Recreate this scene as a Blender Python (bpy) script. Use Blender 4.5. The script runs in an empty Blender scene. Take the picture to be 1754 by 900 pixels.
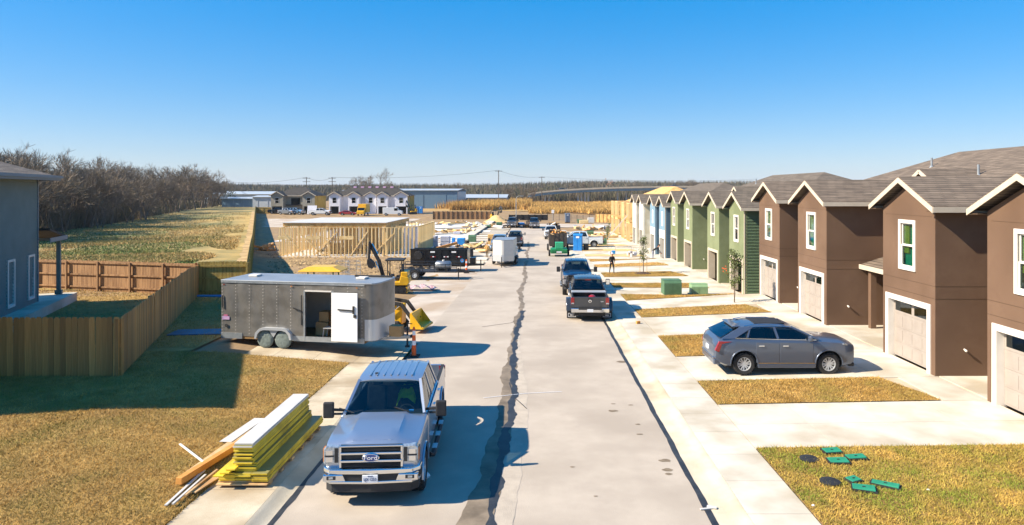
import bpy, bmesh, math, random
import numpy as np
from mathutils import Vector, Matrix
R = math.radians
random.seed(7); np.random.seed(7)
SC = bpy.context.scene
C = SC.collection

# ---------------------------------------------------------------- camera
F, CX, CY, H = 1140.0, 920.0, 325.0, 6.6      # focal length, vanishing point in photo pixels; eye height
cam_d = bpy.data.cameras.new('camera'); cam = bpy.data.objects.new('camera', cam_d); C.objects.link(cam)
cam.location = (0, 0, H); cam.rotation_euler = (R(90), 0, 0)
cam_d.sensor_width = 36; cam_d.lens = F / 1754 * 36
cam_d.shift_x = -(CX - 877) / 1754; cam_d.shift_y = -(450 - CY) / 1754
cam_d.clip_start = 0.3; cam_d.clip_end = 9000
SC.camera = cam
# ---------------------------------------------------------------- sky and sun
SUN = Vector((-1.28, -0.31, 1.0)).normalized()
w = bpy.data.worlds.new('World'); SC.world = w; w.use_nodes = True
nt = w.node_tree; bg = nt.nodes['Background']
sky = nt.nodes.new('ShaderNodeTexSky'); sky.sky_type = 'NISHITA'; sky.sun_disc = False
sky.sun_elevation = math.asin(SUN.z); sky.sun_rotation = math.atan2(SUN.x, SUN.y)
sky.air_density = 1.15; sky.dust_density = 0.5; sky.ozone_density = 2.0
gm = nt.nodes.new('ShaderNodeGamma'); gm.inputs[1].default_value = .42           # one even colour grade for the whole sky
hs = nt.nodes.new('ShaderNodeHueSaturation'); hs.inputs['Saturation'].default_value = 2.05; hs.inputs['Hue'].default_value = .497; hs.inputs['Value'].default_value = 1.27
tn = nt.nodes.new('ShaderNodeMix'); tn.data_type = 'RGBA'; tn.blend_type = 'MULTIPLY'; tn.inputs[0].default_value = 1; tn.inputs[7].default_value = (.88, .97, 1.17, 1)
nt.links.new(sky.outputs[0], gm.inputs[0]); nt.links.new(gm.outputs[0], tn.inputs[6]); nt.links.new(tn.outputs[2], hs.inputs['Color']); nt.links.new(hs.outputs[0], bg.inputs[0]); bg.inputs[1].default_value = 0.145
sl = bpy.data.lights.new('sun', 'SUN'); sl.energy = 5.0; sl.angle = R(0.53); sl.color = (1.0, 0.88, 0.71)
so = bpy.data.objects.new('sun', sl); C.objects.link(so); so.rotation_euler = SUN.to_track_quat('Z', 'Y').to_euler()
so.location = (-40, -10, 40)
vs = SC.view_settings; vs.view_transform = 'Standard'; vs.look = 'None'; vs.exposure = 1.08; vs.gamma = 1
SC.cycles.max_bounces = 6; SC.cycles.transparent_max_bounces = 12; SC.cycles.use_denoising = True

# ---------------------------------------------------------------- terrain
_ZK = [(-50, .1), (0, .03), (13, 0), (35, -.26), (50, -.58), (72, -1.0), (100, -1.25), (130, -1.3), (190, -.8), (9000, -.8)]
def zr(y):
    for (a, za), (b, zb) in zip(_ZK, _ZK[1:]):
        if y <= b: return za + (zb - za) * (y - a) / (b - a)
    return _ZK[-1][1]
def P(px, py, z=None, dz=0.0):
    """photo pixel of a ground contact -> world point on the ground (or at height z)"""
    k = F / max(py - CY, 1e-3); y = k * H
    for _ in range(40):
        zz = zr(y) + dz if z is None else z
        y = .5 * y + .5 * k * (H - zz)
    zz = zr(y) + dz if z is None else z
    return Vector(((px - CX) * y / F, y, zz))
def Q(px, py, y):
    """photo pixel at known depth y -> world point"""
    return Vector(((px - CX) * y / F, y, H - (py - CY) * y / F))

# ---------------------------------------------------------------- objects and tags
def tag(o, label, cat, group=None):
    o['label'] = label; o['category'] = cat
    if group: o['group'] = group
    return o
def thing(name, label, cat, loc=(0, 0, 0), rz=0, group=None, scale=1):
    o = bpy.data.objects.new(name, None); C.objects.link(o)
    o.location = loc; o.rotation_euler = (0, 0, rz); o.scale = (scale,) * 3; o.empty_display_size = .2
    return tag(o, label, cat, group)
def struct(o): o['kind'] = 'structure'; return o
def stuff(o): o['kind'] = 'stuff'; return o
def copy_tree(o, parent=None):
    c = o.copy(); C.objects.link(c); c.parent = parent
    for ch in list(o.children): copy_tree(ch, c)
    return c
def place(o, loc, rz=0, label=None, group=None, scale=None):
    o.location = loc; o.rotation_euler = (0, 0, rz)
    if scale: o.scale = (scale,) * 3 if not isinstance(scale, tuple) else scale
    if label: o['label'] = label
    if group: o['group'] = group
    return o

class MB:
    def __init__(s): s.v = []; s.f = []; s.m = []
    def add(s, vs, fs, mi=0):
        n = len(s.v); s.v += [tuple(p) for p in vs]
        s.f += [tuple(i + n for i in f) for f in fs]; s.m += [mi] * len(fs); return s
    def box(s, x0, x1, y0, y1, z0, z1, mi=0):
        return s.add([(x0,y0,z0),(x1,y0,z0),(x1,y1,z0),(x0,y1,z0),(x0,y0,z1),(x1,y0,z1),(x1,y1,z1),(x0,y1,z1)],
                     [(0,3,2,1),(4,5,6,7),(0,1,5,4),(1,2,6,5),(2,3,7,6),(3,0,4,7)], mi)
    def cbox(s, c, d, rz=0, mi=0, rx=0, ry=0):
        M = Matrix.Translation(c) @ Matrix.Rotation(rz, 4, 'Z') @ Matrix.Rotation(ry, 4, 'Y') @ Matrix.Rotation(rx, 4, 'X')
        x, y, z = d[0]/2, d[1]/2, d[2]/2
        vs = [M @ Vector(p) for p in [(-x,-y,-z),(x,-y,-z),(x,y,-z),(-x,y,-z),(-x,-y,z),(x,-y,z),(x,y,z),(-x,y,z)]]
        return s.add(vs, [(0,3,2,1),(4,5,6,7),(0,1,5,4),(1,2,6,5),(2,3,7,6),(3,0,4,7)], mi)
    def bar(s, p, q, wd, ht, mi=0, up=(0,0,1)):
        p, q = Vector(p), Vector(q); d = (q - p).normalized(); u = Vector(up)
        if abs(d.dot(u)) > .98: u = Vector((0, 1, 0)) if abs(d.y) < .9 else Vector((1, 0, 0))
        a = d.cross(u).normalized(); b = a.cross(d)
        vs = [e + a*sx*wd/2 + b*sz*ht/2 for e in (p, q) for sx, sz in ((-1,-1),(1,-1),(1,1),(-1,1))]
        return s.add(vs, [(3,2,1,0),(4,5,6,7),(0,1,5,4),(1,2,6,5),(2,3,7,6),(3,0,4,7)], mi)
    def path(s, pts, rad, n=8, mi=0, closed=False):
        pts = [Vector(p) for p in pts]; k = len(pts)
        rad = [rad]*k if not hasattr(rad, '__len__') else rad
        vs = []; prev = None
        for i, p in enumerate(pts):
            d = (pts[min(i+1, k-1)] - pts[max(i-1, 0)]).normalized()
            u = prev if prev is not None else (Vector((0,0,1)) if abs(d.z) < .9 else Vector((1,0,0)))
            a = d.cross(u).normalized(); b = a.cross(d).normalized(); prev = b
            for j in range(n):
                t = 2*math.pi*j/n; vs.append(p + (a*math.cos(t) + b*math.sin(t))*rad[i])
        fs = [(i*n+j, i*n+(j+1) % n, (i+1)*n+(j+1) % n, (i+1)*n+j) for i in range(k-1) for j in range(n)]
        fs += [tuple(range(n-1, -1, -1)), tuple((k-1)*n+j for j in range(n))]
        return s.add(vs, fs, mi)
    def tube(s, p, q, r0, r1=None, n=8, mi=0): return s.path([p, q], [r0, r0 if r1 is None else r1], n, mi)
    def prism(s, poly, ax, a, b, mi=0):
        """extrude a 2D polygon along axis 'x','y' or 'z'"""
        def pt(p, t): return (t, p[0], p[1]) if ax == 'x' else (p[0], t, p[1]) if ax == 'y' else (p[0], p[1], t)
        n = len(poly); vs = [pt(p, a) for p in poly] + [pt(p, b) for p in poly]
        fs = [tuple(range(n-1, -1, -1)), tuple(range(n, 2*n))] + [(i, (i+1) % n, n+(i+1) % n, n+i) for i in range(n)]
        return s.add(vs, fs, mi)
    def lathe(s, prof, c=(0,0,0), ax='z', n=20, mi=0, caps=True):
        """profile of (radius, height along axis)"""
        vs = []
        for r, h in prof:
            for j in range(n):
                t = 2*math.pi*j/n; a, b = r*math.cos(t), r*math.sin(t)
                p = (a, b, h) if ax == 'z' else (h, a, b) if ax == 'x' else (a, h, b)
                vs.append((p[0]+c[0], p[1]+c[1], p[2]+c[2]))
        k = len(prof)
        fs = [(i*n+j, i*n+(j+1) % n, (i+1)*n+(j+1) % n, (i+1)*n+j) for i in range(k-1) for j in range(n)]
        if caps and prof[0][0] > 1e-5: fs.append(tuple(range(n-1, -1, -1)))
        if caps and prof[-1][0] > 1e-5: fs.append(tuple((k-1)*n+j for j in range(n)))
        return s.add(vs, fs, mi)
    def loft(s, rings, mi=0, caps=True):
        n = len(rings[0]); vs = [p for r in rings for p in r]; k = len(rings)
        fs = [(i*n+j, i*n+(j+1) % n, (i+1)*n+(j+1) % n, (i+1)*n+j) for i in range(k-1) for j in range(n)]
        if caps: fs += [tuple(range(n-1, -1, -1)), tuple((k-1)*n+j for j in range(n))]
        return s.add(vs, fs, mi)
    def grid(s, xs, ys, zf, mi=0):
        nx, ny = len(xs), len(ys)
        vs = [(x, y, zf(x, y)) for y in ys for x in xs]
        fs = [(j*nx+i, j*nx+i+1, (j+1)*nx+i+1, (j+1)*nx+i) for j in range(ny-1) for i in range(nx-1)]
        return s.add(vs, fs, mi)
    def slab(s, quad, zt, th, mi=0):
        """convex polygon in XY with top heights zt (list or number) and thickness th"""
        n = len(quad); zt = zt if hasattr(zt, '__len__') else [zt]*n
        vs = [(p[0], p[1], z) for p, z in zip(quad, zt)] + [(p[0], p[1], z-th) for p, z in zip(quad, zt)]
        fs = [tuple(range(n)), tuple(range(2*n-1, n-1, -1))] + [(i, n+i, n+(i+1) % n, (i+1) % n) for i in range(n)]
        return s.add(vs, fs, mi)
    def ball(s, c, r, seg=10, rng=7, mi=0):
        r = r if hasattr(r, '__len__') else (r, r, r)
        vs = [(c[0], c[1], c[2]-r[2])]
        for i in range(1, rng):
            t = math.pi*i/rng - math.pi/2
            for j in range(seg):
                a = 2*math.pi*j/seg
                vs.append((c[0]+r[0]*math.cos(t)*math.cos(a), c[1]+r[1]*math.cos(t)*math.sin(a), c[2]+r[2]*math.sin(t)))
        vs.append((c[0], c[1], c[2]+r[2])); L = len(vs)-1
        fs = [(0, 1+(j+1) % seg, 1+j) for j in range(seg)]
        for i in range(rng-2):
            fs += [(1+i*seg+j, 1+i*seg+(j+1) % seg, 1+(i+1)*seg+(j+1) % seg, 1+(i+1)*seg+j) for j in range(seg)]
        b = 1+(rng-2)*seg; fs += [(b+j, b+(j+1) % seg, L) for j in range(seg)]
        return s.add(vs, fs, mi)
    def mesh(s, name, mats, smooth=None):
        me = bpy.data.meshes.new(name); me.from_pydata(s.v, [], s.f)
        for m in (mats if isinstance(mats, (list, tuple)) else [mats]): me.materials.append(m)
        if any(s.m): me.polygons.foreach_set('material_index', s.m)
        bm = bmesh.new(); bm.from_mesh(me); bmesh.ops.recalc_face_normals(bm, faces=bm.faces); bm.to_mesh(me); bm.free()
        if smooth:
            me.shade_smooth(); me.set_sharp_from_angle(angle=R(smooth))
        me.update(); return me
    def build(s, name, mats, parent=None, smooth=None, bevel=0, loc=None, rz=0, seg=2):
        o = bpy.data.objects.new(name, s.mesh(name, mats, smooth)); C.objects.link(o); o.parent = parent
        if loc is not None: o.location = loc
        if rz: o.rotation_euler = (0, 0, rz)
        if bevel:
            b = o.modifiers.new('bevel', 'BEVEL'); b.width = bevel; b.segments = seg; b.limit_method = 'ANGLE'; b.angle_limit = R(40)
            b.harden_normals = False
        return o
def np_mesh(name, verts, tris, mats, parent=None, mi=None):
    """fast mesh from numpy arrays of vertices (n,3) and faces (m,3 or 4)"""
    me = bpy.data.meshes.new(name); n, m, k = len(verts), len(tris), tris.shape[1]
    me.vertices.add(n); me.vertices.foreach_set('co', verts.astype(np.float32).ravel())
    me.loops.add(m*k); me.loops.foreach_set('vertex_index', tris.astype(np.int32).ravel())
    me.polygons.add(m); me.polygons.foreach_set('loop_start', np.arange(0, m*k, k, dtype=np.int32))
    try: me.polygons.foreach_set('loop_total', np.full(m, k, dtype=np.int32))
    except Exception: pass
    for mm in (mats if isinstance(mats, (list, tuple)) else [mats]): me.materials.append(mm)
    if mi is not None: me.polygons.foreach_set('material_index', mi.astype(np.int32))
    me.update(calc_edges=True); me.validate()
    o = bpy.data.objects.new(name, me); C.objects.link(o); o.parent = parent
    return o
def instance(o, parent, loc=(0,0,0), rot=(0,0,0), scale=(1,1,1)):
    """another piece that shares o's mesh"""
    c = bpy.data.objects.new(o.name.split('.')[0], o.data); C.objects.link(c); c.parent = parent
    c.location = loc; c.rotation_euler = rot; c.scale = scale; return c
def cut(o, cutters):
    """boolean-subtract cutter meshes, then discard the cutters"""
    tmp = []
    for c in cutters:
        co = bpy.data.objects.new('cutter', c); C.objects.link(co); tmp.append(co)
        m = o.modifiers.new('cut', 'BOOLEAN'); m.object = co; m.operation = 'DIFFERENCE'; m.solver = 'EXACT'
        try: m.material_mode = 'TRANSFER'
        except Exception: pass
        co.matrix_world = Matrix.Identity(4)
    sp, o.parent = o.parent, None
    dg = bpy.context.evaluated_depsgraph_get(); dg.update()
    me = bpy.data.meshes.new_from_object(o.evaluated_get(dg), depsgraph=dg)
    o.modifiers.clear(); o.data = me; o.parent = sp
    for t in tmp: bpy.data.objects.remove(t)
    return o
def text(name, body, size, m, parent, loc, rot, ext=.002, sx=1.0):
    cu = bpy.data.curves.new(name, 'FONT'); cu.body = body; cu.size = size; cu.align_x = 'CENTER'; cu.align_y = 'CENTER'; cu.extrude = ext
    t = bpy.data.objects.new('tmp_text', cu); C.objects.link(t)
    dg = bpy.context.evaluated_depsgraph_get(); dg.update()
    me = bpy.data.meshes.new_from_object(t.evaluated_get(dg), depsgraph=dg); bpy.data.objects.remove(t)
    me.materials.clear(); me.materials.append(m)
    o = bpy.data.objects.new(name, me); C.objects.link(o); o.parent = parent; o.location = loc; o.rotation_euler = rot; o.scale = (sx, 1, 1)
    return o

# ---------------------------------------------------------------- materials
def lin(h):
    """'#rrggbb' (sRGB) -> linear"""
    v = [int(h[i:i+2], 16)/255 for i in (1, 3, 5)]
    return tuple(c/12.92 if c <= .04045 else ((c+.055)/1.055)**2.4 for c in v) + (1,)
def mat(name, c1, c2=None, scale=4, rough=.65, metal=0, bump=0, bscale=None, stretch=(1,1,1), space='Object', coat=0,
        detail=6, c3=None, scale3=.3, lo=.35, hi=.65, spec=.5, island=0, trans=0, big=None):
    m = bpy.data.materials.new(name); m.use_nodes = True; t = m.node_tree; N, Lk = t.nodes, t.links
    b = N['Principled BSDF']; b.inputs['Roughness'].default_value = rough; b.inputs['Metallic'].default_value = metal
    b.inputs['Coat Weight'].default_value = coat; b.inputs['Specular IOR Level'].default_value = spec
    if coat: b.inputs['Coat Roughness'].default_value = .06
    col1 = lin(c1) if isinstance(c1, str) else c1
    b.inputs['Base Color'].default_value = col1; m.diffuse_color = col1
    if c2 is None and not bump and not island: return m
    if space == 'World':
        co = N.new('ShaderNodeNewGeometry').outputs['Position']
    else: co = N.new('ShaderNodeTexCoord').outputs['Object']
    mp = N.new('ShaderNodeMapping'); mp.inputs['Scale'].default_value = stretch; Lk.new(co, mp.inputs[0]); co = mp.outputs[0]
    last = None
    if c2 is not None:
        nz = N.new('ShaderNodeTexNoise'); nz.inputs['Scale'].default_value = scale; nz.inputs['Detail'].default_value = detail; nz.inputs['Roughness'].default_value = .62
        Lk.new(co, nz.inputs[0])
        cr = N.new('ShaderNodeValToRGB'); cr.color_ramp.elements[0].position = lo; cr.color_ramp.elements[1].position = hi
        cr.color_ramp.elements[0].color = col1; cr.color_ramp.elements[1].color = lin(c2)
        Lk.new(nz.outputs[0], cr.inputs[0]); last = cr.outputs[0]
    if c3 is not None:
        n3 = N.new('ShaderNodeTexNoise'); n3.inputs['Scale'].default_value = scale3; n3.inputs['Detail'].default_value = 5
        Lk.new(co, n3.inputs[0])
        r3 = N.new('ShaderNodeValToRGB'); r3.color_ramp.elements[0].position = .46; r3.color_ramp.elements[1].position = .64
        Lk.new(n3.outputs[0], r3.inputs[0])
        mx = N.new('ShaderNodeMix'); mx.data_type = 'RGBA'; Lk.new(r3.outputs[0], mx.inputs[0])
        if last: Lk.new(last, mx.inputs[6])
        else: mx.inputs[6].default_value = col1
        mx.inputs[7].default_value = lin(c3); last = mx.outputs[2]
    if island:
        gi = N.new('ShaderNodeNewGeometry'); mr = N.new('ShaderNodeMapRange')
        mr.inputs[3].default_value = 1-island; mr.inputs[4].default_value = 1+island
        Lk.new(gi.outputs['Random Per Island'], mr.inputs[0])
        mx = N.new('ShaderNodeMix'); mx.data_type = 'RGBA'; mx.blend_type = 'MULTIPLY'; mx.inputs[0].default_value = 1
        if last: Lk.new(last, mx.inputs[6])
        else: mx.inputs[6].default_value = col1
        cc = N.new('ShaderNodeCombineColor'); [Lk.new(mr.outputs[0], cc.inputs[i]) for i in range(3)]
        Lk.new(cc.outputs[0], mx.inputs[7]); last = mx.outputs[2]
    if last: Lk.new(last, b.inputs['Base Color'])
    if bump:
        nb = N.new('ShaderNodeTexNoise'); nb.inputs['Scale'].default_value = bscale or scale*3; nb.inputs['Detail'].default_value = 8
        Lk.new(co, nb.inputs[0]); bp = N.new('ShaderNodeBump'); bp.inputs['Strength'].default_value = bump; bp.inputs['Distance'].default_value = .03
        Lk.new(nb.outputs[0], bp.inputs['Height']); Lk.new(bp.outputs[0], b.inputs['Normal'])
    if trans: b.inputs['Subsurface Weight'].default_value = 0
    return m
def per_object(m, amt=.15):
    """vary brightness per object (boards, slabs)"""
    t = m.node_tree; N, Lk = t.nodes, t.links; b = N['Principled BSDF']; inp = b.inputs['Base Color']
    oi = N.new('ShaderNodeObjectInfo'); mr = N.new('ShaderNodeMapRange'); mr.inputs[3].default_value = 1-amt; mr.inputs[4].default_value = 1+amt
    Lk.new(oi.outputs['Random'], mr.inputs[0]); cc = N.new('ShaderNodeCombineColor'); [Lk.new(mr.outputs[0], cc.inputs[i]) for i in range(3)]
    mx = N.new('ShaderNodeMix'); mx.data_type = 'RGBA'; mx.blend_type = 'MULTIPLY'; mx.inputs[0].default_value = 1
    if inp.links: Lk.new(inp.links[0].from_socket, mx.inputs[6])
    else: mx.inputs[6].default_value = inp.default_value
    Lk.new(cc.outputs[0], mx.inputs[7]); Lk.new(mx.outputs[2], inp); return m
def glass(name, tint, alpha=.75, rough=.03):
    """tinted pane: part see-through, part mirror"""
    m = bpy.data.materials.new(name); m.use_nodes = True; t = m.node_tree; N, Lk = t.nodes, t.links
    for n in list(N):
        if n.type != 'OUTPUT_MATERIAL': N.remove(n)
    out = [n for n in N if n.type == 'OUTPUT_MATERIAL'][0]
    tr = N.new('ShaderNodeBsdfTransparent'); tr.inputs[0].default_value = lin(tint)
    gl = N.new('ShaderNodeBsdfGlossy'); gl.inputs['Roughness'].default_value = rough; gl.inputs[0].default_value = (.9, .95, 1, 1)
    lw = N.new('ShaderNodeLayerWeight'); lw.inputs[0].default_value = .5; pw = N.new('ShaderNodeMath'); pw.operation = 'POWER'; pw.inputs[1].default_value = 4; Lk.new(lw.outputs['Facing'], pw.inputs[0])
    fr = N.new('ShaderNodeMapRange'); fr.inputs[3].default_value = .06; fr.inputs[4].default_value = .95; Lk.new(pw.outputs[0], fr.inputs[0])
    mx = N.new('ShaderNodeMixShader'); Lk.new(fr.outputs[0], mx.inputs[0]); Lk.new(tr.outputs[0], mx.inputs[1]); Lk.new(gl.outputs[0], mx.inputs[2])
    Lk.new(mx.outputs[0], out.inputs[0]); return m
def shingle(name, a, b, cdark):
    m = mat(name, a, b, scale=6, rough=.9, space='World', detail=3); t = m.node_tree; N, Lk = t.nodes, t.links; bs = N['Principled BSDF']
    g = N.new('ShaderNodeNewGeometry'); sp = N.new('ShaderNodeSeparateXYZ'); Lk.new(g.outputs['Position'], sp.inputs[0])
    ad = N.new('ShaderNodeMath'); ad.operation = 'ADD'; Lk.new(sp.outputs[0], ad.inputs[0]); Lk.new(sp.outputs[1], ad.inputs[1])
    cb = N.new('ShaderNodeCombineXYZ'); Lk.new(ad.outputs[0], cb.inputs[0]); Lk.new(sp.outputs[2], cb.inputs[1])
    br = N.new('ShaderNodeTexBrick'); br.inputs['Scale'].default_value = 1; br.inputs['Brick Width'].default_value = .42; br.inputs['Row Height'].default_value = .075
    br.inputs['Mortar Size'].default_value = .008; br.inputs['Color1'].default_value = lin(a); br.inputs['Color2'].default_value = lin(b); br.inputs['Mortar'].default_value = lin(cdark)
    br.inputs['Bias'].default_value = 0
    Lk.new(cb.outputs[0], br.inputs[0])
    mp = N.new('ShaderNodeMapping'); mp.inputs['Scale'].default_value = (.6, 9, 1); Lk.new(cb.outputs[0], mp.inputs[0])
    nz = N.new('ShaderNodeTexNoise'); nz.inputs['Scale'].default_value = 1.6; nz.inputs['Detail'].default_value = 4; Lk.new(mp.outputs[0], nz.inputs[0])
    rp = N.new('ShaderNodeValToRGB'); rp.color_ramp.elements[0].position = .3; rp.color_ramp.elements[1].position = .72
    rp.color_ramp.elements[0].color = (.62, .6, .58, 1); rp.color_ramp.elements[1].color = (1.25, 1.22, 1.18, 1); Lk.new(nz.outputs[0], rp.inputs[0])
    mx = N.new('ShaderNodeMix'); mx.data_type = 'RGBA'; mx.blend_type = 'MULTIPLY'; mx.inputs[0].default_value = 1
    Lk.new(br.outputs[0], mx.inputs[6]); Lk.new(rp.outputs[0], mx.inputs[7]); Lk.new(mx.outputs[2], bs.inputs['Base Color'])
    bp = N.new('ShaderNodeBump'); bp.inputs['Strength'].default_value = .5; bp.inputs['Distance'].default_value = .02; Lk.new(br.outputs['Fac'], bp.inputs['Height']); bp.invert = True
    Lk.new(bp.outputs[0], bs.inputs['Normal']); return m

M = {}
M['asphalt'] = mat('asphalt', '#a89c8d', '#b3a797', 1.1, .9, bump=.25, bscale=60, space='World', c3='#a09485', scale3=.3)
M['tar'] = mat('tar', '#232529', '#3a3b3c', 3, .55, bump=.2, bscale=20, space='World')
M['damp'] = mat('damp_stain', '#645847', '#8b7c68', 1.5, .7, space='World')
M['patch'] = mat('road_patch', '#a59a8b', '#b5a998', 2.5, .9, bump=.3, bscale=40, space='World')
M['conc'] = per_object(mat('concrete', '#c0b8a8', '#cec7b8', 1.0, .85, bump=.12, bscale=45, space='World', c3='#aca08a', scale3=.45), .05)
M['conc_old'] = per_object(mat('worn_concrete', '#b3a48a', '#c9bca3', 1.4, .88, bump=.2, bscale=35, space='World', c3='#a08f74', scale3=.5), .05)
M['kerb'] = mat('kerb_concrete', '#b8ab93', '#c8bda6', 1.2, .88, bump=.2, bscale=30, space='World', c3='#a4967d', scale3=.4)
M['slab'] = mat('new_slab', '#c6c4c0', '#d6d4cf', 1.0, .8, space='World')
M['dirt'] = mat('dirt', '#78603f', '#a88a5e', .8, .95, bump=1.0, bscale=3.5, space='World', c3='#8b7355', scale3=.12, detail=10)
M['dirt_dry'] = mat('dry_field', '#8a7a45', '#b79a5c', .5, .95, bump=.6, bscale=3, space='World', c3='#6f6a3c', scale3=.06)
M['sand'] = mat('sand', '#c8a26a', '#d9b67e', 1.5, .95, bump=.5, bscale=4, space='World')
M['dusty'] = mat('dusty_pavement', '#aca193', '#beb2a2', .7, .92, bump=.15, bscale=30, space='World', c3='#a3907a', scale3=.25)
M['lawn'] = mat('dormant_lawn', '#8d7138', '#ae8c4c', 2.5, .95, bump=1, bscale=18, space='World', c3='#8a6c36', scale3=.35)
M['blade'] = mat('dormant_grass', '#96742c', '#cda45a', 1.6, .8, space='World', c3='#8f7d35', scale3=.8, island=.35)
M['blade_g'] = mat('greening_grass', '#8f7f30', '#c4a04c', 1.2, .8, space='World', c3='#7d8326', scale3=.9, island=.35)
M['green'] = mat('winter_weeds', '#41541f', '#5f7330', 1.0, .85, space='World', c3='#79763a', scale3=.2, island=.35)
M['straw'] = mat('straw_grass', '#a88a52', '#c6a56a', .5, .85, space='World', c3='#93824a', scale3=.1, island=.35)
M['reed'] = mat('reed', '#b8914c', '#d0aa63', .3, .85, space='World', c3='#a07c40', scale3=.05, island=.4)
def wood(name, a, b, c3=None, amt=.2, stretch=(14, 14, .8), rough=.75):
    return per_object(mat(name, a, b, 1.5, rough, bump=.25, bscale=4, stretch=stretch, c3=c3, scale3=.6), amt)
M['picket'] = wood('cedar_picket', '#b07c40', '#c79353', '#8f602c', .34)
M['picket_red'] = wood('cedar_back', '#957049', '#a88259', '#7a5836', .15)
M['picket_y'] = wood('treated_pine', '#a38a42', '#b89f55', '#8d7436', .12)
M['stud'] = wood('stud_lumber', '#e0c085', '#efd6a0', '#d3b072', .12, (3, 3, 3))
M['osb'] = mat('osb', '#c79a58', '#dbb676', 6, .8, space='World', c3='#b98a4c', scale3=2)
M['white'] = mat('white_trim', '#d2ccc2', '#d9d4cb', 3, .55)
M['cream'] = mat('cream_trim', '#bdb09b', '#c4b8a5', 3, .6)
M['brown'] = mat('brown_stucco', '#664e3c', '#6d5542', 2.0, .9, bump=.25, bscale=90, space='World', c3='#5f4836', scale3=.5)
M['brown_dk'] = mat('brown_joint', '#4c3826', rough=.9)
M['sage'] = mat('sage_stucco', '#727a58', '#7a8260', 2.0, .9, bump=.2, bscale=90, space='World', c3='#6b7351', scale3=.4)
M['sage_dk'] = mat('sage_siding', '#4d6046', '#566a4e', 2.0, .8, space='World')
M['blue'] = mat('blue_stucco', '#6a8698', '#7490a2', 1.2, .9, space='World')
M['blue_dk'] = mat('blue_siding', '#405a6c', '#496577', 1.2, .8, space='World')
M['beige'] = mat('beige_stucco', '#b4a88c', '#c4b99f', .9, .9, space='World', c3='#d9d3c4', scale3=.5)
M['primer'] = mat('grey_primer', '#c9c5ba', '#d6d3ca', .9, .9, space='World')
M['tanw'] = mat('tan_stucco', '#8f897a', '#9c9687', .6, .9, space='World')
M['wrap'] = mat('white_house_wrap', '#d6d6dc', '#e4e4ea', .8, .7, space='World')
M['ysheath'] = mat('yellow_sheathing', '#a08030', '#b0913a', .8, .8, space='World')
M['shingle'] = shingle('weathered_shingle', '#6b5f53', '#7d7062', '#463d34')
M['shingle_dk'] = shingle('dark_shingle', '#3a3733', '#4a4642', '#24211f')
M['shingle_g'] = shingle('grey_shingle', '#665d52', '#766c5f', '#433c34')
M['slate_side'] = mat('slate_blue_siding', '#65736f', '#6e7c78', 1.2, .8, space='World')
M['slate_trim'] = mat('slate_trim', '#7d8488', rough=.7)
M['pane'] = glass('window_pane', '#c4ddd6')
M['pane_dk'] = glass('dark_pane', '#8c9a9a')
M['curtain'] = mat('teal_blind', '#3f9c86', '#58b39b', 2, .8, stretch=(1, 1, 20))
M['yellow_sheet'] = mat('yellow_curtain', '#b89a2e', '#d1b343', 3, .8)
M['dark'] = mat('dark_interior', '#1c1a18', rough=.9)  # near-black that puts the shade inside openings into the colour
M['garage'] = mat('garage_door_paint', '#968c83', '#9e958c', 2, .55)
M['black'] = mat('black_paint', '#15171a', rough=.35, coat=.3)
M['blackm'] = mat('matt_black', '#1d1e20', '#2a2b2d', 6, .7)
M['rubber'] = mat('tyre_rubber', '#1e1e1f', '#2b2a29', 8, .85)
M['alloy'] = mat('alloy', '#c6c9cb', rough=.38, metal=.45)
M['chrome'] = mat('chrome', '#dcdfe2', rough=.12, metal=1)
M['steel'] = mat('steel', '#8b8f92', '#9ea2a5', 5, .4, .8)
M['galv'] = mat('galvanised', '#9aa0a3', '#b0b5b7', 3, .45, .6)
M['carglass'] = glass('car_glass', '#b4c6c2')
M['tint'] = glass('tinted_car_glass', '#6d7a80')
M['lamp'] = mat('lamp_lens', '#8b959c', '#c3cacf', 22, .12, .5, coat=.6)
M['red'] = mat('red_lens', '#8d1016', rough=.15, coat=.5)
M['amber'] = mat('amber_lens', '#c8741c', rough=.2)
M['plate'] = mat('plate_white', '#dfe2e6', rough=.4)
M['ink'] = mat('plate_ink', '#1f2d5c', rough=.5)
M['seat'] = mat('seat_cloth', '#3b3c3e', '#4a4b4d', 8, .9)
M['hivis'] = mat('hi_vis', '#b6e000', '#d2f51a', 6, .6)
M['orange'] = mat('cone_orange', '#e2571c', '#ec6a2a', 4, .55)
M['reflect'] = mat('reflective_white', '#e9e9e9', rough=.3)
M['yellow'] = mat('machine_yellow', '#d9a40f', '#e6b21f', 2, .45, coat=.2)
M['dkgreen'] = mat('transformer_green', '#47694a', '#517355', 3, .55)
M['ltgreen'] = mat('pale_green', '#7f9f74', '#8aaa80', 3, .55)
M['lid'] = mat('green_lid', '#1f7a5c', '#2a8a69', 5, .6)
M['mulch'] = mat('mulch', '#3a2a20', '#4e3a2c', 9, .95, bump=1)
M['bark'] = mat('bark', '#5d5045', '#736557', 6, .95, stretch=(3, 3, .6))
M['twig'] = mat('twigs', '#6f6253', '#8a7b68', 1.0, .95, c3='#655a48', scale3=.3, island=.35)
M['leaf'] = mat('leaf', '#4c5a2c', '#66713a', 2, .7, island=.35)
M['ever'] = mat('evergreen', '#2d3a22', '#3c4a2c', 1, .85, island=.4)
M['bluepl'] = mat('blue_wrap', '#1f7cc0', '#2b8dd0', 2, .5)
M['greypl'] = mat('grey_tarp', '#a7a8b3', '#b9bac4', 2, .6, bump=.4, bscale=5)
M['card'] = mat('cardboard', '#a37f52', '#b58f60', 3, .85)
M['concgrey'] = mat('bridge_concrete', '#a9adb2', '#b9bdc1', .3, .85, space='World')
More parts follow.
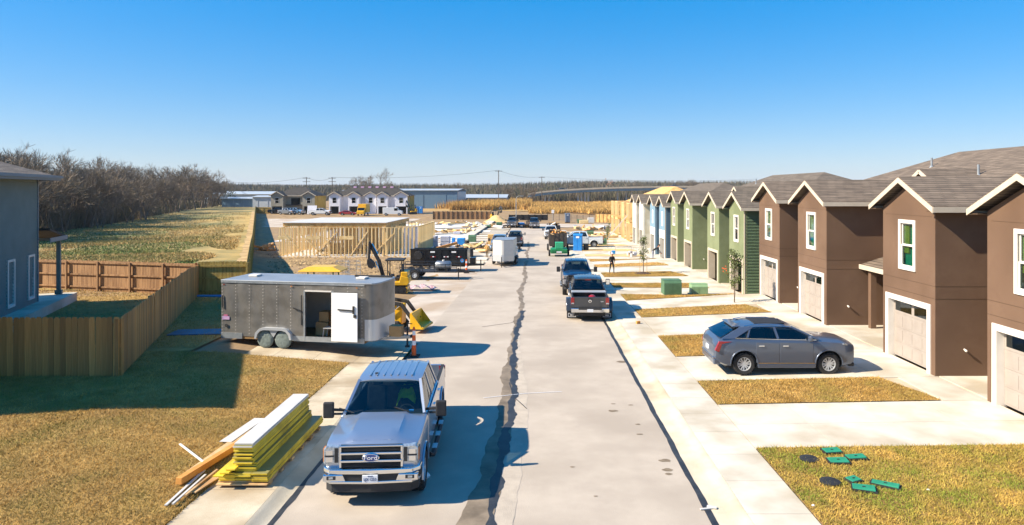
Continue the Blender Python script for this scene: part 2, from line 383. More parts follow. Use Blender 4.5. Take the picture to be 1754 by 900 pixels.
M['metalblue'] = mat('blue_metal_cladding', '#5d7a90', '#68869c', .5, .6, .2, space='World', stretch=(8, 8, .1))
M['metalroof'] = mat('metal_roof', '#b0b8be', '#bec5ca', .5, .5, .3, space='World')
M['polewood'] = mat('pole_wood', '#4d443c', '#5c5248', 3, .9)
def paint(name, hexc, metal=.55, rough=.3): return mat(name, hexc, rough=rough, metal=metal, coat=.8)
# ================================================================ the setting
def lerp(a, b, t): t = min(1, max(0, t)); return a + (b-a)*t
def interp(k, y):
    for (a, za), (b, zb) in zip(k, k[1:]):
        if y <= b: return za + (zb-za)*max(0, y-a)/(b-a)
    return k[-1][1]
def xside(y): return -13.86 - .356*(y-22.1)          # side fence of the left yard
def xlong(y): return -17.1 - .42*(y-39.3)            # long boundary fence
def G(x, y):
    b = zr(y) - .06
    if x < xlong(y)+.3 and y > 39: b = lerp(.4, zr(y)+.3, (y-40)/40)
    elif x < -8:
        top = .4 if y < 36 else lerp(.4, zr(y), (y-36)/12)
        b = lerp(b+.04, top, (-8-x)/4.5) if y > 4 else b
    return b
_PK = [(-60, .17), (41.2, .17), (44, -.45), (68.3, -.45), (71.2, -.95), (95.5, -.95), (98.4, -1.12), (125, -1.18), (126, -1.2)]
def padz(y): return interp(_PK, y)
def RZ(x, y): return lerp(zr(y)+.12, padz(y), (x-5.5)/7.6)
def strip(name, ys, xl, xr, nx, zf, m, uneven=0):
    b = MB(); vs = []; 
    for y in ys:
        a, c = (xl(y) if callable(xl) else xl), (xr(y) if callable(xr) else xr)
        for i in range(nx+1):
            x = a + (c-a)*i/nx; vs.append((x, y, (zf(x, y) if callable(zf) else zf)))
    n = nx+1
    b.add(vs, [(j*n+i, j*n+i+1, (j+1)*n+i+1, (j+1)*n+i) for j in range(len(ys)-1) for i in range(nx)])
    return b.build(name, m)
def fr(a, b, st): 
    n = max(1, int(round((b-a)/st))); return [a+(b-a)*i/n for i in range(n+1)]

# ground: one sheet to the horizon
xs = [-4000, -2000, -1000, -500, -250, -140] + fr(-100, -24, 2) + fr(-23, 20, .8) + [24, 30, 40, 60, 100, 200, 500, 1000, 2000, 4000]
ys = [-60, -20, 0] + fr(4, 60, .8) + fr(62, 120, 2) + fr(125, 260, 5) + [300, 350, 420, 500, 650, 900, 1400, 2500, 5000, 8000]
gb = MB(); rs = random.Random(3)
def gz(x, y):
    z = G(x, y)
    if x > 5: z = min(z, RZ(x, y)-.1) - (.06 if y < 130 else 0)
    elif -5.6 < x: z -= .08
    elif 30 < y < 110 and x > xlong(y): z += rs.uniform(-.05, .1)*(1 if x < -12 else .3)
    elif y < 40 : z -= .06
    return z
gb.grid(xs, ys, gz); ground = struct(gb.build('ground', M['dirt'], smooth=60))

# road with its seams
yr = fr(2, 60, 2) + fr(64, 139, 5)
struct(strip('road', yr, -5.25, 3.52, 3, lambda x, y: zr(y), M['asphalt']))
nz = lambda y, s, a: a*(math.sin(y*1.7+s)+.6*math.sin(y*4.1+2*s)+.35*math.sin(y*9.3+3*s))
def seam(y): return -.92 + .10*math.sin(y*.37) - .0035*(y-20)
yf = fr(4, 60, .22) + fr(60.5, 100, .8)
fade = lambda y, a, b: 1
struct(strip('road_patch', yf, lambda y: seam(y)+.12+nz(y, 4, .02), lambda y: seam(y)+.16+.4*max(0, min(1, (34-y)/14))+nz(y, 7, .03), 1, lambda x, y: zr(y)+.004, M['patch']))
struct(strip('damp_stain', yf, lambda y: seam(y)-.14-.26*max(0, min(1, (30-y)/14))+nz(y, 1, .05)-.14*max(0, math.sin(y*.55+1)), lambda y: seam(y)+.12+nz(y, 2, .05), 1, lambda x, y: zr(y)+.008, M['damp']))
struct(strip('tar_seam', fr(4, 38, .15), lambda y: seam(y)-.04+nz(y*1.3, 3, .04)-.06*max(0, math.sin(y*.8)), lambda y: seam(y)+.16+nz(y*1.6, 5, .05), 1, lambda x, y: zr(y)+.012, M['tar']))
struct(strip('gutter_seam', fr(4, 60, .3), lambda y: 3.44+nz(y, 2, .012), lambda y: 3.58+nz(y, 9, .012), 1, lambda x, y: zr(y)+.006, M['tar']))
struct(strip('kerb_seam', fr(4, 27, .2), lambda y: -5.33+nz(y, 2, .02), lambda y: -5.2+nz(y, 9, .025), 1, lambda x, y: zr(y)+.006, M['tar']))
# crossing crack filler and tyre marks on the road
for i, pts in enumerate([[(828, 682), (900, 674), (962, 671)], [(872, 655), (880, 680), (902, 700)], [(826, 560), (876, 553), (880, 551)]]):
    b = MB(); w3 = [P(*q, dz=.016) for q in pts]
    for a, c in zip(w3, w3[1:]): b.bar(a, c, .022, .006)
    struct(b.build('crack_filler', M['reflect'] if i == 0 else M['tar']))

M['oil'] = mat('oil_stain', '#6a5c49', '#857661', 6, .8, space='World')
for i, (px, py, s_) in enumerate([(1140, 789, .1), (1144, 805, .09), (1145, 812, .06), (1049, 704, .1), (1050, 692, .05), (1096, 744, .06), (1081, 694, .05), (1093, 727, .05), (1065, 620, .15), (980, 800, .04), (1020, 850, .03)]):
    q = P(px, py, dz=.005); b = MB(); b.lathe([(s_*(1), 0), (0, .001)], n=14, caps=False); rr = random.Random(i); b.v = [(x*1.5*(1+.2*math.sin(5*x/s_+i)), y*.9*(1+.25*math.sin(7*y/s_+i)), z) for x, y, z in b.v]
    struct(b.build('oil_stain', M['oil'], loc=q))
# right kerb, gutter and sidewalk
yk = fr(2, 60, 2) + fr(64, 124, 5)
kb = MB()
prof = [(3.52, .0), (3.85, .015), (4.02, .05), (4.12, .11), (4.2, .12)]
kb.add([(x, y, zr(y)+z+.001) for y in yk for x, z in prof], [(j*5+i, j*5+i+1, (j+1)*5+i+1, (j+1)*5+i) for j in range(len(yk)-1) for i in range(4)])
struct(kb.build('kerb', M['kerb'], smooth=50))
sw = struct(strip('sidewalk', yk, 4.2, 5.5, 1, lambda x, y: zr(y)+.105, M['conc_old']))
def slabs(parent, x0, x1, y0, y1, ny, nx, zf, m, th=.12, gap=.012):
    for i in range(nx):
        for j in range(ny):
            a, b2 = x0+(x1-x0)*i/nx+gap/2, x0+(x1-x0)*(i+1)/nx-gap/2
            c, d = y0+(y1-y0)*j/ny+gap/2, y0+(y1-y0)*(j+1)/ny-gap/2
            q = [(a, c), (b2, c), (b2, d), (a, d)]
            MB().slab(q, [zf(*p) for p in q], th).build('slab', m, parent)
y = 4.0
while y < 122:
    ln = 1.55 if y < 60 else 6
    slabs(sw, 4.2, 5.5, y, y+ln, 1, 1, lambda x, yy: zr(yy)+.122, M['conc'] ); y += ln
# right lots: base soil, driveways (slab by slab) and the grass strips between them
lot = struct(strip('lot_soil', fr(4, 126, 1), 5.5, 13.8, 4, lambda x, y: RZ(x, y)-.04, M['dirt']))
BUMPS = [(0, 3.45), (6.1, 9.55), (14.7, 18.15), (20.8, 24.25)]
HY = [16.8, 44.0, 71.2, 98.4]; HX = 13.7
def blades(name, n, sampler, zf, m, h=(.05, .09), wd=.022, lean=.05, parent=None):
    pts = sampler(n); n = len(pts)
    a = np.random.rand(n)*2*np.pi; hh = h[0]+(h[1]-h[0])*np.random.rand(n)
    z = np.array([zf(px, py) for px, py in pts]); dx, dy = np.cos(a)*wd/2, np.sin(a)*wd/2
    lx, ly = np.random.randn(n)*lean, np.random.randn(n)*lean
    v = np.empty((n, 3, 3)); v[:, 0] = np.c_[pts[:, 0]-dx, pts[:, 1]-dy, z-.01]; v[:, 1] = np.c_[pts[:, 0]+dx, pts[:, 1]+dy, z-.01]
    v[:, 2] = np.c_[pts[:, 0]+lx, pts[:, 1]+ly, z+hh]
    o = np_mesh(name, v.reshape(-1, 3), np.arange(3*n).reshape(-1, 3), m, parent); return stuff(o)
def rect_sampler(x0, x1, y0, y1, ragged=.0):
    def f(n):
        p = np.random.rand(n, 2)*[x1-x0+2*ragged, y1-y0+2*ragged]+[x0-ragged, y0-ragged]
        return p
    return f
drive_edges = []
for bi, Y0 in enumerate(HY):
    for k, (a, b2) in enumerate(BUMPS):
        a, b2 = Y0+a-.05, Y0+b2+.05
        if k == 2: a -= 1.15           # entry walk beside the third drive
        if k == 1 and bi: b2 += .6
        drive_edges.append((a, b2))
        dv = struct(strip('driveway', fr(a, b2, .6), 5.5, HX+.2, 4, lambda x, y: RZ(x, y)-.03, M['conc_old']))
        if Y0 < 60: slabs(dv, 5.51, HX+.1, a, b2, 2 if Y0 < 40 else 1, 4 if Y0 < 40 else 2, lambda x, y: RZ(x, y)+.006, M['conc'])
        else: slabs(dv, 5.51, HX+.1, a, b2, 1, 1, lambda x, y: RZ(x, y)+.006, M['conc'])
# paving in front of the recesses, from the house back to the grass ends
ed = sorted(drive_edges)
grass_gaps = [(12.2, ed[0][0])] + [(p[1], q[0]) for p, q in zip(ed, ed[1:])]
for gi, (a, b2) in enumerate(grass_gaps):
    xe = 12.35 if gi else 17
    if gi == 0: zf = lambda x, y: RZ(min(x, 13), y)
    else: zf = RZ
    taper = .25 if gi else 0
    m = M['lawn'] if a < 60 else M['sand']
    nm = 'lawn' if a < 60 else 'verge_soil'
    struct(strip(nm, fr(a, b2, .4), lambda y: 5.52+nz(y*2, 3, .015), lambda y: xe-taper*(y-a)+nz(y*2, 5, .02), 5, lambda x, y: zf(x, y)+.03, m))
    if a < 70:
        area = (xe-5.5)*(b2-a); dn = 1400 if gi == 0 else 900 if gi < 3 else 500
        def smp(n, a=a, b2=b2, xe=xe):
            p = np.random.rand(n, 2)*[xe-5.5, b2-a]+[5.5, a]
            return p[p[:, 0] < xe-taper*(p[:, 1]-a)]
        g = blades('grass', int(area*dn), smp, lambda x, y: zf(x, y)+.03, M['blade_g'] if gi == 0 else M['blade'], (.03, .075), .02, .05)
        g['label'] = 'dormant turf blades on the verge strip between the driveways'; g['category'] = 'grass'
    if gi:
        pv = struct(strip('entry_paving', fr(a, b2, .5), lambda y: xe-taper*(y-a)+.02, HX+3.3, 3, lambda x, y: RZ(x, y)-.02, M['conc_old']))
        slabs(pv, xe+.04, HX+.05, a+.01, b2-.01, 1, 1, lambda x, y: RZ(x, y)+.004, M['conc'])
for Y0 in HY:
    for (p_, q_) in zip(BUMPS, BUMPS[1:]+[(27.2, 0)]):
        if Y0 > 90 and q_[0] > 27: continue
        a, b2 = Y0+p_[1], Y0+q_[0]; rc = struct(strip('recess_paving', fr(a, b2, 1.3), HX+.25, HX+3.2, 1, lambda x, y: padz(y)-.02, M['conc_old'])); slabs(rc, HX+.12, HX+3.2, a-.01, b2+.01, 1, 1, lambda x, y: padz(y)+.014, M['conc'], th=.4)
struct(strip('driveway', fr(8.4, 12.2, .6), 5.5, 18, 3, lambda x, y: RZ(min(x, 13), y)+.0, M['conc']))

# ---- left side of the street
kb = MB(); prof = [(-5.25, .0), (-5.45, .02), (-5.56, .09), (-5.66, .115)]; yl = fr(3, 25.4, 1)
kb.add([(x, y, zr(y)+z) for y in yl for x, z in prof], [(j*4+i, j*4+i+1, (j+1)*4+i+1, (j+1)*4+i) for j in range(len(yl)-1) for i in range(3)])
struct(kb.build('kerb', M['kerb'], smooth=50))
sl_ = struct(strip('sidewalk', yl, -7.2, -5.66, 1, lambda x, y: zr(y)+.095, M['conc_old']))
for j in range(13): slabs(sl_, -7.18, -5.66, 5.0+j*1.57, 5.0+(j+1)*1.57, 1, 1, lambda x, yy: zr(yy)+.114, M['conc_old'])
def LG(x, y): return lerp(zr(y)+.12, .4, (-7.2-x)/5.3)
dvl = struct(strip('driveway', fr(25.45, 29.4, .5), -13.3, -5.3, 5, lambda x, y: min(.2, LG(x, y))-.03, M['conc_old']))
slabs(dvl, -13.3, -5.5, 25.45, 29.4, 1, 5, lambda x, y: min(.2, max(LG(x, y), zr(y)+.03)), M['conc_old'])
struct(strip('lawn', fr(4, 25.45, .8), -31, lambda y: -7.2+nz(y*2, 3, .02), 14, lambda x, y: LG(x, y)+.01, M['lawn']))
struct(strip('lawn', fr(25.45, 38.6, .8), lambda y: xside(y)-16, lambda y: -13.3 if y < 29.6 else -11.5-.2*(y-29), 8, lambda x, y: LG(x, y)+.01, M['lawn']))
def smpl(n):
    p = np.random.rand(n, 2)*[13.5, 19]+[-20.6, 8.5]; d = np.random.rand(n)
    ok = (p[:, 0] < -7.16) & (p[:, 1] < 25.42+.12*np.random.rand(n)) & (p[:, 0] > -.83*p[:, 1]-.5) & (d < 14/p[:, 1])
    return p[ok]
g = blades('grass', 480000, smpl, LG, M['blade'], (.025, .075), .016, .05); g['label'] = 'dormant brown turf blades on the lawn by the lumber stack'; g['category'] = 'grass'
def smpl2(n):
    p = np.random.rand(n, 2)*[22, 20]+[-34, 22.4]
    ok = (p[:, 0] < xside(p[:, 1])+0.) & (p[:, 0] > -.83*p[:, 1]-.5) & (p[:, 1] < 39.3+(-20-p[:, 0])*.237)
    return p[ok]
g = blades('grass', 60000, smpl2, LG, M['blade'], (.04, .09), .03, .06); g['label'] = 'dry golden turf inside the fenced back yard'; g['category'] = 'grass'
def smpl3(n):
    p = np.random.rand(n, 2)*[10, 12]+[-20, 26]
    return p[(p[:, 0] > xside(p[:, 1])+.1) & (p[:, 0] < -13.4)]
g = blades('grass', 22000, smpl3, LG, M['blade'], (.04, .09), .03, .06); g['label'] = 'shaded turf between the picket fence and the grey trailer'; g['category'] = 'grass'
# dusty apron where trailers are parked, and the far yard
struct(strip('dusty_apron', fr(29.45, 96, 2), lambda y: -9.6 - .02*(y-30) - 1.2*math.sin(y*.21)*(y > 34) - (1.2 if 44 < y < 62 else 0), -5.2, 5, lambda x, y: zr(y)-.015+ (.0 if x > -9 else .02), M['dusty']))
struct(strip('slab_field', fr(84, 150, 4), lambda y: -26 if y < 100 else -40, -10.5, 6, lambda x, y: zr(y)+.02, M['slab']))
struct(strip('cross_street', fr(138, 150, 3), -60, 40, 8, lambda x, y: zr(y)+.006, M['dusty']))
struct(strip('back_street', fr(150, 172, 4), -86, -30, 8, lambda x, y: zr(y)+.01, M['dusty']))
# left field: straw, green weeds, sandy track along the long fence
struct(strip('field', fr(41, 300, 5), lambda y: -40-y*.9, lambda y: xlong(y)-.1, 14, lambda x, y: G(x, y)+.04, M['dirt_dry']))
struct(strip('sandy_track', fr(43, 215, 3), lambda y: xlong(y)-1.25-nz(y*.3, 2, .12), lambda y: xlong(y)-.3, 2, lambda x, y: G(x, y)+.09, mat('track_sand', '#a08a63', '#b59d74', 1.5, .95, bump=.5, bscale=4, space='World', c3='#8a744e', scale3=.4)))
def field_s(x0, x1, y0, y1, cond):
    def f(n):
        yy = (y0**-1 + (y1**-1-y0**-1)*np.random.rand(n))**-1
        p = np.c_[xlong(yy)+x0+(x1-x0)*np.random.rand(n)*(1+ (yy-40)/60), yy]
        return p[cond(p)]
    return f
patchy = lambda p, a, s: (np.sin(p[:, 0]*.31+a)+np.sin(p[:, 1]*.19+2*a)+np.sin((p[:, 0]+p[:, 1])*.11+a)) > s
g = blades('straw_grass', 110000, field_s(-2.0, -16, 42, 205, lambda p: patchy(p, 1, -.5)), lambda x, y: G(x, y)+.04, M['straw'], (.06, .3), .10, .2); g['label'] = 'tall straw coloured grass on the field beyond the fence'; g['category'] = 'grass'
g = blades('weeds', 120000, field_s(-5, -36, 42, 190, lambda p: (patchy(p, 4, -.2)) | ((p[:,0]-xlong(p[:,1]) < -9-.08*(p[:,1]-40)) & patchy(p, 4, -1.4))), lambda x, y: G(x, y)+.04, M['green'], (.06, .28), .12, .2); g['label'] = 'green winter weeds below the bare trees'; g['category'] = 'weeds'
# loose clods on the building plot
def clods(name, n, x0, x1, y0, y1, m, s=(.05, .22)):
    v = []; f = []
    k = 0
    for _ in range(n):
        yy = random.uniform(y0, y1); xx = random.uniform(max(x0, xlong(yy)+1.5), x1); r = random.uniform(*s)*(.5+random.random())
        zz = G(xx, yy)
        for dx, dy, dz in ((1,0,0),(0,1,0),(-1,0,0),(0,-1,0),(0,0,1)):
            v.append((xx+dx*r*random.uniform(.6,1.2), yy+dy*r*random.uniform(.6,1.2), zz-.05+dz*r*random.uniform(.5,1)))
        for a, b2 in ((0,1),(1,2),(2,3),(3,0)): f.append((k+a, k+b2, k+4))
        k += 5
    return stuff(np_mesh(name, np.array(v), np.array(f), m))
M['clod'] = mat('clod', '#6f5a3d', '#a98f66', .7, .95, island=.4, space='World')
o = clods('soil_clods', 16000, -34, -10.2, 34, 78, M['clod']); o['label'] = 'loose clods and gravel on the bare building plot'; o['category'] = 'gravel'
# ================================================================ houses on the right
def window(parent, loc, wd, ht, rz=0, frame=None, t=.12, pane=None, back=None, sheet=None):
    """double-hung window facing local -Y; origin at sill centre"""
    w_ = MB(); fm = frame or M['white']
    w_.box(-wd/2-t, -wd/2, -.045, .06, -t, ht+t); w_.box(wd/2, wd/2+t, -.045, .06, -t, ht+t)
    w_.box(-wd/2, wd/2, -.045, .06, ht, ht+t); w_.box(-wd/2, wd/2, -.055, .06, -t, 0)
    o = w_.build('window', fm, parent, loc=loc, rz=rz)
    s = MB(); e = .045
    for z0, z1, yy in ((0, ht*.5, .0), (ht*.5-.02, ht, .03)):
        s.box(-wd/2, -wd/2+e, yy, yy+.03, z0, z1); s.box(wd/2-e, wd/2, yy, yy+.03, z0, z1)
        s.box(-wd/2+e, wd/2-e, yy, yy+.03, z0, z0+e); s.box(-wd/2+e, wd/2-e, yy, yy+.03, z1-e, z1)
    s.build('sash', M['white'], o)
    MB().box(-wd/2+.02, wd/2-.02, .028, .033, .02, ht*.5).build('pane', pane or M['pane'], o)
    MB().box(-wd/2+.02, wd/2-.02, .058, .063, ht*.5, ht-.02).build('pane', pane or M['pane'], o)
    bk = MB(); bk.box(-wd/2, wd/2, .16, .18, 0, ht); bk.build('window_back', back or M['curtain'], o)  # teal back is a blind; near-black back paints in the unlit room's shade
    if sheet: MB().box(-wd/2+.03, -wd/2+wd*.42, .1, .14, ht*.3, ht).build('curtain', sheet, o)
    return o
def laps(b, x0, x1, y, z0, z1, course=.17, mi=0, axis='x', out=-1, depth=.018, th=.02):
    """horizontal lap siding on a wall plane (each course tilted out at its foot)"""
    z = z0
    while z < z1-.01:
        zt = min(z+course, z1)
        p = [(y+out*(depth+th), z), (y+out*depth*.2, zt), (y, zt), (y, z)]
        if axis == 'x': b.prism([(q[0], q[1]) for q in p], 'x', x0, x1, mi)
        else: b.prism([(q[0], q[1]) for q in p], 'y', x0, x1, mi)
        z = zt
def garage_door(parent, y0, y1, z1, m):
    """sectional door recessed in the opening, facing -X; four sections with raised panels and two lights"""
    d = MB(); n = 4; hs = z1/n; wd = y1-y0; x = .22
    o = MB().box(x, x+.04, y0, y1, 0.01, z1).build('garage_door', m, parent)
    for i in range(n):
        b = MB(); b.box(x-.014, x, y0+.005, y1-.005, i*hs+.012, (i+1)*hs-.006)
        for k in range(4):
            ya = y0+wd*k/4+.05; yb = y0+wd*(k+1)/4-.05
            if i < n-1: b.box(x-.024, x-.014, ya, yb, i*hs+.08, (i+1)*hs-.08)
        b.build('door_section', m, o)
    for k in range(2):
        MB().box(x-.019, x-.0145, y0+wd*k/2+.09, y0+wd*(k+1)/2-.09, z1-hs+.1, z1-.09).build('light_pane', M['pane_dk'], o)
    return o
def townhouse(Y0, z0, label, sty):
    """row of four garage wings with gables in front of a hipped two-storey block; local x away from the street"""
    t = thing('townhouse', label, 'townhouse', (HX, Y0, z0), 0, 'town house blocks along the street')
    ze = 5.94-.2; za = 6.99-.2; ov = .42; dep = 3.1; roofm = sty['roof']
    for k, (a, b2) in enumerate(BUMPS):
        wall = sty['walls'][k]; side = sty['sides'][k]; c = (a+b2)/2; hw = (b2-a)/2
        d0, d1, dz = c-1.28, c+1.28, 2.2; w0, w1, wz0, wz1 = c-.42, c+.42, 3.55, 5.15
        wb = MB(); T = .2
        wb.box(0, T, a, d0-.02, -.1, ze); wb.box(0, T, d1+.02, b2, -.1, ze)                 # piers
        wb.box(0, T, d0-.02, d1+.02, dz+.02, wz0); wb.box(0, T, d0-.02, w0, wz0, wz1); wb.box(0, T, w1, d1+.02, wz0, wz1); wb.box(0, T, d0-.02, d1+.02, wz1, ze)
        sl_ = (za-ze)/(hw+ov); gtop = ze+sl_*(hw)-.03
        wb.prism([(a, ze), (b2, ze), (c, ze+hw*.47)], 'x', 0, T)
        wb.build('wall', wall, t)
        sb = MB()
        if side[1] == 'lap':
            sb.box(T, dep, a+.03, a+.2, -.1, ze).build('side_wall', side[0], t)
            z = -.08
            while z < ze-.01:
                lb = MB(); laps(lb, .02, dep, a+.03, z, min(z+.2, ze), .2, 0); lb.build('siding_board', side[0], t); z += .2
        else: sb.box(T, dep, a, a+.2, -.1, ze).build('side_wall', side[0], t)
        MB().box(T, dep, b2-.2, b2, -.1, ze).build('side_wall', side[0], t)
        if side[1] == 'lap': MB().box(-.012, .05, a-.015, a+.06, -.08, ze).build('corner_trim', M['cream'], t)
        if sty.get('joint'):
            for zz in (2.62, 3.05): MB().box(-.004, .01, a, b2, zz, zz+.014).build('control_joint', sty['joint'], t); MB().box(.0, dep, a-.004, a, zz, zz+.014).build('control_joint', sty['joint'], t)
            MB().box(-.004, .01, a+.2, b2-.2, 5.45, 5.462).build('control_joint', sty['joint'], t)
        # garage
        tm = sty['trim']; gtr = MB()
        gtr.box(-.04, .2, d0-.2, d0, -.06, dz+.2); gtr.box(-.04, .2, d1, d1+.2, -.06, dz+.2); gtr.box(-.04, .2, d0, d1, dz, dz+.2)
        gtr.box(.2, .5, d0-.02, d0, -.06, dz); gtr.box(.2, .5, d1, d1+.02, -.06, dz); gtr.box(.2, .5, d0, d1, dz, dz+.02)
        gtr.build('garage_trim', sty['jamb'], t)
        if sty['door']: garage_door(t, d0, d1, dz, M['garage'])
        else: MB().box(2.6, 2.7, a+.2, b2-.2, -.05, 3.2).box(.2, 2.6, a+.2, b2-.2, 3.0, 3.1).build('garage_shade_panel', M['dark'], t)  # open garage: near-black panels carry the inner shade as colour
        if sty['win'][k]:
            window(t, (0, c, wz0), .84, 1.6, rz=-math.pi/2, t=.13, back=sty['win'][k], sheet=M['yellow_sheet'] if sty['win'][k] == M['curtain'] else None, pane=M['pane'] if sty['win'][k] == M['curtain'] else M['pane_dk'])
        else: MB().box(.02, .1, w0, w1, wz0, wz1).build('window_film', M['wrap'], t)
        # gable roof of the wing
        rb = MB(); th = .1; xe = 8.6
        for s in (-1, 1):
            e = (c+s*(hw+ov), ze); ap = (c, za)
            rb.prism([e, ap, (ap[0], ap[1]+th), (e[0], e[1]+th)], 'x', -.34, xe)
        rf = rb.build('wing_roof', roofm, t)
        fb = MB()
        for s in (-1, 1):
            e = Vector((-.36, c+s*(hw+ov+.02), ze-.01)); ap = Vector((-.36, c, za-.005))
            fb.add([e+Vector((0,0,-.13)), ap+Vector((0,0,-.13)), ap+Vector((0,0,.06)), e+Vector((0,0,.06)), e+Vector((.03,0,-.13)), ap+Vector((.03,0,-.13)), ap+Vector((.03,0,.06)), e+Vector((.03,0,.06))],
                   [(0,1,2,3),(7,6,5,4),(0,4,5,1),(1,5,6,2),(2,6,7,3),(3,7,4,0)])
            ye = c+s*(hw+ov)
            fb.box(-.33, 3.0, ye-(.0 if s > 0 else .025), ye+(.025 if s > 0 else .0), ze-.12, ze+.07)
        fb.build('fascia', tm, rf)
        for s in (-1, 1):
            y0s, y1s = sorted((c+s*hw, c+s*(hw+ov-.01))); MB().box(-.3, 3.0, y0s, y1s, ze-.1, ze-.07).build('soffit', sty['soffit'], rf)
    # main block behind
    L = 24.25; mx0, mx1 = 3.05, 13.2
    mb = MB(); mb.box(mx0, mx1, 0, L, -.1, ze); mb.build('main_wall', sty['main'], t)
    e = .45; zr_ = 8.45-.2; rx = (mx0+mx1)/2; hip = 6.6; th = .1
    A = [(mx0-e, -e, ze), (mx1+e, -e, ze), (mx1+e, L+e, ze), (mx0-e, L+e, ze)]; Rn, Rf = (rx, hip, zr_), (rx, L-hip, zr_)
    m = MB(); up = lambda p: (p[0], p[1], p[2]+th)
    m.add([up(p) for p in A]+[up(Rn), up(Rf)], [(0,1,4),(1,2,5,4),(2,3,5),(3,0,4,5)]); m.add(A, [(3,2,1,0)])
    m.add([*A, *[up(p) for p in A]], [(0,1,5,4),(1,2,6,5),(2,3,7,6),(3,0,4,7)])
    mr = m.build('main_roof', roofm if sty.get('mroof') is None else sty['mroof'], t)
    f = MB()
    f.box(mx0-e-.02, mx0-e, -e-.02, L+e+.02, ze-.13, ze+.08); f.box(mx0-e, mx1+e, -e-.02, -e, ze-.13, ze+.08); f.build('fascia', sty['trim'], mr)
    if sty['finished']:
        c = L/2; d = MB()          # small vented gable over the entries
        for s in (-1, 1): d.prism([(c+s*1.15, 6.55), (c, 7.2), (c, 7.3), (c+s*1.15, 6.65)], 'x', 2.9, 7)
        dg_ = d.build('dormer_roof', roofm, t)
        d = MB(); d.prism([(c-.95, 6.5), (c+.95, 6.5), (c, 7.06)], 'x', 3.1, 3.2); d.build('dormer_front', M['dark'], dg_)
        d = MB()
        for s in (-1, 1): d.bar((2.88, c+s*1.17, 6.5), (2.88, c, 7.16), .03, .15, up=(1, 0, 0)) if 0 else d.bar((2.88, c+s*1.17, 6.53), (2.88, c, 7.19), .03, .16)
        d.build('fascia', sty['trim'], dg_)
        # entry porch between the second and third wing
        pr = MB(); pr.prism([(1.55, 2.75), (3.1, 3.25), (3.1, 3.35), (1.55, 2.85)], 'y', 9.56, 14.69); pf = pr.build('porch_roof', roofm, t)
        MB().box(1.52, 1.56, 9.57, 14.68, 2.66, 2.87).build('fascia', sty['trim'], pf)
        for yy in (13.9,): MB().box(1.7, 1.95, yy, yy+.25, -.05, 2.75).build('porch_post', sty['walls'][1], t)
        for yy in (10.6, 13.0):
            ob = MB(); ob.box(3.0, 3.06, yy-.45, yy+.45, 0, 2.05); dd = ob.build('entry_door', M['garage'], t)
            MB().ball((2.98, yy+.36, 1.0), .035).build('door_knob', M['steel'], dd)
        for (xx, yy) in ((5.6, 8.2), (6.4, 17.1), (5.2, 11.7)):
            z = ze+(zr_-ze)*(xx-mx0+e)/(rx-mx0+e); pp = MB(); pp.tube((xx, yy, z), (xx, yy, z+.55), .05, n=8); pp.lathe([(.14, z+.02), (.06, z+.14)], (xx, yy, 0), n=8); pp.build('vent_pipe', M['galv'], t)
        for k in (1, 2, 3):
            a = BUMPS[k][0]; tp = MB(); tp.tube((1.0, a, .9), (1.0, a-.1, .87), .03); tp.ball((1.0, a-.1, .87), .045); tp.build('hose_tap', M['white'], t)
    return t
cur = M['curtain']
S_brown = dict(walls=[M['brown']]*4, sides=[(M['brown'], '')]*4, roof=M['shingle'], trim=M['cream'], jamb=M['white'], soffit=M['brown_dk'], joint=M['brown_dk'], door=True, win=[cur]*4, main=M['brown'], finished=True)
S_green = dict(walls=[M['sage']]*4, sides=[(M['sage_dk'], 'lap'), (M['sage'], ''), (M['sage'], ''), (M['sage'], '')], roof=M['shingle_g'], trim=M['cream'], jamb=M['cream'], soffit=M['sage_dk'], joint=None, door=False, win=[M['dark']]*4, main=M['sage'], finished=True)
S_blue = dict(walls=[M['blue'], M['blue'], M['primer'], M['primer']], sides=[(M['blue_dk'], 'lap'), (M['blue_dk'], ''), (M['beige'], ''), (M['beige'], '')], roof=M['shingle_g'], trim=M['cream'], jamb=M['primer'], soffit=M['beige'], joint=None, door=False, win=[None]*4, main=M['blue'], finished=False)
townhouse(HY[0], .2, 'brown stucco town house block with white garage doors and curtained windows', S_brown)
townhouse(HY[1], -.42, 'sage green town house block with open garages and dark windows', S_green)
b3 = townhouse(HY[2], -.93, 'half painted town house block, two wings blue and two pale beige', S_blue)
for k in (0, 1):                       # masking film and primer left on the blue wings
    a, b2 = BUMPS[k]; MB().box(-.012, -.002, a, b2, 2.42, 3.1).build('primer_band', M['primer'], b3)
    MB().box(-.012, .0, a, d0 if False else a+.46, 0, 2.4).build('primer_band', M['primer'], b3)
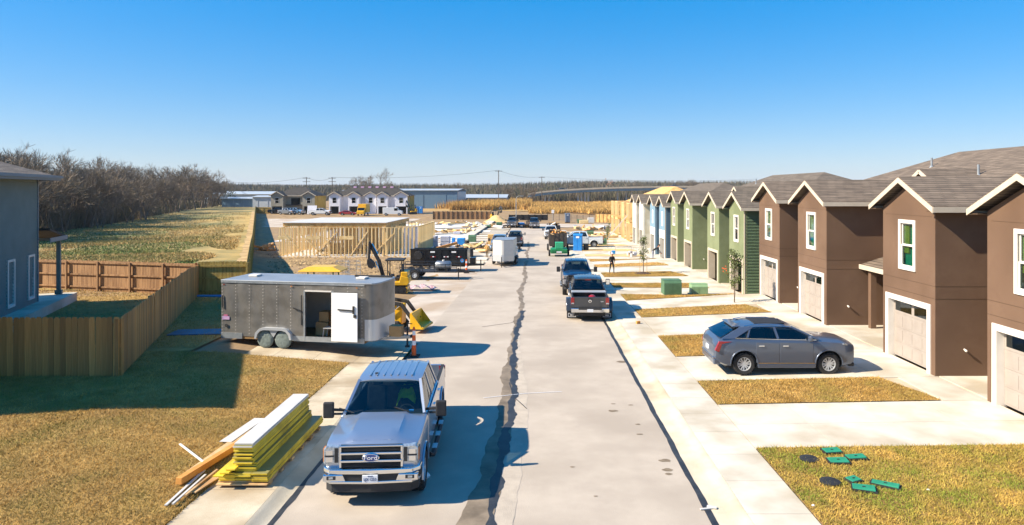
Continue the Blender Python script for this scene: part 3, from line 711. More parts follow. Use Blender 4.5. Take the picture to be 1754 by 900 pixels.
# the framed, unclad block at the end of the row
fr_t = thing('framed_house', 'open yellow timber frame of a two storey town house at the row end', 'house frame', (HX, HY[3], -1.12), 0, None)
stud = None
def studs(parent, p, q, z0, z1, sp=.6, sz=.1, plates=True, wd=.07):
    global stud
    p, q = Vector(p), Vector(q); L = (q-p).length; n = max(1, int(L/sp)); a = math.atan2((q-p).y, (q-p).x)
    if stud is None:
        stud = MB().box(-.5, .5, -.5, .5, 0, 1).build('stud', M['stud'], parent); first = True
    else: first = False
    for i in range(n+1):
        c = p+(q-p)*i/n
        o = stud if first and i == 0 else instance(stud, parent)
        o.location = (c.x, c.y, z0); o.rotation_euler = (0, 0, a); o.scale = (wd, sz, z1-z0)
    if plates:
        for zz in (z0-.03, z1):
            MB().bar((p.x, p.y, zz+.03), (q.x, q.y, zz+.03), sz, .06).build('plate', M['stud'], parent)
for k, (a, b2) in enumerate(BUMPS):
    for z0, z1 in ((0, 2.7), (2.95, 5.6)):
        studs(fr_t, (0, a, 0), (0, b2, 0), z0, z1, .55, .14); studs(fr_t, (.2, a, 0), (3, a, 0), z0, z1, .6, .14); studs(fr_t, (.2, b2, 0), (3, b2, 0), z0, z1, .6, .14)
    MB().box(0, 3.0, a, b2, 2.76, 2.93).build('floor_deck', M['osb'], fr_t)
    if k in (1,): MB().box(.08, .1, a+.2, b2-.3, 3.0, 5.5).build('sheathing', M['wrap'], fr_t)
mb = MB(); mb.box(3.05, 3.2, 0, 24.2, 0, 5.6); mb.build('back_wall', M['osb'], fr_t)
L = 24.25; e = .4; A = [(3.05-e, -e, 5.66), (13.6, -e, 5.66), (13.6, L+e, 5.66), (3.05-e, L+e, 5.66)]
m = MB(); m.add(A+[(8.1, 6.6, 8.2), (8.1, L-6.6, 8.2)], [(0,1,4),(1,2,5,4),(2,3,5),(3,0,4,5),(3,2,1,0)]); m.build('roof_deck', M['osb'], fr_t)
MB().bar((-3.4, 2, .1), (0, 2, 3.9), .09, .14).build('brace', M['white'], fr_t)

# ================================================================ left side houses and fences
def picket_mesh(wd, ht):
    b = MB(); e = .035
    b.prism([(-wd/2, 0), (wd/2, 0), (wd/2, ht-e), (wd/2-e, ht), (-wd/2+e, ht), (-wd/2, ht-e)], 'y', -.011, .011)
    return b
def picket_fence(name, label, p, q, m, ht=1.97, wd=.195, single=True, side=1, posts=True, zf=G, rails=3):
    """pickets on the `side` (left of p->q if 1) and rails and posts on the other"""
    p, q = Vector(p), Vector(q); d = q-p; L = d.length; a = math.atan2(d.y, d.x); u = d/L; nn = Vector((-u.y, u.x))*side
    t = thing(name, label, 'fence', (p.x, p.y, 0)); n = int(L/wd); proto = None; big = MB()
    for i in range(n):
        c = u*(wd*(i+.5)) + nn*.04; z = zf(p.x+c.x, p.y+c.y)-.03
        if single:
            if proto is None: o = proto = picket_mesh(wd-.008, 1).build('picket', m, t)
            else: o = instance(proto, t)
            o.location = (c.x, c.y, z); o.rotation_euler = (random.gauss(0, .004), random.gauss(0, .006), a); o.scale = (1, 1, (ht+.03)+random.uniform(-.012, .012))
        else:
            x0 = Matrix.Translation((c.x, c.y, z)) @ Matrix.Rotation(a, 4, 'Z')
            pm = picket_mesh(wd-.008, ht+.03+random.uniform(-.012, .012)); big.add([x0 @ Vector(v) for v in pm.v], pm.f)
    if not single: stuff(big.build('pickets', m, t))
    np_ = max(1, round(L/2.4))
    for i in range(np_):
        c0 = u*(L*i/np_) - nn*.02; c1 = u*(L*(i+1)/np_) - nn*.02
        z0, z1 = zf(p.x+c0.x, p.y+c0.y), zf(p.x+c1.x, p.y+c1.y)
        for hz in ([.25, 1.0, 1.72] if rails == 3 else [.35, 1.6]):
            MB().bar((c0.x, c0.y, z0+hz), (c1.x, c1.y, z1+hz), .045, .09).build('rail', m, t)
    if posts:
        for i in range(np_+1):
            c = u*(L*i/np_) - nn*.09; z = zf(p.x+c.x, p.y+c.y)
            MB().box(-.05, .05, -.05, .05, -.1, ht-.06).build('post', m, t, loc=(c.x, c.y, z), rz=a)
    return t
FC = Vector((-13.86, 22.1)); FB = Vector((-19.9, 39.05))
picket_fence('picket_fence', 'cedar picket fence across the lawn, pickets towards the street corner', FC, (-21.2, 22.1), M['picket'], side=1)
picket_fence('picket_fence', 'weathered cedar picket fence running back beside the grey trailer', FC, FB, M['picket'], side=-1)
picket_fence('picket_fence', 'reddish cedar fence with open rails behind the back yard', FB, (-36, 42.9), M['picket_red'], side=-1, single=False, ht=1.85)
picket_fence('picket_fence', 'short yellow pine fence panel joining the long boundary fence', FB, (-17.1, 39.3), M['picket_y'], side=1, single=False)
picket_fence('picket_fence', 'long yellow pine boundary fence between the field and building plot', (-17.1, 39.3), (xlong(205), 205), M['picket_y'], side=1, single=False, zf=lambda x, y: min(G(x, y), G(x-1.0, y)))
picket_fence('picket_fence', 'far yellow pine fence beside the tan house', (xlong(205), 205), (-80, 205), M['picket_y'], side=1, single=False)

# left house with porch
ang = math.atan2(1, -.356)             # direction of its right-hand wall
lh = thing('house', 'slate blue lap sided house with a small posted back porch', 'house', (-25.5, 34.0, .9), ang-math.pi/2)
# local: y back along the wall, x to the right (towards the street), house occupies x<0, y<0 (towards the camera)
b = MB(); b.box(-11, -.03, -14, 0, -.7, 6.25); b.build('wall', M['slate_side'], lh)
for k in range(36):
    lb = MB(); laps(lb, -14, 0, -.03, -.05+k*.17, -.05+(k+1)*.17, .17, 0, axis='y', out=1); lb.build('siding_board', M['slate_side'], lh)
MB().box(-.03, .03, -.06, .02, -.1, 6.2).build('corner_trim', M['slate_trim'], lh)
b = MB(); e = .75; A = [(-11-e, -14-e, 6.2), (e, -14-e, 6.2), (e, e, 6.2), (-11-e, e, 6.2)]; th = .16
up = lambda p: (p[0], p[1], p[2]+th)
b.add([up(p) for p in A]+[(-5.5, -8, 8.7), (-5.5, -6, 8.7)], [(0,1,4),(1,2,5,4),(2,3,5),(3,0,4,5)]); b.add(A, [(3,2,1,0)]); rf = b.build('roof', M['shingle'], lh)
b = MB(); b.box(e, e+.025, -14-e, e+.025, 6.17, 6.42); b.box(-11-e, e, e, e+.025, 6.17, 6.42); b.box(e+.025, e+.11, -14-e, e+.1, 6.28, 6.40); b.build('fascia', M['slate_trim'], rf)
for yy in (-.95, -3.4): window(lh, (.0, yy, .35), .62, 2.0, rz=math.pi/2, t=.11, back=M['dark'], sheet=M['yellow_sheet'], pane=M['pane_dk'])
b = MB(); b.prism([(0, 3.55), (2.9, 3.05), (2.9, 3.17), (0, 3.67)], 'y', 0, 0) if 0 else b.add([(-6, .02, 3.6), (.5, .02, 3.6), (.5, 2.7, 3.05), (-6, 2.7, 3.05), (-6, .02, 3.72), (.5, .02, 3.72), (.5, 2.7, 3.17), (-6, 2.7, 3.17)], [(0,3,2,1),(4,5,6,7),(0,1,5,4),(1,2,6,5),(2,3,7,6),(3,0,4,7)])
pr = b.build('porch_roof', M['shingle_dk'], lh); MB().box(.505, .53, .02, 2.72, 2.98, 3.2).box(-6, .5, 2.705, 2.73, 2.9, 3.19).build('fascia', M['slate_trim'], pr)
b = MB(); b.box(.1, .28, 2.35, 2.53, 0, 3.0); b.box(.04, .34, 2.29, 2.59, 0, .22); b.build('porch_post', M['slate_side'], lh)
MB().box(-6, .9, -9, 3.0, -.7, -.02).build('patio_slab', M['conc'], lh)
# neighbouring house beside the lawn (its shadow lies across the grass)
nh = thing('house', 'two storey house standing beside the shaded lawn', 'house', (0, 0, .4))
quad = [(-17.2, 17.5), (-19.7, 24.4), (-30, 24.4), (-30, 17.5)]
b = MB(); n = 4; b.add([(p[0]-.4, p[1], 0) for p in quad]+[(p[0]-.4, p[1], 6.3) for p in quad], [(0,1,5,4),(1,2,6,5),(2,3,7,6),(3,0,4,7),(4,5,6,7)]); b.build('wall', M['slate_side'], nh)
b = MB(); b.add([(p[0], p[1], 6.3) for p in quad]+[(-23.5, 20.5, 7.3), (-26.5, 20.9, 7.3)], [(0,1,4),(1,2,5,4),(2,3,5),(3,0,4,5),(3,2,1,0)]); b.build('roof', M['shingle'], nh)
# ================================================================ vehicles
def wheel(parent, loc, r=.41, wd=.28, rim=.25, rimm=None, side=1, spokes=8, name='wheel', cover=None):
    """axis along x, outer face towards side*x"""
    h = wd/2; rimm = rimm or M['alloy']
    e = bpy.data.objects.new(name, None); C.objects.link(e); e.parent = parent; e.location = loc
    t = MB(); t.lathe([(rim, -h*.9), (r*.9, -h), (r*.975, -h*.8), (r, -h*.45), (r, h*.45), (r*.975, h*.8), (r*.9, h), (rim, h*.9), (rim-.01, h*.6)], ax='x', n=28, caps=False)
    n = 26
    for i in range(n):                                   # tread blocks
        a = 2*math.pi*i/n
        for s in (-.55, .55): t.cbox((s*h, math.cos(a)*r*.995, math.sin(a)*r*.995), (h*.6, .045, .03), 0, 0, rx=a-math.pi/2)
    t.build('tyre', M['rubber'], e, smooth=40)
    s = side; b = MB(); b.lathe([(rim+.005, -s*h*.8), (rim+.005, s*h*.85), (rim-.02, s*h*.86), (rim-.03, s*h*.4)], ax='x', n=24, caps=False)
    b.lathe([(.0, s*h*.62), (.05, s*h*.62), (.07, s*h*.5), (.075, s*h*.3)], ax='x', n=12)
    for i in range(spokes):
        a = 2*math.pi*(i+.15*(i % 2))/spokes
        b.bar((s*h*.48, math.cos(a)*.05, math.sin(a)*.05), (s*h*.62, math.cos(a)*(rim-.012), math.sin(a)*(rim-.012)), .042, .03, up=(1, 0, 0))
    b.lathe([(rim-.02, s*h*.1), (.02, s*h*.12)], ax='x', n=16, mi=1)
    b.build('rim', [rimm, M['blackm']], e, smooth=35)
    return e
def arch_cutters(axles, r, hw, depth=.34):
    out = []
    for y, rr in axles:
        for s in (-1, 1):
            b = MB(); b.lathe([(rr, s*(hw-depth)), (rr, s*(hw+.2))], (0, y, r+.02), ax='x', n=28)
            out.append(b.mesh('cutter', [M['blackm']]))
    return out
def ring(y, hw, zb, zs, zt, zc, tub=None, inset=.0):
    """closed body section; tub lowers the middle (cab interior)"""
    h = [(0, zb), (hw-.12, zb), (hw-.03, zb+.06), (hw-.005, zb+.2), (hw, (zb+zs)*.52), (hw-.004, zs-.1), (hw-.03, zs-.02), (hw-.075, zs)]
    h += [(hw*.6, zt), (hw*.5, zc), (hw*.3, zc+.003), (0, zc+.004)] if tub is None else [(hw-.1, zs-.01), (hw-.11, tub), (hw*.3, tub), (0, tub)]
    L = [(x, y, z) for x, z in h]; return L + [(-x, y, z) for x, z in h[-2:0:-1]]
def quad_glass(parent, name, pts, m, bulge=(0, 0, 0), n=5):
    """curved pane from four corners (a,b,c,d)"""
    a, b, c, d = [Vector(p) for p in pts]; g = MB(); vs = []; bu = Vector(bulge)
    for j in range(n+1):
        for i in range(n+1):
            u, v = i/n, j/n
            vs.append(a*(1-u)*(1-v)+b*u*(1-v)+c*u*v+d*(1-u)*v + bu*(1-(2*u-1)**2))
    g.add(vs, [(j*(n+1)+i, j*(n+1)+i+1, (j+1)*(n+1)+i+1, (j+1)*(n+1)+i) for j in range(n) for i in range(n)])
    return g.build(name, m, parent, smooth=60)
def pickup(label, loc, rz, pm, group='pickup trucks parked along the street', scale=1, detail=2, dually=False, lift=0, chrome=True, canopy=None, glassm=None, name='pickup_truck'):
    """crew cab pickup, nose towards local -y"""
    t = thing(name, label, 'pickup truck', loc, rz, group, scale)
    r = .41+.05*(lift > 0); z = lift; hw = .985; af, ar = -2.15, 1.9
    bt = M['chrome'] if chrome else M['blackm']; gm_ = glassm or M['carglass']
    body = MB()
    S = [(-3.0, .88, .7, 1.24, 1.26, 1.27), (-2.97, .93, .66, 1.28, 1.315, 1.325), (-2.9, .955, .62, 1.305, 1.345, 1.375), (-2.75, .97, .58, 1.32, 1.355, 1.41), (-2.4, .985, .5, 1.335, 1.365, 1.44), (-1.9, hw, .45, 1.365, 1.39, 1.46), (-1.6, hw, .45, 1.39, 1.43, 1.47), (-1.52, hw, .45, 1.4, 1.44, 1.475)]
    rings = [ring(y, w_, zb+z, zs+z, zt+z, zc+z) for y, w_, zb, zs, zt, zc in S]
    rings += [ring(y, hw, .45+z, 1.42+z, 0, 0, tub=.8+z) for y in (-1.5, -.4, .6, 1.16)]
    rings += [ring(1.18, hw, .45+z, 1.42+z, 1.42+z, 1.42+z)]
    body.loft(rings); o = body.build('body', [pm, M['blackm']], t)
    cut(o, arch_cutters([(af, r+.13)], r, hw)); o.data.shade_smooth(); o.data.set_sharp_from_angle(angle=R(28))
    # bed
    bw = hw+.0; U = [(-bw+.02, .5), (-bw, .62), (-bw, 1.2), (-bw+.03, 1.33), (-bw+.11, 1.33), (-bw+.13, .82), (bw-.13, .82), (bw-.11, 1.33), (bw-.03, 1.33), (bw, 1.2), (bw, .62), (bw-.02, .5)]
    b = MB(); b.prism([(x, zz+z) for x, zz in U], 'y', 1.22, 3.05); bed = b.build('bed', [pm, M['blackm']], t)
    cut(bed, arch_cutters([(ar, r+.13)], r, hw, .5 if dually else .34)); bed.data.shade_smooth(); bed.data.set_sharp_from_angle(angle=R(30))
    MB().box(-bw+.14, bw-.14, 1.24, 3.04, .822+z, .835+z).build('bed_liner', M['blackm'], bed)
    MB().box(-bw+.13, bw-.13, 1.225, 1.28, .82+z, 1.31+z).build('bed_front', pm, bed)
    for s in (-1, 1): MB().box(s*bw-s*.13 if s < 0 else bw-.13+.02, s*bw+.02 if s < 0 else bw-.02, 1.25, 3.05, 1.331+z, 1.345+z).build('rail_cap', M['blackm'], bed)
    tg = MB().box(-bw+.1, bw-.1, 3.05, 3.12, .78+z, 1.34+z).build('tailgate', pm, t, bevel=.02)
    MB().box(-.12, .12, 3.12, 3.135, 1.2+z, 1.27+z).build('handle', M['blackm'], tg)
    if dually:
        for s in (-1, 1):
            fb = MB(); pts = []
            for i in range(11):
                a = math.pi*i/10; pts.append((math.cos(a)*.68, math.sin(a)*.62))
            prof = [(y+ar, zz+.52+z) for y, zz in pts] + [(ar-.56, .52+z)] + [(ar+math.cos(math.pi*(1-i/10))*.54, .52+z+math.sin(math.pi*(1-i/10))*.5) for i in range(11)]
            fb.prism(prof, 'x', s*(hw-.02), s*(hw+.24)); fb.build('rear_fender', pm, bed, smooth=40, bevel=.03)
    # cab frame
    bz = 1.42+z; rz_ = 1.98+z; W0, W1 = .9, .72; yA, yB, yC, yD, yM = -1.5, -.72, .88, 1.14, -.02
    for s in (-1, 1):
        for nm, p, q, w_ in (('pillar', (s*W0, yA, bz), (s*W1, yB, rz_), .07), ('pillar', (s*W0, yM, bz), (s*W1, yM+.04, rz_), .09), ('pillar', (s*W0, yD-.04, bz), (s*W1, yC, rz_), .13)):
            MB().bar(p, q, .06, w_, up=(0, 1, 0)).build(nm, pm if nm == 'pillar' else pm, t)
        quad_glass(t, 'side_window', [(s*(W0+.012), yA+.16, bz), (s*(W0+.012), yM-.04, bz), (s*(W1+.012), yM-.01, rz_-.01), (s*(W1+.012), yB+.03, rz_-.01)], M['tint'] if glassm is None else glassm, (s*.015, 0, 0))
        quad_glass(t, 'side_window', [(s*(W0+.012), yM+.05, bz), (s*(W0+.012), yD-.1, bz), (s*(W1+.012), yC-.06, rz_-.01), (s*(W1+.012), yM+.08, rz_-.01)], M['tint'], (s*.015, 0, 0))
    quad_glass(t, 'windshield', [(-W0+.03, yA-.03, bz+.02), (W0-.03, yA-.03, bz+.02), (W1-.02, yB-.02, rz_), (-W1+.02, yB-.02, rz_)], gm_, (0, -.07, 0))
    quad_glass(t, 'rear_window', [(-W0+.1, yD+.012, bz+.02), (W0-.1, yD+.012, bz+.02), (W1-.06, yC+.01, rz_), (-W1+.06, yC+.01, rz_)], M['tint'])
    rb = MB(); n = 8; vs = []
    def rw(v): return W1+.03-.10*max(0, abs(v*2-1)-.8)/.2*.5
    xs_, ys_ = [i/8*2-1 for i in range(9)], [yB-.06+(yC+.1-yB+.06)*j/8 for j in range(9)]
    top = lambda u, v: rz_+.085-.05*abs(u)**3-.05*(2*v-1)**4
    rings = []
    for j, yy in enumerate(ys_):
        v = j/8; wd = rw(v); rings.append([(u*wd, yy, top(u, v)) for u in xs_] + [(wd-.01, yy, rz_-.03), (-wd+.01, yy, rz_-.03)])
    rb.loft(rings); ro = rb.build('roof', pm, t, smooth=40)
    if detail >= 2:
        for k in range(7):
            x = -.5+k/6; MB().box(x-.022, x+.022, yB+.12, yC-.12, rz_+.07, rz_+.092-.02*abs(x)).build('roof_rib', pm, ro, bevel=.008)
        MB().cbox((-.36, yB+.25, rz_+.09), (.07, .05, .025)).build('roof_antenna', M['blackm'], ro)
    # doors, handles, steps
    for s in (-1, 1):
        for y0, y1 in ((-1.42, -.06), (-.03, 1.1)):
            d = MB(); d.prism([(y0, .56+z), (y1, .56+z), (y1, 1.4+z), (y0, 1.4+z)], 'x', s*(hw-.01), s*(hw+.012)); dd = d.build('door', pm, t, bevel=.012)
            MB().box(*sorted((s*(hw+.01), s*(hw+.045))), y1-.28, y1-.1, 1.22+z, 1.25+z).build('door_handle', M['chrome'] if chrome else M['blackm'], dd)
        st = MB(); st.path([(s*(hw+.02), -1.35, .42+z*.6), (s*(hw+.09), -1.25, .38+z*.6), (s*(hw+.09), 1.05, .38+z*.6), (s*(hw+.02), 1.15, .42+z*.6)], .055, 8); sto = st.build('running_board', M['blackm'], t, smooth=40)
        for yy in (-1.0, -.2, .6): MB().box(*sorted((s*(hw+.03), s*(hw+.15))), yy, yy+.3, .425+z*.6, .437+z*.6).build('step_pad', M['alloy'], sto)
        mr = MB(); mr.bar((s*(W0+.02), -1.32, 1.46+z), (s*1.2, -1.38, 1.5+z), .05, .05); mr.bar((s*(W0+.02), -1.32, 1.38+z), (s*1.2, -1.38, 1.40+z), .04, .04); mr.build('mirror_arm', M['blackm'], t)
        mo = MB().box(s*1.27-.12, s*1.27+.12, -1.46, -1.36, 1.32+z, 1.68+z).build('mirror', M['blackm'], t, bevel=.03)
        MB().box(s*1.27-.1, s*1.27+.1, -1.362, -1.355, 1.36+z, 1.64+z).build('mirror_glass', M['chrome'], mo)
        # lights
        hl = MB(); hl.prism([(s*.64, .95+z), (s*.955, .93+z), (s*.955, 1.24+z), (s*.9, 1.3+z), (s*.64, 1.29+z)], 'y', -3.06, -2.88); h_ = hl.build('headlight', M['lamp'], t, bevel=.02)
        MB().box(*sorted((s*.66, s*.73)), -3.075, -3.055, .97+z, 1.26+z).build('lamp_bezel', M['blackm'], h_)
        for zz in (.98, 1.12): MB().box(*sorted((s*.77, s*.9)), -3.07, -3.055, zz+z, zz+.1+z).build('reflector', M['chrome'], h_)
        MB().box(*sorted((s*.74, s*.93)), -3.068, -3.055, 1.085+z, 1.115+z).build('lamp_divider', M['blackm'], h_)
        MB().box(*sorted((s*.955, s*.972)), -3.03, -2.86, .98+z, 1.24+z).build('side_marker', M['amber'], h_)
        tl = MB().box(*sorted((s*(bw-.17), s*(bw+.006))), 3.04, 3.135, .95+z, 1.3+z).build('taillight', M['red'], t, bevel=.01)
        MB().box(*sorted((s*(bw-.15), s*(bw-.02))), 3.134, 3.14, .97+z, 1.04+z).build('reversing_lamp', M['lamp'], tl)
        fx = hw-.15
        for yy in (af, ar):
            if dually and yy == ar:
                wheel(t, (s*(hw+.08), yy, r), r, .22, .24, side=s); wheel(t, (s*(hw-.2), yy, r), r, .22, .24, side=s)
            else: wheel(t, (s*(fx+.02), yy, r), r, .29, .25 if not lift else .24, side=s)
        fl = MB(); n = 12
        fl.path([(s*(hw+.012), af+math.cos(math.pi*i/n)*(r+.15), r+.02+math.sin(math.pi*i/n)*(r+.15)) for i in range(n+1)], .03, 6); fl.build('wheel_arch', pm if not lift else M['blackm'], t, smooth=40)
        if not dually:
            fl = MB(); fl.path([(s*(hw+.012), ar+math.cos(math.pi*i/n)*(r+.15), r+.02+math.sin(math.pi*i/n)*(r+.15)) for i in range(n+1)], .03, 6); fl.build('wheel_arch', pm if not lift else M['blackm'], t, smooth=40)
    # nose
    MB().box(-.62, .62, -3.03, -2.9, .84+z, 1.3+z).build('grille_back', M['blackm'], t)
    gr = MB().box(-.64, .64, -3.06, -3.02, 1.27+z, 1.3+z).build('grille', bt, t, bevel=.008)
    for s in (-1, 1): MB().box(*sorted((s*.6, s*.64)), -3.06, -3.02, .86+z, 1.27+z).build('grille_bar', bt, gr)
    for zz in (.87, .895, .92, 1.2, 1.225, 1.25): MB().box(-.6, .6, -3.05, -3.02, zz+z, zz+.012+z).build('grille_bar', M['blackm'], gr)
    for zz in (.965, 1.12): MB().box(-.62, .62, -3.08, -3.02, zz+z, zz+.05+z).build('grille_bar', bt, gr, bevel=.012)
    b = MB(); P_ = [(-1.0, -2.75), (-.99, -2.95), (-.84, -3.1), (0, -3.15), (.84, -3.1), (.99, -2.95), (1.0, -2.75), (.9, -2.75), (.75, -2.97), (0, -3.0), (-.75, -2.97), (-.9, -2.75)]
    b.prism(P_, 'z', .74+z, .85+z); fbp = b.build('front_bumper', bt, t, bevel=.025)
    b = MB(); b.prism([(x*.99, y+.03) for x, y in P_], 'z', .6+z, .74+z); b.build('bumper_mask', M['blackm'], fbp)
    for s in (-1, 1):
        b = MB(); b.prism([(s*.5, .6+z), (s*.96, .6+z), (s*.96, .74+z), (s*.56, .74+z)], 'y', -3.115, -2.95); b.build('bumper_end', bt, fbp, bevel=.02)
        MB().box(*sorted((s*.7, s*.88)), -3.122, -3.1, .64+z, .71+z).build('fog_pocket', M['blackm'], fbp); MB().box(*sorted((s*.75, s*.84)), -3.126, -3.11, .655+z, .7+z).build('fog_lamp', M['lamp'], fbp)
    b = MB(); b.prism([(x*.985, y+.02) for x, y in P_], 'z', .54+z, .6+z); b.build('bumper_lip', bt, fbp, bevel=.015)
    b = MB(); b.prism([(x*.95, y+.06) for x, y in P_], 'z', .36+z, .54+z); b.build('air_dam', M['blackm'], fbp)
    pl = MB().box(-.155, .155, -3.175, -3.15, .59+z, .745+z).build('licence_plate', M['plate'], fbp, bevel=.006)
    rbm = MB().box(-.98, .98, 3.1, 3.3, .56+z, .78+z).build('rear_bumper', bt, t, bevel=.03)
    MB().box(-.6, .6, 3.12, 3.305, .7+z, .79+z).build('bumper_step', M['blackm'], rbm); MB().box(-.155, .155, 3.3, 3.31, .59+z, .74+z).build('licence_plate', M['plate'], rbm)
    MB().box(-.8, .8, -2.7, 3.0, .34+z, .5+z).build('chassis', M['blackm'], t)
    for yy in (af, ar): MB().tube((-.8, yy, r), (.8, yy, r), .07).build('axle', M['blackm'], t)
    # interior
    MB().box(-.86, .86, -1.5, -1.05, .8+z, 1.39+z).build('dashboard', M['blackm'], t, bevel=.05)
    for s in (-1, 1):
        b = MB(); b.box(s*.42-.25, s*.42+.25, -.55, -.1, .82+z, 1.0+z); st = b.build('seat', M['seat'], t, bevel=.05)
        b = MB(); b.cbox((s*.42, -.08, 1.34+z), (.48, .14, .62), rx=R(-12)); b.build('backrest', M['seat'], st, bevel=.05)
        b = MB(); b.cbox((s*.42, .02, 1.74+z), (.26, .1, .18)); b.build('headrest', M['seat'], st, bevel=.04)
    MB().box(-.8, .8, .62, .8, .82+z, 1.5+z).build('rear_bench', M['seat'], t, bevel=.05)
    b = MB(); b.path([(.42+.19*math.cos(2*math.pi*i/20), -.98+.09*math.sin(2*math.pi*i/20), 1.26+z+.17*math.sin(2*math.pi*i/20)) for i in range(21)], .018, 6); b.bar((.24, -.98, 1.26+z), (.6, -.98, 1.26+z), .05, .03); b.build('steering_wheel', M['blackm'], t)
    if detail >= 2:
        for s in (-1, 1): MB().bar((s*.62-.05, -1.56, 1.48+z), (s*.62-.55+.15, -1.45, 1.555+z), .02, .015).build('wiper', M['blackm'], t)
    return t
silver = paint('silver_blue_paint', '#aab3c0', .75, .3); grey = paint('graphite_paint', '#4a4c4f', .6, .32); navy = paint('navy_paint', '#1c3a5c', .5, .28)
whitep = paint('white_paint', '#d9dcdc', .0, .35); charc = paint('charcoal_paint', '#3c4148', .5, .35); bluep = paint('pale_blue_paint', '#6f93b4', .4, .35); blackp = paint('black_car_paint', '#16181b', .3, .3); redp = paint('red_paint', '#a3161d', .2, .3)
# ---- the silver pickup in front
f250 = pickup('silver crew cab pickup with chrome grille and bumper beside the lumber stack', (-3.62, 16.95, zr(17)), R(3.1), silver, scale=1.02)
ov = MB(); ov.lathe([(.0, -3.115), (.165, -3.115), (.178, -3.105), (.178, -3.06)], (0, 0, 0), ax='y', n=24); ov.v = [(x, y, z*.46+1.067) for x, y, z in ov.v]
em = ov.build('emblem', M['chrome'], f250)
ov = MB(); ov.lathe([(.0, -3.118), (.153, -3.118), (.157, -3.113)], (0, 0, 0), ax='y', n=24); ov.v = [(x, y, z*.44+1.067) for x, y, z in ov.v]
M['fblue'] = mat('emblem_blue', '#173a78', rough=.2, coat=.5); ov.build('emblem_field', M['fblue'], em)
text('lettering', 'Ford', .115, M['reflect'], em, (0, -3.121, 1.069), (R(90), 0, 0), sx=1.25)
text('lettering', 'SUPER DUTY', .085, silver, f250, (0, -2.94, 1.35), (R(40), 0, 0), sx=1.7)
text('plate_lettering', 'LJX·1253', .085, M['ink'], f250, (0, -3.178, .657), (R(90), 0, 0), sx=.82)
text('plate_lettering', 'TEXAS', .036, M['ink'], f250, (0, -3.178, .722), (R(90), 0, 0))
b = MB(); rv = random.Random(5)
b.grid(fr(.1, .56, .046), fr(-.42, .1, .052), lambda x, y: 1.66-.5*max(0, -y-.02)-1.6*max(0, abs(x-.33)-.12)+.02*math.sin(x*34+y*11)+.02*math.sin(y*31-x*17))
vest = b.build('safety_vest', M['hivis'], smooth=25); vest.parent = None
vest.location = (f250.location.x, f250.location.y, f250.location.z); vest.rotation_euler = f250.rotation_euler; tag(vest, 'neon yellow safety vest draped over the silver pickup seat', 'vest')
MB().box(.55, .66, -1.49, -1.485, 1.46, 1.51).build('windshield_sticker', M['bluepl'], f250)
# ---- graphite dually
ram = pickup('dark grey dual wheel pickup with chrome rear bumper and mud flaps', (2.83, 37.65, zr(37.6)), R(180-1.5), grey, dually=True)
for s in (-1, 1):
    MB().box(s*(.985-.06)-.27, s*(.985-.06)+.27, 2.46, 2.475, .12, .56).build('mud_flap', M['blackm'], ram)
    q = MB()
    for zz in (.18, .36): q.box(s*.925-.2, s*.925+.2, 2.476, 2.48, zz, zz+.02)
    for xx in (-.2, .18): q.box(s*.925+xx, s*.925+xx+.02, 2.476, 2.48, .2, .36)
    q.box(s*.925-.1, s*.925+.1, 2.476, 2.48, .26, .3); q.build('flap_print', M['reflect'], ram)
b = MB(); b.lathe([(.0, 3.124), (.085, 3.124), (.095, 3.118)], (0, 0, 1.12), ax='y', n=14); b.build('emblem', M['chrome'], ram)
b = MB(); b.lathe([(.0, 3.128), (.04, 3.128)], (0, 0, 1.1), ax='y', n=8); b.build('emblem_field', M['blackm'], ram)
text('lettering', '4X4', .07, M['reflect'], ram, (-.62, 3.123, 1.1), (R(90), 0, R(180)), sx=1.3)
text('plate_lettering', 'SAFE', .08, M['ink'], ram, (0, 3.312, .66), (R(90), 0, R(180))) if 0 else None
MB().box(-.16, .16, .97, .99, 1.92, 1.965).build('brake_light', M['red'], ram)
b = MB(); b.box(-.55, .1, 2.2, 2.8, .85, 1.1); b.build('toolbox', M['alloy'], ram)
b = MB(); b.lathe([(.16, .84), (.19, .9), (.19, 1.15), (.1, 1.22)], (-.15, 2.3, .1), n=14); tag(b.build('gas_can', redp), 'red fuel can in the bed of the dark grey pickup', 'fuel can')
bpy.data.objects['gas_can'].matrix_world = Matrix.Translation(ram.location) @ Matrix.Rotation(ram.rotation_euler.z, 4, 'Z')
b = MB(); b.box(-.93, .93, 1.3, 1.75, 1.34, 1.42); b.build('bed_toolbox', M['alloy'], ram, bevel=.02)
# ---- others
pickup('dark navy lifted pickup with black bumper facing the dark grey pickup', (2.75, 47.0, zr(47)), R(-1), navy, lift=.16, chrome=False)
pickup('white pickup with stacked jobsite gear parked nose-in beside the blue toilet', (5.6, 88.6, RZ(5.6, 88)+.0), R(-90), whitep, chrome=False, detail=1)
pickup('white pickup hitched behind the tipped debris trailer', (2.2, 107.5, zr(107)), R(0), whitep, detail=1)
pickup('white pickup with teal tinted windscreen behind the white trailer', (-3.1, 70.5, zr(70)), R(0), whitep, detail=1)
pickup('pale blue pickup parked behind the white pickup', (-4.7, 84, zr(84)), R(0), bluep, detail=1)
pickup('charcoal pickup parked along the far left kerb', (-3.0, 93, zr(93)), R(180), charc, detail=1)
pickup('black pickup at the far end of the street by the silt fence', (-.6, 137, zr(137)), R(2), blackp, detail=1)
pickup('dark pickup half hidden beside the street light', (-5.2, 139, zr(139)), R(0), charc, detail=1)
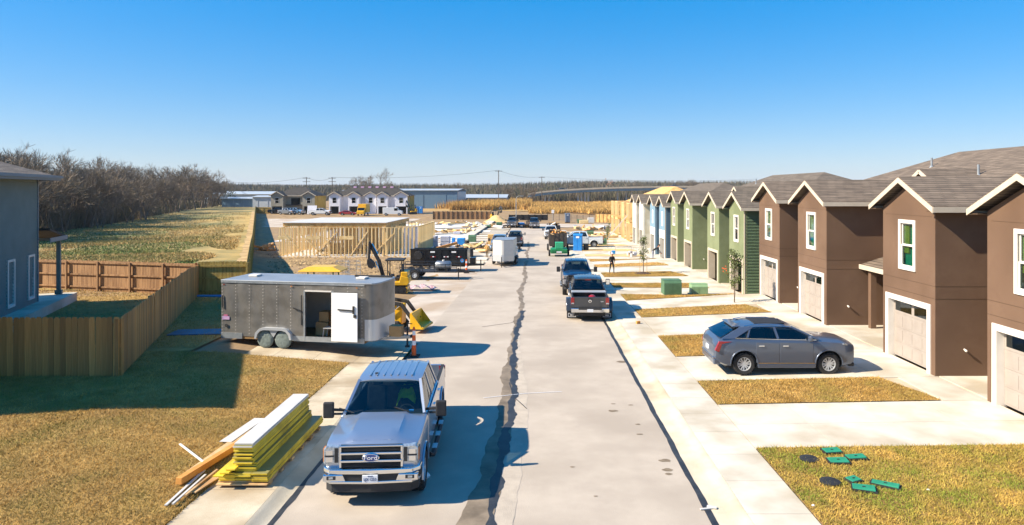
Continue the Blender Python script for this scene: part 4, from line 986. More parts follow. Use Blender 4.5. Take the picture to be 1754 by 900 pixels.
for lab, px, py, rz_, pm in (('pale blue pickup in front of the tan house', 505, 368, 75, bluep), ('black pickup beside the tan house fence', 478, 366.5, 100, blackp), ('white pickup between the tan house and wrapped house', 549, 369, 88, whitep), ('silver pickup nosed in at the tan house', 492, 368, 60, silver)):
    pickup(lab, P(px, py), R(rz_), pm, 'vehicles by the far houses', detail=0)

# ---- SUV on the driveway
def suv(label, loc, rz, pm, group=None, L=4.82, name='suv', cat='SUV', scale=1, H0=0.0, low=False):
    t = thing(name, label, cat, loc, rz, group, scale)
    r = .37; hw = .945; af, ar = -1.47, 1.42
    if not low: S = [(-2.4, .74, .45, .88, .92, .93), (-2.36, .84, .38, 1.0, 1.04, 1.05), (-2.25, .89, .32, 1.05, 1.09, 1.11), (-1.95, .925, .27, 1.09, 1.13, 1.165), (-1.45, hw, .25, 1.13, 1.17, 1.2), (-1.0, hw, .25, 1.16, 1.2, 1.225)]
    else: S = [(-2.38, .7, .36, .55, .58, .6), (-2.3, .84, .3, .66, .7, .72), (-1.9, .92, .25, .78, .82, .84), (-1.0, hw, .22, .88, .92, .95)]
    k = 0 if not low else -.16
    rings = [ring(*s_) for s_ in S] + [ring(y, hw, .25, 1.18+k*1.5+.06*(y+1)/3, 0, 0, tub=.6) for y in (-.96, 0, .9, 1.7)] + [ring(1.72, hw, .27, 1.25+k*1.5, 1.25+k*1.5, 1.25+k*1.5), ring(2.06, hw-.03, .3, 1.25+k*1.5, 1.26+k*1.5, 1.26+k*1.5), ring(2.25, hw-.06, .38, 1.2+k*1.5, 1.23+k*1.5, 1.24+k*1.5), ring(2.37, hw-.1, .48, 1.08+k*1.5, 1.12+k*1.5, 1.13+k*1.5), ring(2.43, hw-.18, .55, .92+k, .95+k, .96+k)]
    b = MB(); b.loft(rings); o = b.build('body', [pm, M['blackm']], t)
    cut(o, arch_cutters([(af, r+.08), (ar, r+.08)], r, hw, .3)); o.data.shade_smooth(); o.data.set_sharp_from_angle(angle=R(28))
    # sills and cladding
    for s in (-1, 1):
        MB().box(*sorted((s*(hw-.03), s*(hw+.02))), -1.0, .96, .25, .4).build('sill', M['blackm'] if low else pm, t, bevel=.02)
        MB().box(*sorted((s*(hw), s*(hw+.024))), -.98, .94, .405, .43).build('chrome_strip', M['chrome'], t)
    bz, rz_ = 1.19+k*1.5, 1.6+k*1.7; W0, W1 = .87, .7
    yA, yB, yC, yD = (-1.15, -.25, 1.45, 2.2) if not low else (-.9, -.1, .9, 1.9)
    yM, yN = .25, 1.2
    bz2 = bz+.07
    for s in (-1, 1):
        for p, q, w_ in (((s*W0, yA, bz), (s*W1, yB, rz_), .06), ((s*W0, yM, bz+.03), (s*W1, yM+.1, rz_+.02), .07), ((s*W0, yN+.1, bz2), (s*W1, yN-.05, rz_), .05)):
            MB().bar(p, q, .05, w_, up=(0, 1, 0)).build('pillar', pm, t)
        q = MB(); q.prism([(yN+.55, bz2-.02), (yD, bz2-.02), (yC+.06, rz_), (yC-.38, rz_)], 'x', 0, .05); 
        vs = [(s*(W0+(W1-W0)*(v[2]-bz2)/(rz_-bz2))-s*(.05-v[0])+s*.04, v[1], v[2]) for v in q.v]; q.v = vs; q.build('rear_quarter', pm, t)
        g = [((yA+.18, bz+.01), (yM-.03, bz+.03), (yM+.07, rz_), (yB+.05, rz_)), ((yM+.05, bz+.03), (yN+.07, bz2), (yN-.07, rz_), (yM+.14, rz_)), ((yN+.14, bz2), (yN+.52, bz2), (yC-.4, rz_-.02), (yN, rz_))]
        for a4 in g:
            X = lambda zz: s*(W0+.012+(W1-W0)*(zz-bz)/(rz_-bz))
            quad_glass(t, 'side_window', [(X(zz), yy, zz) for yy, zz in a4], M['tint'], (s*.012, 0, 0))
        b = MB(); b.path([(s*(W0+.018), yA+.1, bz), (s*(W0+.02), yM, bz+.02), (s*(W0+.02), yN+.52, bz2-.01), (s*(W1+.03), yC-.36, rz_), (s*(W1+.03), yM, rz_+.03), (s*(W1+.03), yB+.06, rz_+.01)], .012, 5); b.build('window_trim', M['chrome'], t)
    quad_glass(t, 'windshield', [(-W0+.03, yA-.02, bz+.01), (W0-.03, yA-.02, bz+.01), (W1, yB-.01, rz_), (-W1, yB-.01, rz_)], M['carglass'], (0, -.08, 0))
    quad_glass(t, 'rear_window', [(-W0+.06, yD+.02, bz2+.0), (W0-.06, yD+.02, bz2+.0), (W1-.04, yC+.08, rz_), (-W1+.04, yC+.08, rz_)], M['tint'], (0, .05, 0))
    rings = []
    for j in range(9):
        v = j/8; yy = yB-.05+(yC+.12-yB)*v; wd = W1+.03; zt = rz_+.02+.075*(1-(2*v-.95)**2)
        rings.append([(u/4*wd, yy, zt-.05*abs(u/4)**3) for u in range(-4, 5)] + [(wd-.01, yy, rz_-.03), (-wd+.01, yy, rz_-.03)])
    b = MB(); b.loft(rings); ro = b.build('roof', pm, t, smooth=40)
    if not low:
        MB().box(-.5, .5, yB+.15, yC-.5, rz_+.05, rz_+.1).build('sunroof', M['blackm'], ro, bevel=.02)
        b = MB(); b.box(-.64, .64, yC+.02, yC+.3, rz_-.03, rz_+.015); b.build('spoiler', pm, ro, bevel=.02)
        b = MB(); b.prism([(yC+.05, rz_+.09), (yC-.15, rz_+.09), (yC-.02, rz_+.15)], 'x', -.02, .02); b.build('antenna_fin', pm, ro)
        for s in (-1, 1):
            b = MB(); b.path([(s*.66, yB+.2, rz_+.04), (s*.66, yB+.4, rz_+.08), (s*.66, yC-.4, rz_+.08), (s*.66, yC-.1, rz_+.02)], .014, 6); b.build('roof_rail', M['chrome'], ro)
    for s in (-1, 1):
        for y0, y1 in ((-.92, .2), (.23, 1.02)):
            d = MB(); d.prism([(y0, .43), (y1, .43), (y1, 1.12+k*1.5), (y0, 1.1+k*1.5)], 'x', s*(hw-.012), s*(hw+.007)); dd = d.build('door', pm, t, bevel=.01)
            MB().box(*sorted((s*(hw+.004), s*(hw+.04))), y1-.27, y1-.08, .99+k, 1.02+k).build('door_handle', M['chrome'], dd)
        mo = MB().box(*sorted((s*.93, s*1.12)), yA+.3, yA+.42, bz-.02, bz+.14).build('mirror', pm, t, bevel=.03)
        hl = MB(); hl.path([(s*.6, -2.37, .94+k), (s*.8, -2.25, .97+k), (s*.91, -1.95, 1.06+k)], [.05, .055, .025], 8); hl.build('headlight', M['lamp'], t, smooth=50)
        tl = MB(); tl.prism([(1.82, 1.14+k), (2.28, 1.14+k), (2.42, .84+k), (2.28, .78+k), (2.18, 1.06+k)], 'x', s*(hw-.12), s*(hw-.005)); tl.build('taillight', M['red'], t, bevel=.01)
        for yy in (af, ar): wheel(t, (s*(hw-.13), yy, r), r, .24, .235, side=s, spokes=12)
        fl = MB(); n = 12
        for yy in (af, ar):
            fl = MB(); fl.path([(s*(hw+.004), yy+math.cos(math.pi*i/n)*(r+.1), r+.02+math.sin(math.pi*i/n)*(r+.1)) for i in range(n+1)], .022, 6); fl.build('wheel_arch', pm, t, smooth=40)
    MB().box(-.45, .45, -2.44, -2.36, .45, .84+k).build('grille', M['blackm'], t, bevel=.02)
    MB().box(-.8, .8, -2.4, -2.2, .26, .4).build('front_bumper', M['blackm'], t, bevel=.04); rb = MB().box(-.8, .8, 2.2, 2.44, .32, .55).build('rear_bumper', pm, t, bevel=.05)
    MB().box(-.8, .8, 2.3, 2.45, .54, .56).build('bumper_trim', M['chrome'], rb); MB().box(-.16, .16, 2.4, 2.46, .72+k, .86+k).build('licence_plate', M['plate'], t)
    MB().box(-.7, .7, -2.0, 2.0, .2, .3).build('underbody', M['blackm'], t)
    MB().box(-.82, .82, yA+.1, yA+.45, .6, bz-.03).build('dashboard', M['blackm'], t, bevel=.04)
    for s in (-1, 1):
        for yy in (-.1, .95): MB().cbox((s*.4, yy+.2, .95+k*.6), (.46, .14, .8), rx=R(-12)).build('seat', M['seat'], t, bevel=.05)
    return t
greyblue = paint('steel_blue_paint', '#586375', .45, .28)
suv('steel grey crossover parked sideways on the driveway by the brown garages', (8.75, 24.35, RZ(8.7, 24)+.01), R(90), greyblue, 'vehicles on the driveways', scale=1.03)
suv('red coupe parked in front of the white wrapped house', P(596, 369), R(92), redp, 'vehicles by the far houses', name='car', cat='car', low=True)
# ================================================================ enclosed trailer
def rivets(b, pts, r=.011):
    for p in pts: b.cbox(p, (r*2, .008, r*2))
def big_trailer():
    A = Vector((-12.95, 27.3)); a = R(-10.0); z0 = .2
    t = thing('enclosed_trailer', 'dented grey enclosed cargo trailer with its white side door open', 'trailer', (A.x, A.y, z0), a)
    L, W, zb, zt = 6.25, 2.2, .42, 2.66; d0, d1 = 3.72, 4.86; m = M['trail']
    fb = MB(); fb.box(0, d0, 0, .04, zb, zt); fb.box(d1, L, 0, .04, zb, zt); fb.box(d0, d1, 0, .04, zt-.34, zt); 
    fb = MB(); cols = 60
    def face(x0, x1, zz0, zz1):
        n = max(2, int((x1-x0)/.09)); k = max(2, int((zz1-zz0)/.09)); vs = []
        for j in range(k+1):
            for i in range(n+1):
                x = x0+(x1-x0)*i/n; zz = zz0+(zz1-zz0)*j/k
                e = min(1, 6*min(zz-zb, zt-zz)) ; vs.append((x, .016*math.sin(x*5.1)*math.sin(zz*2.3+x*1.7)*e+.004*math.sin(x*9+zz*4)*e, zz))
        fb.add(vs, [(j*(n+1)+i, j*(n+1)+i+1, (j+1)*(n+1)+i+1, (j+1)*(n+1)+i) for j in range(k) for i in range(n)])
    face(0, d0, zb, zt); face(d1, L, zb, zt); face(d0, d1, zt-.34, zt); fb.build('side_panel', m, t, smooth=60)
    for i in range(11):
        x = .05+i*.61
        if d0 < x < d1: continue
        rb = MB(); rivets(rb, [(x, -.024, zb+.12+k*.13) for k in range(17)]); rb.build('rivet_line', M['rivet'] , t); rb = None
    MB().box(0, L, W-.04, W, zb, zt).build('far_side', m, t); MB().box(-.0, .04, 0.04, W-.04, zb, zt).build('rear_ramp', m, t)
    # rounded nose
    n = 8; pts = [(L, 0), (L+.28, .03), (L+.42, .14), (L+.5, .4), (L+.53, W/2), (L+.5, W-.4), (L+.42, W-.14), (L+.28, W-.03), (L, W)]
    b = MB(); b.add([(x, y, zb) for x, y in pts]+[(x, y, zt) for x, y in pts], [(i, i+1, 9+i+1, 9+i) for i in range(8)]); b.build('nose', M['trail'], t, smooth=50)
    b = MB(); b.add([(x+.006, y-.002, zb+.02) for x, y in pts]+[(x+.006, y-.002, zb+.85) for x, y in pts], [(i, i+1, 9+i+1, 9+i) for i in range(8)]); b.build('stone_guard', M['alloy'], t, smooth=50)
    b = MB(); q = [(-.02, -.02)]+[(x+.01, y-.02 if y < 1 else y+.02) for x, y in pts]+[(-.02, W+.02)]
    b.slab(q, zt+.05, .06); rf = b.build('roof', M['galv_l'], t, bevel=.015)
    for x in (.75, 5.6): MB().cbox((x, W*.55, zt+.09), (.4, .4, .08)).build('roof_vent', M['white'], rf, bevel=.02)
    MB().box(5.0, L+.4, W*.8, W*.8+.12, zt+.05, zt+.12).build('roof_bar', M['blackm'], rf)
    b = MB(); b.box(0, L, -.025, .02, zt-.07, zt-.01); b.build('top_rail', M['galv'], t)
    b = MB(); b.box(0, .95, -.022, .0, zb-.1, zb+.13); b.build('bottom_rail', M['galv'], t); MB().box(2.9, d1+.05, -.022, .0, zb-.1, zb+.1).build('bottom_rail', M['galv'], t); MB().box(d1+.05, L, -.022, .0, zb-.1, zb+.1).build('bottom_rail', M['galv'], t)
    MB().box(0, L, .02, W-.02, zb-.1, zb).build('floor', M['wood_floor'], t); MB().box(.06, d0-.02, W-.08, W-.05, zb, zt).box(d0-.02, L, W-.08, W-.05, zb, zt).build('lining', M['white'], t)
    MB().box(d0-.06, d0, -.03, .06, zb-.06, zt-.3).build('door_frame', M['galv'], t); MB().box(d1, d1+.06, -.03, .06, zb-.06, zt-.3).build('door_frame', M['galv'], t); MB().box(d0, d1, -.04, .06, zt-.34, zt-.29).build('door_frame', M['white'], t)
    dd = MB().box(d1+.06, d1+1.16, -.16, -.12, zb-.02, zt-.34).build('side_door', mat('bright_white', '#f1f0ec', rough=.5), t, bevel=.012)
    MB().box(d1+.06, d1+1.16, -.12, -.11, zb-.02, zt-.34).build('door_skin', m, dd)
    b = MB(); b.bar((d1+.35, -.19, zb+1.25), (d1+1.0, -.19, zb+1.22), .03, .05); b.box(d1+.97, d1+1.04, -.2, -.16, zb+1.1, zb+1.4); b.build('bar_latch', M['blackm'], dd); MB().box(d1+1.0, d1+1.12, -.19, -.16, zb+.95, zb+1.06).build('lock', M['blackm'], dd)
    # fender and wheels
    for i, x in enumerate((2.0, 2.78)):
        e = wheel(t, (x, .1, .33), .345, .2, .2, side=-1); e.rotation_euler = (0, 0, R(90))
        cv = MB(); pr = []
        for k in range(9): pr.append((.355*math.cos(k*math.pi/2/8)**.35 if k < 8 else .0, -.03-.07*math.sin(k*math.pi/2/8)))
        cv.lathe(pr, (x, 0, .35), ax='y', n=24); cv.v = [(a_, b_+.008*math.sin(a_*40+c_*23), c_) for a_, b_, c_ in cv.v]
        cv.build('wheel_cover', M['cover'], e, smooth=50).matrix_parent_inverse = (Matrix.Translation((x, .1, .33)) @ Matrix.Rotation(R(90), 4, 'Z')).inverted()
    F_ = [(1.58, .38), (1.62, .62), (1.78, .78), (2.0, .84), (2.78, .84), (3.0, .78), (3.16, .62), (3.2, .38), (3.12, .38), (3.06, .58), (2.94, .7), (2.78, .74), (2.0, .74), (1.84, .7), (1.72, .58), (1.66, .38)]
    b = MB(); b.prism(F_, 'y', -.17, .0); b.build('fender', M['alloy'], t, smooth=30); MB().prism([(1.66, .38)]+F_[9:15][::-1] if 0 else [(1.66, .38), (1.72, .58), (1.84, .7), (2.0, .74), (2.78, .74), (2.94, .7), (3.06, .58), (3.12, .38)], 'y', -.012, -.008).build('wheel_well', M['blackm'], t)
    MB().prism([(2.2, .72), (2.58, .72), (2.39, .45)], 'y', -.11, -.1).build('fender_gusset', M['alloy'], t)
    # handles, decal, tongue
    b = MB(); b.box(d0-.16, d0-.13, -.05, -.02, zb+.55, zb+1.75); b.bar((d0-.5, -.05, zb+1.23), (d0-.14, -.05, zb+1.12), .03, .04); b.build('bar_latch', M['blackm'], t)
    b = MB(); b.box(.06, .1, -.06, -.03, zb+1.15, zb+1.65); b.build('grab_handle', M['blackm'], t)
    dc = MB().box(.05, .38, -.022, -.016, zb+.66, zb+.8).build('decal', M['decal'], t); MB().box(.12, .3, -.022, -.016, zb+.8, zb+.87).build('decal_top', M['decal2'], dc)
    b = MB(); b.lathe([(.075, -.025), (.07, -.03), (0, -.03)], (.24, 0, zb+.42), ax='y', n=14); b.build('marker_recess', M['blackm'], t)
    for x in (.1, 3.1, 5.9): MB().box(x, x+.06, -.03, -.015, zt-.16, zt-.13).build('marker_lamp', M['red'] if x < 1 else M['amber'], t)
    for s in (.5, W-.5): MB().bar((L+.2, s, .42), (L+1.5, W/2, .42), .07, .12).build('tongue_rail', M['steel'], t)
    b = MB(); b.tube((L+1.35, W/2, .02), (L+1.35, W/2, 1.0), .04); b.tube((L+1.35, W/2, .0), (L+1.35, W/2, .06), .1); b.bar((L+1.35, W/2, .95), (L+1.55, W/2, .95), .03, .03); b.build('jack', M['blackm'], t)
    b = MB(); b.ball((L+1.55, W/2, .45), (.1, .08, .07)); b.build('coupler', M['blackm'], t)
    Mx = Matrix.Translation((A.x, A.y, z0)) @ Matrix.Rotation(a, 4, 'Z')
    return t, Mx
M['trail'] = mat('charcoal_aluminium', '#807c75', '#8f8b84', .8, .36, .4, c3='#77736c', scale3=2.0)
M['rivet'] = mat('rivet', '#d5d0c6', rough=.5)
M['galv_l'] = mat('pale_roof_metal', '#8f9498', '#9ea3a7', 1.0, .45, .4)
M['wood_floor'] = mat('plywood_floor', '#7d6038', '#94744a', 2, .8)
M['cover'] = mat('wheel_cover_cloth', '#5f6a66', '#75807b', 6, .8, bump=.6, bscale=9)
M['decal'] = mat('purple_decal', '#9f7fae', '#c7a4bd', 9, .5); M['decal2'] = mat('pink_decal', '#b2627f', rough=.5)
tr, TX = big_trailer()
def at(Mx, o): o.matrix_world = Mx; return o
def loose(name, b, m, label, cat, Mx=None, group=None, bevel=0, smooth=None):
    o = b.build(name, m, bevel=bevel, smooth=smooth); tag(o, label, cat, group)
    if Mx is not None: o.matrix_world = Mx
    return o
for i, (x, y, z, s) in enumerate(((4.05, 1.0, .42, .55), (4.1, 1.0, .97, .42), (4.05, 1.7, .42, .6))):
    loose('cardboard_box', MB().box(x-s/2, x+s/2, y-s/2, y+s/2, z, z+s*.95), M['card'], ['cardboard carton on the trailer floor inside the side door', 'small cardboard carton stacked on another inside the trailer', 'cardboard carton at the back of the trailer interior'][i], 'box', TX, bevel=.006)
b = MB(); b.box(4.35, 4.8, .25, .65, .8, .83)
for xx in (4.38, 4.77):
    for yy in (.28, .62): b.bar((xx, yy, .8), (xx+(.05 if xx > 4.5 else -.05), yy, .42), .03, .03)
loose('step_stool', b, M['alloy'], 'small metal step stool inside the open trailer door', 'stool', TX)
b = MB(); b.box(0, .5, 0, .38, 0, .42)
loose('cardboard_box', b, M['card'], 'open cardboard box set on the trailer tongue', 'box', TX @ Matrix.Translation((6.95, .75, .48)), bevel=.008)

# ================================================================ lumber stack by the kerb
M['lp_edge'] = mat('yellow_board_edge', '#d3b41e', '#e3c83c', 3, .55, c3='#b59a1e', scale3=2)
M['lp_face'] = mat('olive_board_face', '#7b7440', '#8c8450', 2, .35); M['lp_white'] = mat('primed_board_face', '#bdbab3', '#cbc8c1', 2, .5)
M['raw'] = wood('raw_board', '#b99667', '#cdae80', '#a07a4c', .15, (2, 2, 2)); M['orangeb'] = wood('orange_board', '#b87a34', '#cb9148', None, .1, (2, 2, 2))
def board(parent, x0, x1, y0, y1, z0, z1, top=None, edge=None, name='board'):
    b = MB(); b.box(x0, x1, y0, y1, z0, z1-.0005); b.m = [0, 1, 0, 0, 0, 0]
    return b.build(name, [edge or M['lp_edge'], top or M['lp_face']], parent, bevel=.003, seg=1)
ls = thing('lumber_stack', 'stepped stack of yellow edged siding boards on the sidewalk', 'lumber stack', (-6.98, 14.55, zr(15)+.12))
for i in range(6): MB().box(.02+(i % 2)*.02, 1.1, .1+i*.66, .26+i*.66, 0, .055).build('bearer', M['raw'], ls)
for i in range(2): board(ls, -.02, 1.1, -.06+i*.1, .5+i*.1, .056+i*.03, .084+i*.03, M['raw'], M['raw'])
z = .118
for k in range(5):                                   # broad lower layers, three boards wide
    for c in range(3):
        j = random.uniform(-.04, .04); board(ls, .02+c*.36+j*.2, .02+c*.36+.35+j*.2, .0+random.uniform(-.05, .05), 3.75+random.uniform(-.04, .04), z, z+.036, M['lp_face'])
    z += .037
zt = z
for k in range(17):                                  # narrow upper stack
    x = .3+.012*math.sin(k*1.3)+random.uniform(-.012, .012)+(0.05 if k < 5 else 0); wd = .42 if k > 4 else .46
    board(ls, x, x+wd, .1+random.uniform(-.05, .05)-(.03*(k % 5 == 0)), 3.7+random.uniform(-.05, .05), z, z+.034, M['lp_white'] if k == 16 else M['lp_face'], M['lp_white'] if k >= 15 else M['lp_edge']); z += .036
for k in range(3): board(ls, -.0+k*.1, .22+k*.09, -.22+.08*k, 1.1, zt+.004+k*.038, zt+.036+k*.038, M['lp_edge'], M['lp_edge'])
def plank(px0, py0, px1, py1, wd, th, m, label, dz=.0, lift=0, z1=None):
    p = P(px0, py0, dz=.16+dz); q = P(px1, py1, dz=.16+dz)
    for v in (p, q): v.z = max(LG(v.x, v.y), zr(v.y)+.115)+th/2+.03+dz
    if z1 is not None: q.z = z1
    b = MB(); b.bar(p, q, wd, th); return loose('plank', b, m, label, 'plank', group='loose planks beside the lumber stack', bevel=.003)
plank(306, 832, 437, 748, .14, .14, M['orangeb'], 'thick orange timber beam lying beside the lumber stack', .03)
plank(312, 822, 425, 740, .2, .025, M['raw'], 'pale wide plank under the orange beam', .0)
plank(330, 845, 400, 800, .15, .03, M['raw'], 'long tan plank at the foot of the lumber stack', .02)
plank(284, 868, 350, 808, .06, .03, M['lp_white'], 'thin grey strip sliding off the stack onto the lawn', .0)
plank(296, 865, 352, 815, .05, .03, M['lp_white'], 'thin white strip beside the grey strip', .03)
plank(308, 768, 357, 800, .05, .025, M['white'], 'short white strip lying across the lawn', .04)
plank(318, 850, 372, 806, .05, .035, M['raw'], 'narrow tan batten between the white strips and stack', .05)
plank(386, 760, 445, 719, .32, .012, M['lp_white'], 'wide white board on the lawn behind the stack', .02)
plank(398, 768, 420, 756, .1, .02, M['white'], 'short white offcut by the orange beam', .12)
plank(420, 800, 440, 765, .2, .03, M['orangeb'], 'short orange board leaning on the stack end', .3)

# ================================================================ cones, lids, cabinets, litter
def cone(label, loc):
    t = thing('traffic_cone', label, 'traffic cone', loc, 0, 'orange channelizer cones', 1.12)
    MB().box(-.2, .2, -.2, .2, 0, .05).build('base', M['rubber'], t, bevel=.02)
    b = MB(); prof = [(.09, .05), (.08, .3), (.072, .5), (.062, .75), (.05, .98), (.035, 1.06), (0, 1.08)]; b.lathe(prof, n=16); b.build('body', M['orange'], t, smooth=40)
    for z0, z1 in ((.42, .58), (.78, .94)):
        r = lambda z: .083-.033*(z-.2)/.8+.002
        b = MB(); b.lathe([(r(z0), z0), (r(z1), z1)], n=16, caps=False); b.build('reflective_band', M['reflect'], t, smooth=40)
cone('orange and white channelizer cone by the grey trailer tongue', P(709, 611)); cone('orange and white channelizer cone beside the utility trailer', P(799, 468))
LIDS = [((1425, 776), .55, .34, 3, 'green meter lid nearest the driveway edge of the turf'), ((1436, 793), .6, .36, -4, 'green meter lid between two other lids and the black disc'), ((1466, 787), .6, .3, 2, 'faded green meter lid half under weeds'),
        ((1462, 825), .35, .3, 20, 'small round-cornered green lid in bare soil'), ((1480, 840), .62, .34, -22, 'tilted green lid with a dark edge in bare soil'), ((1517, 834), .75, .26, -35, 'long narrow green lid sunk at a slant in the turf')]
for (px, py), w_, d_, a, lab in LIDS:
    w_ *= .72; d_ *= .72
    p = P(px, py, dz=.16); t = thing('meter_box', lab, 'meter box', (p.x, p.y, RZ(min(p.x, 13), p.y)+.03), R(a), 'meter boxes in the turf')
    MB().box(-w_/2-.03, w_/2+.03, -d_/2-.03, d_/2+.03, 0, .05).build('box_rim', M['blackm'], t); l_ = MB().box(-w_/2, w_/2, -d_/2, d_/2, .03, .075).build('lid', M['lid'], t, bevel=.01); l_.rotation_euler = (R(3), R(-3), 0)
    MB().box(-.03, .03, -.015, .015, .07, .085).build('lid_handle', M['blackm'], l_)
for (px, py), lab in (((1386, 788), 'black round access cover in the turf'), ((1422, 827), 'sunken dark access cover with a concrete centre')):
    p = P(px, py, dz=.16); b = MB(); b.lathe([(.22, 0), (.22, .04), (.19, .055), (0, .06)], n=20); tag(b.build('access_cover', M['blackm'], loc=(p.x, p.y, RZ(min(p.x, 13), p.y)+.03), smooth=30), lab, 'access cover')
def cabinet(label, loc, w_, d_, h_, m, rz=0):
    t = thing('transformer', label, 'transformer', loc, rz, 'green utility cabinets')
    MB().box(-w_/2-.12, w_/2+.12, -d_/2-.12, d_/2+.12, -.05, .08).build('pad', M['blackm'] if h_ < .7 else M['conc_old'], t)
    b = MB(); b.prism([(-d_/2, .08), (d_/2, .08), (d_/2, h_), (-d_/2+.12, h_), (-d_/2, h_-.15)], 'x', -w_/2, w_/2); b.build('cabinet', m, t, bevel=.015)
    for s in (-1, 1): MB().box(s*w_/4-w_/4+.02, s*w_/4+w_/4-.02, -d_/2-.012, -d_/2, .12, h_-.18).build('door', m, t)
    MB().box(-w_/2-.02, w_/2+.02, -d_/2+.12, d_/2+.02, h_, h_+.025).build('cap', m, t)
for px, py, w_, d_, h_, m, lab in ((1152, 510, 1.15, 1.1, 1.0, M['dkgreen'], 'tall dark green transformer cabinet on the verge'), (1199, 508, 1.1, .7, .72, M['ltgreen'], 'low pale green transformer cabinet on a black pad')):
    p = P(px, py, dz=-.0); cabinet(lab, (p.x, p.y+.4, RZ(p.x, p.y+.4)+.02), w_, d_, h_, m)
for px, py, h_, lab in ((1032, 422, 1.0, 'green cabinet behind the blue portable toilet'), (809, 416, 1.1, 'green cabinet between scrap lumber on the left plot'), (855, 391, 1.2, 'green cabinet among the driveway forms'), (836, 390, .5, 'tiny green pedestal among the driveway forms'), (993, 383, .9, 'green cabinet beside the far grey toilet'), (1011, 405, .9, 'green cabinet behind the white pickup bed')):
    p = P(px, py); cabinet(lab, p, 1.1, 1.0, h_, M['dkgreen'])
p = P(1093, 559); loose('brick', MB().cbox((p.x, p.y, zr(p.y)+.19), (.2, .13, .13), .4), M['orangeb'], 'loose orange block lying on the sidewalk', 'block', bevel=.01)
p = P(1216, 873); b = MB(); b.cbox((p.x-.05, p.y, zr(p.y)+.02), (.32, .05, .02), .2); b.cbox((p.x+.05, p.y+.04, zr(p.y)+.035), (.2, .08, .015), -.4); loose('litter', b, M['lp_white'], 'scrap of torn trim lying on the gutter seam', 'litter')
for px, py, s, lab in ((1545, 663, .07, 'white paper scrap at the turf end by the brown garages'), (1393, 868, .04, 'white scrap on the paving edge below the round cover'), (1710, 838, .05, 'white scrap far along the greenish turf'), (1590, 842, .05, 'white scrap beyond the slanted green lid'), (727, 820, .14, 'large crumpled paper beside the silver pickup wheel')):
    p = P(px, py, dz=.14 if px > 1000 else 0); b = MB(); b.ball((0, 0, 0), (s, s*.8, s*.6), 6, 4); o = b.build('paper_scrap', M['reflect'], loc=(p.x, p.y, p.z+s*.5)); tag(o, lab, 'litter', 'paper scraps')
# black mulch debris and blue board beside the trailer
p = P(345, 572, z=.35); b = MB(); b.cbox((p.x, p.y, .43), (2.4, 1.1, .03), .1); loose('blue_sheet', b, mat('navy_sheet', '#27486a', '#33587c', 2, .5), 'blue plastic sheet lying on the shaded turf behind the trailer', 'sheet')
p = P(358, 512, z=.3); b = MB(); b.path([(p.x-1, p.y, .45), (p.x+1.2, p.y-.1, .47)], .07, 8); loose('blue_tarp_roll', b, M['bluepl'], 'rolled blue tarp by the yellow fence panel', 'tarp roll')

# ================================================================ small trees on the verges
def leafy(label, loc, h, spread, nleaf, leafm, seed, mulch=False, group='young street trees'):
    rs = random.Random(seed); t = thing('young_tree', label, 'tree', loc, 0, group)
    b = MB(); b.path([(0, 0, -.05), (.02, .01, h*.45), (-.02, .02, h*.75), (.01, 0, h)], [.04, .03, .02, .006], 6); tips = []
    for i in range(26):
        z = h*(.3+.65*rs.random()); a = rs.random()*6.28; l = spread*(1.15-.7*z/h)*(.5+.6*rs.random())
        q = Vector((math.cos(a)*l, math.sin(a)*l, z+l*.7)); b.path([(0, 0, z), tuple(q*.5+Vector((0, 0, z*.5))), tuple(q)], [.012, .008, .003], 4)
        tips += [Vector((0, 0, z)).lerp(q, u) for u in (.35, .55, .75, .9, 1)]
    b.build('trunk', M['bark'], t)
    v = []; f = []
    for i in range(nleaf):
        c = rs.choice(tips)+Vector((rs.gauss(0, .09), rs.gauss(0, .09), rs.gauss(0, .1))); s = rs.uniform(.035, .075)
        d1 = Vector((rs.gauss(0, 1), rs.gauss(0, 1), rs.gauss(0, 1))).normalized(); d2 = d1.cross(Vector((rs.gauss(0, 1), rs.gauss(0, 1), rs.gauss(0, 1)))).normalized()
        k = len(v); v += [c-d1*s, c+d2*s*.55, c+d1*s, c-d2*s*.55]; f.append((k, k+1, k+2, k+3))
    np_mesh('crown', np.array([tuple(q) for q in v]), np.array(f), leafm, t)
    if mulch:
        b = MB(); b.lathe([(.75, 0), (.6, .09), (.3, .13), (0, .13)], n=18); b.v = [(x*(1+.12*math.sin(7*x+y*5)), y, z) for x, y, z in b.v]; b.build('mulch_ring', M['mulch'], t)
        for s in (-1, 1): b = MB(); b.tube((s*.3, 0, 0), (s*.3, 0, 1.4), .018); b.build('stake', M['raw'], t)
    return t
for px, py, h, sp, n, lab, mu in ((1258, 531, 3.0, .55, 900, 'slim young tree with sparse leaves in front of the green siding', False), (1102, 471, 3.3, .5, 800, 'staked young tree in a mulch ring on the verge', True), (1041, 425, 2.6, .5, 500, 'young tree by the green cabinet near the white pickup', False), (1043, 400, 2.4, .4, 300, 'small young tree before the framed house', False)):
    p = P(px, py, dz=-.0 if px > 1200 else .1); leafy(lab, (p.x, p.y, RZ(p.x, p.y)), h, sp, n, M['leaf'], px, mu)
b = MB()
for i in range(9): b.ball((random.gauss(0, .07), random.gauss(0, .07), random.gauss(0, .08)), .035, 5, 4)
p = P(1258, 531); o = b.build('hat', M['orange'], loc=(p.x-.55, p.y, RZ(p.x, p.y)+1.9)); tag(o, 'clump of orange ribbon tied in the slim young tree', 'ribbon')

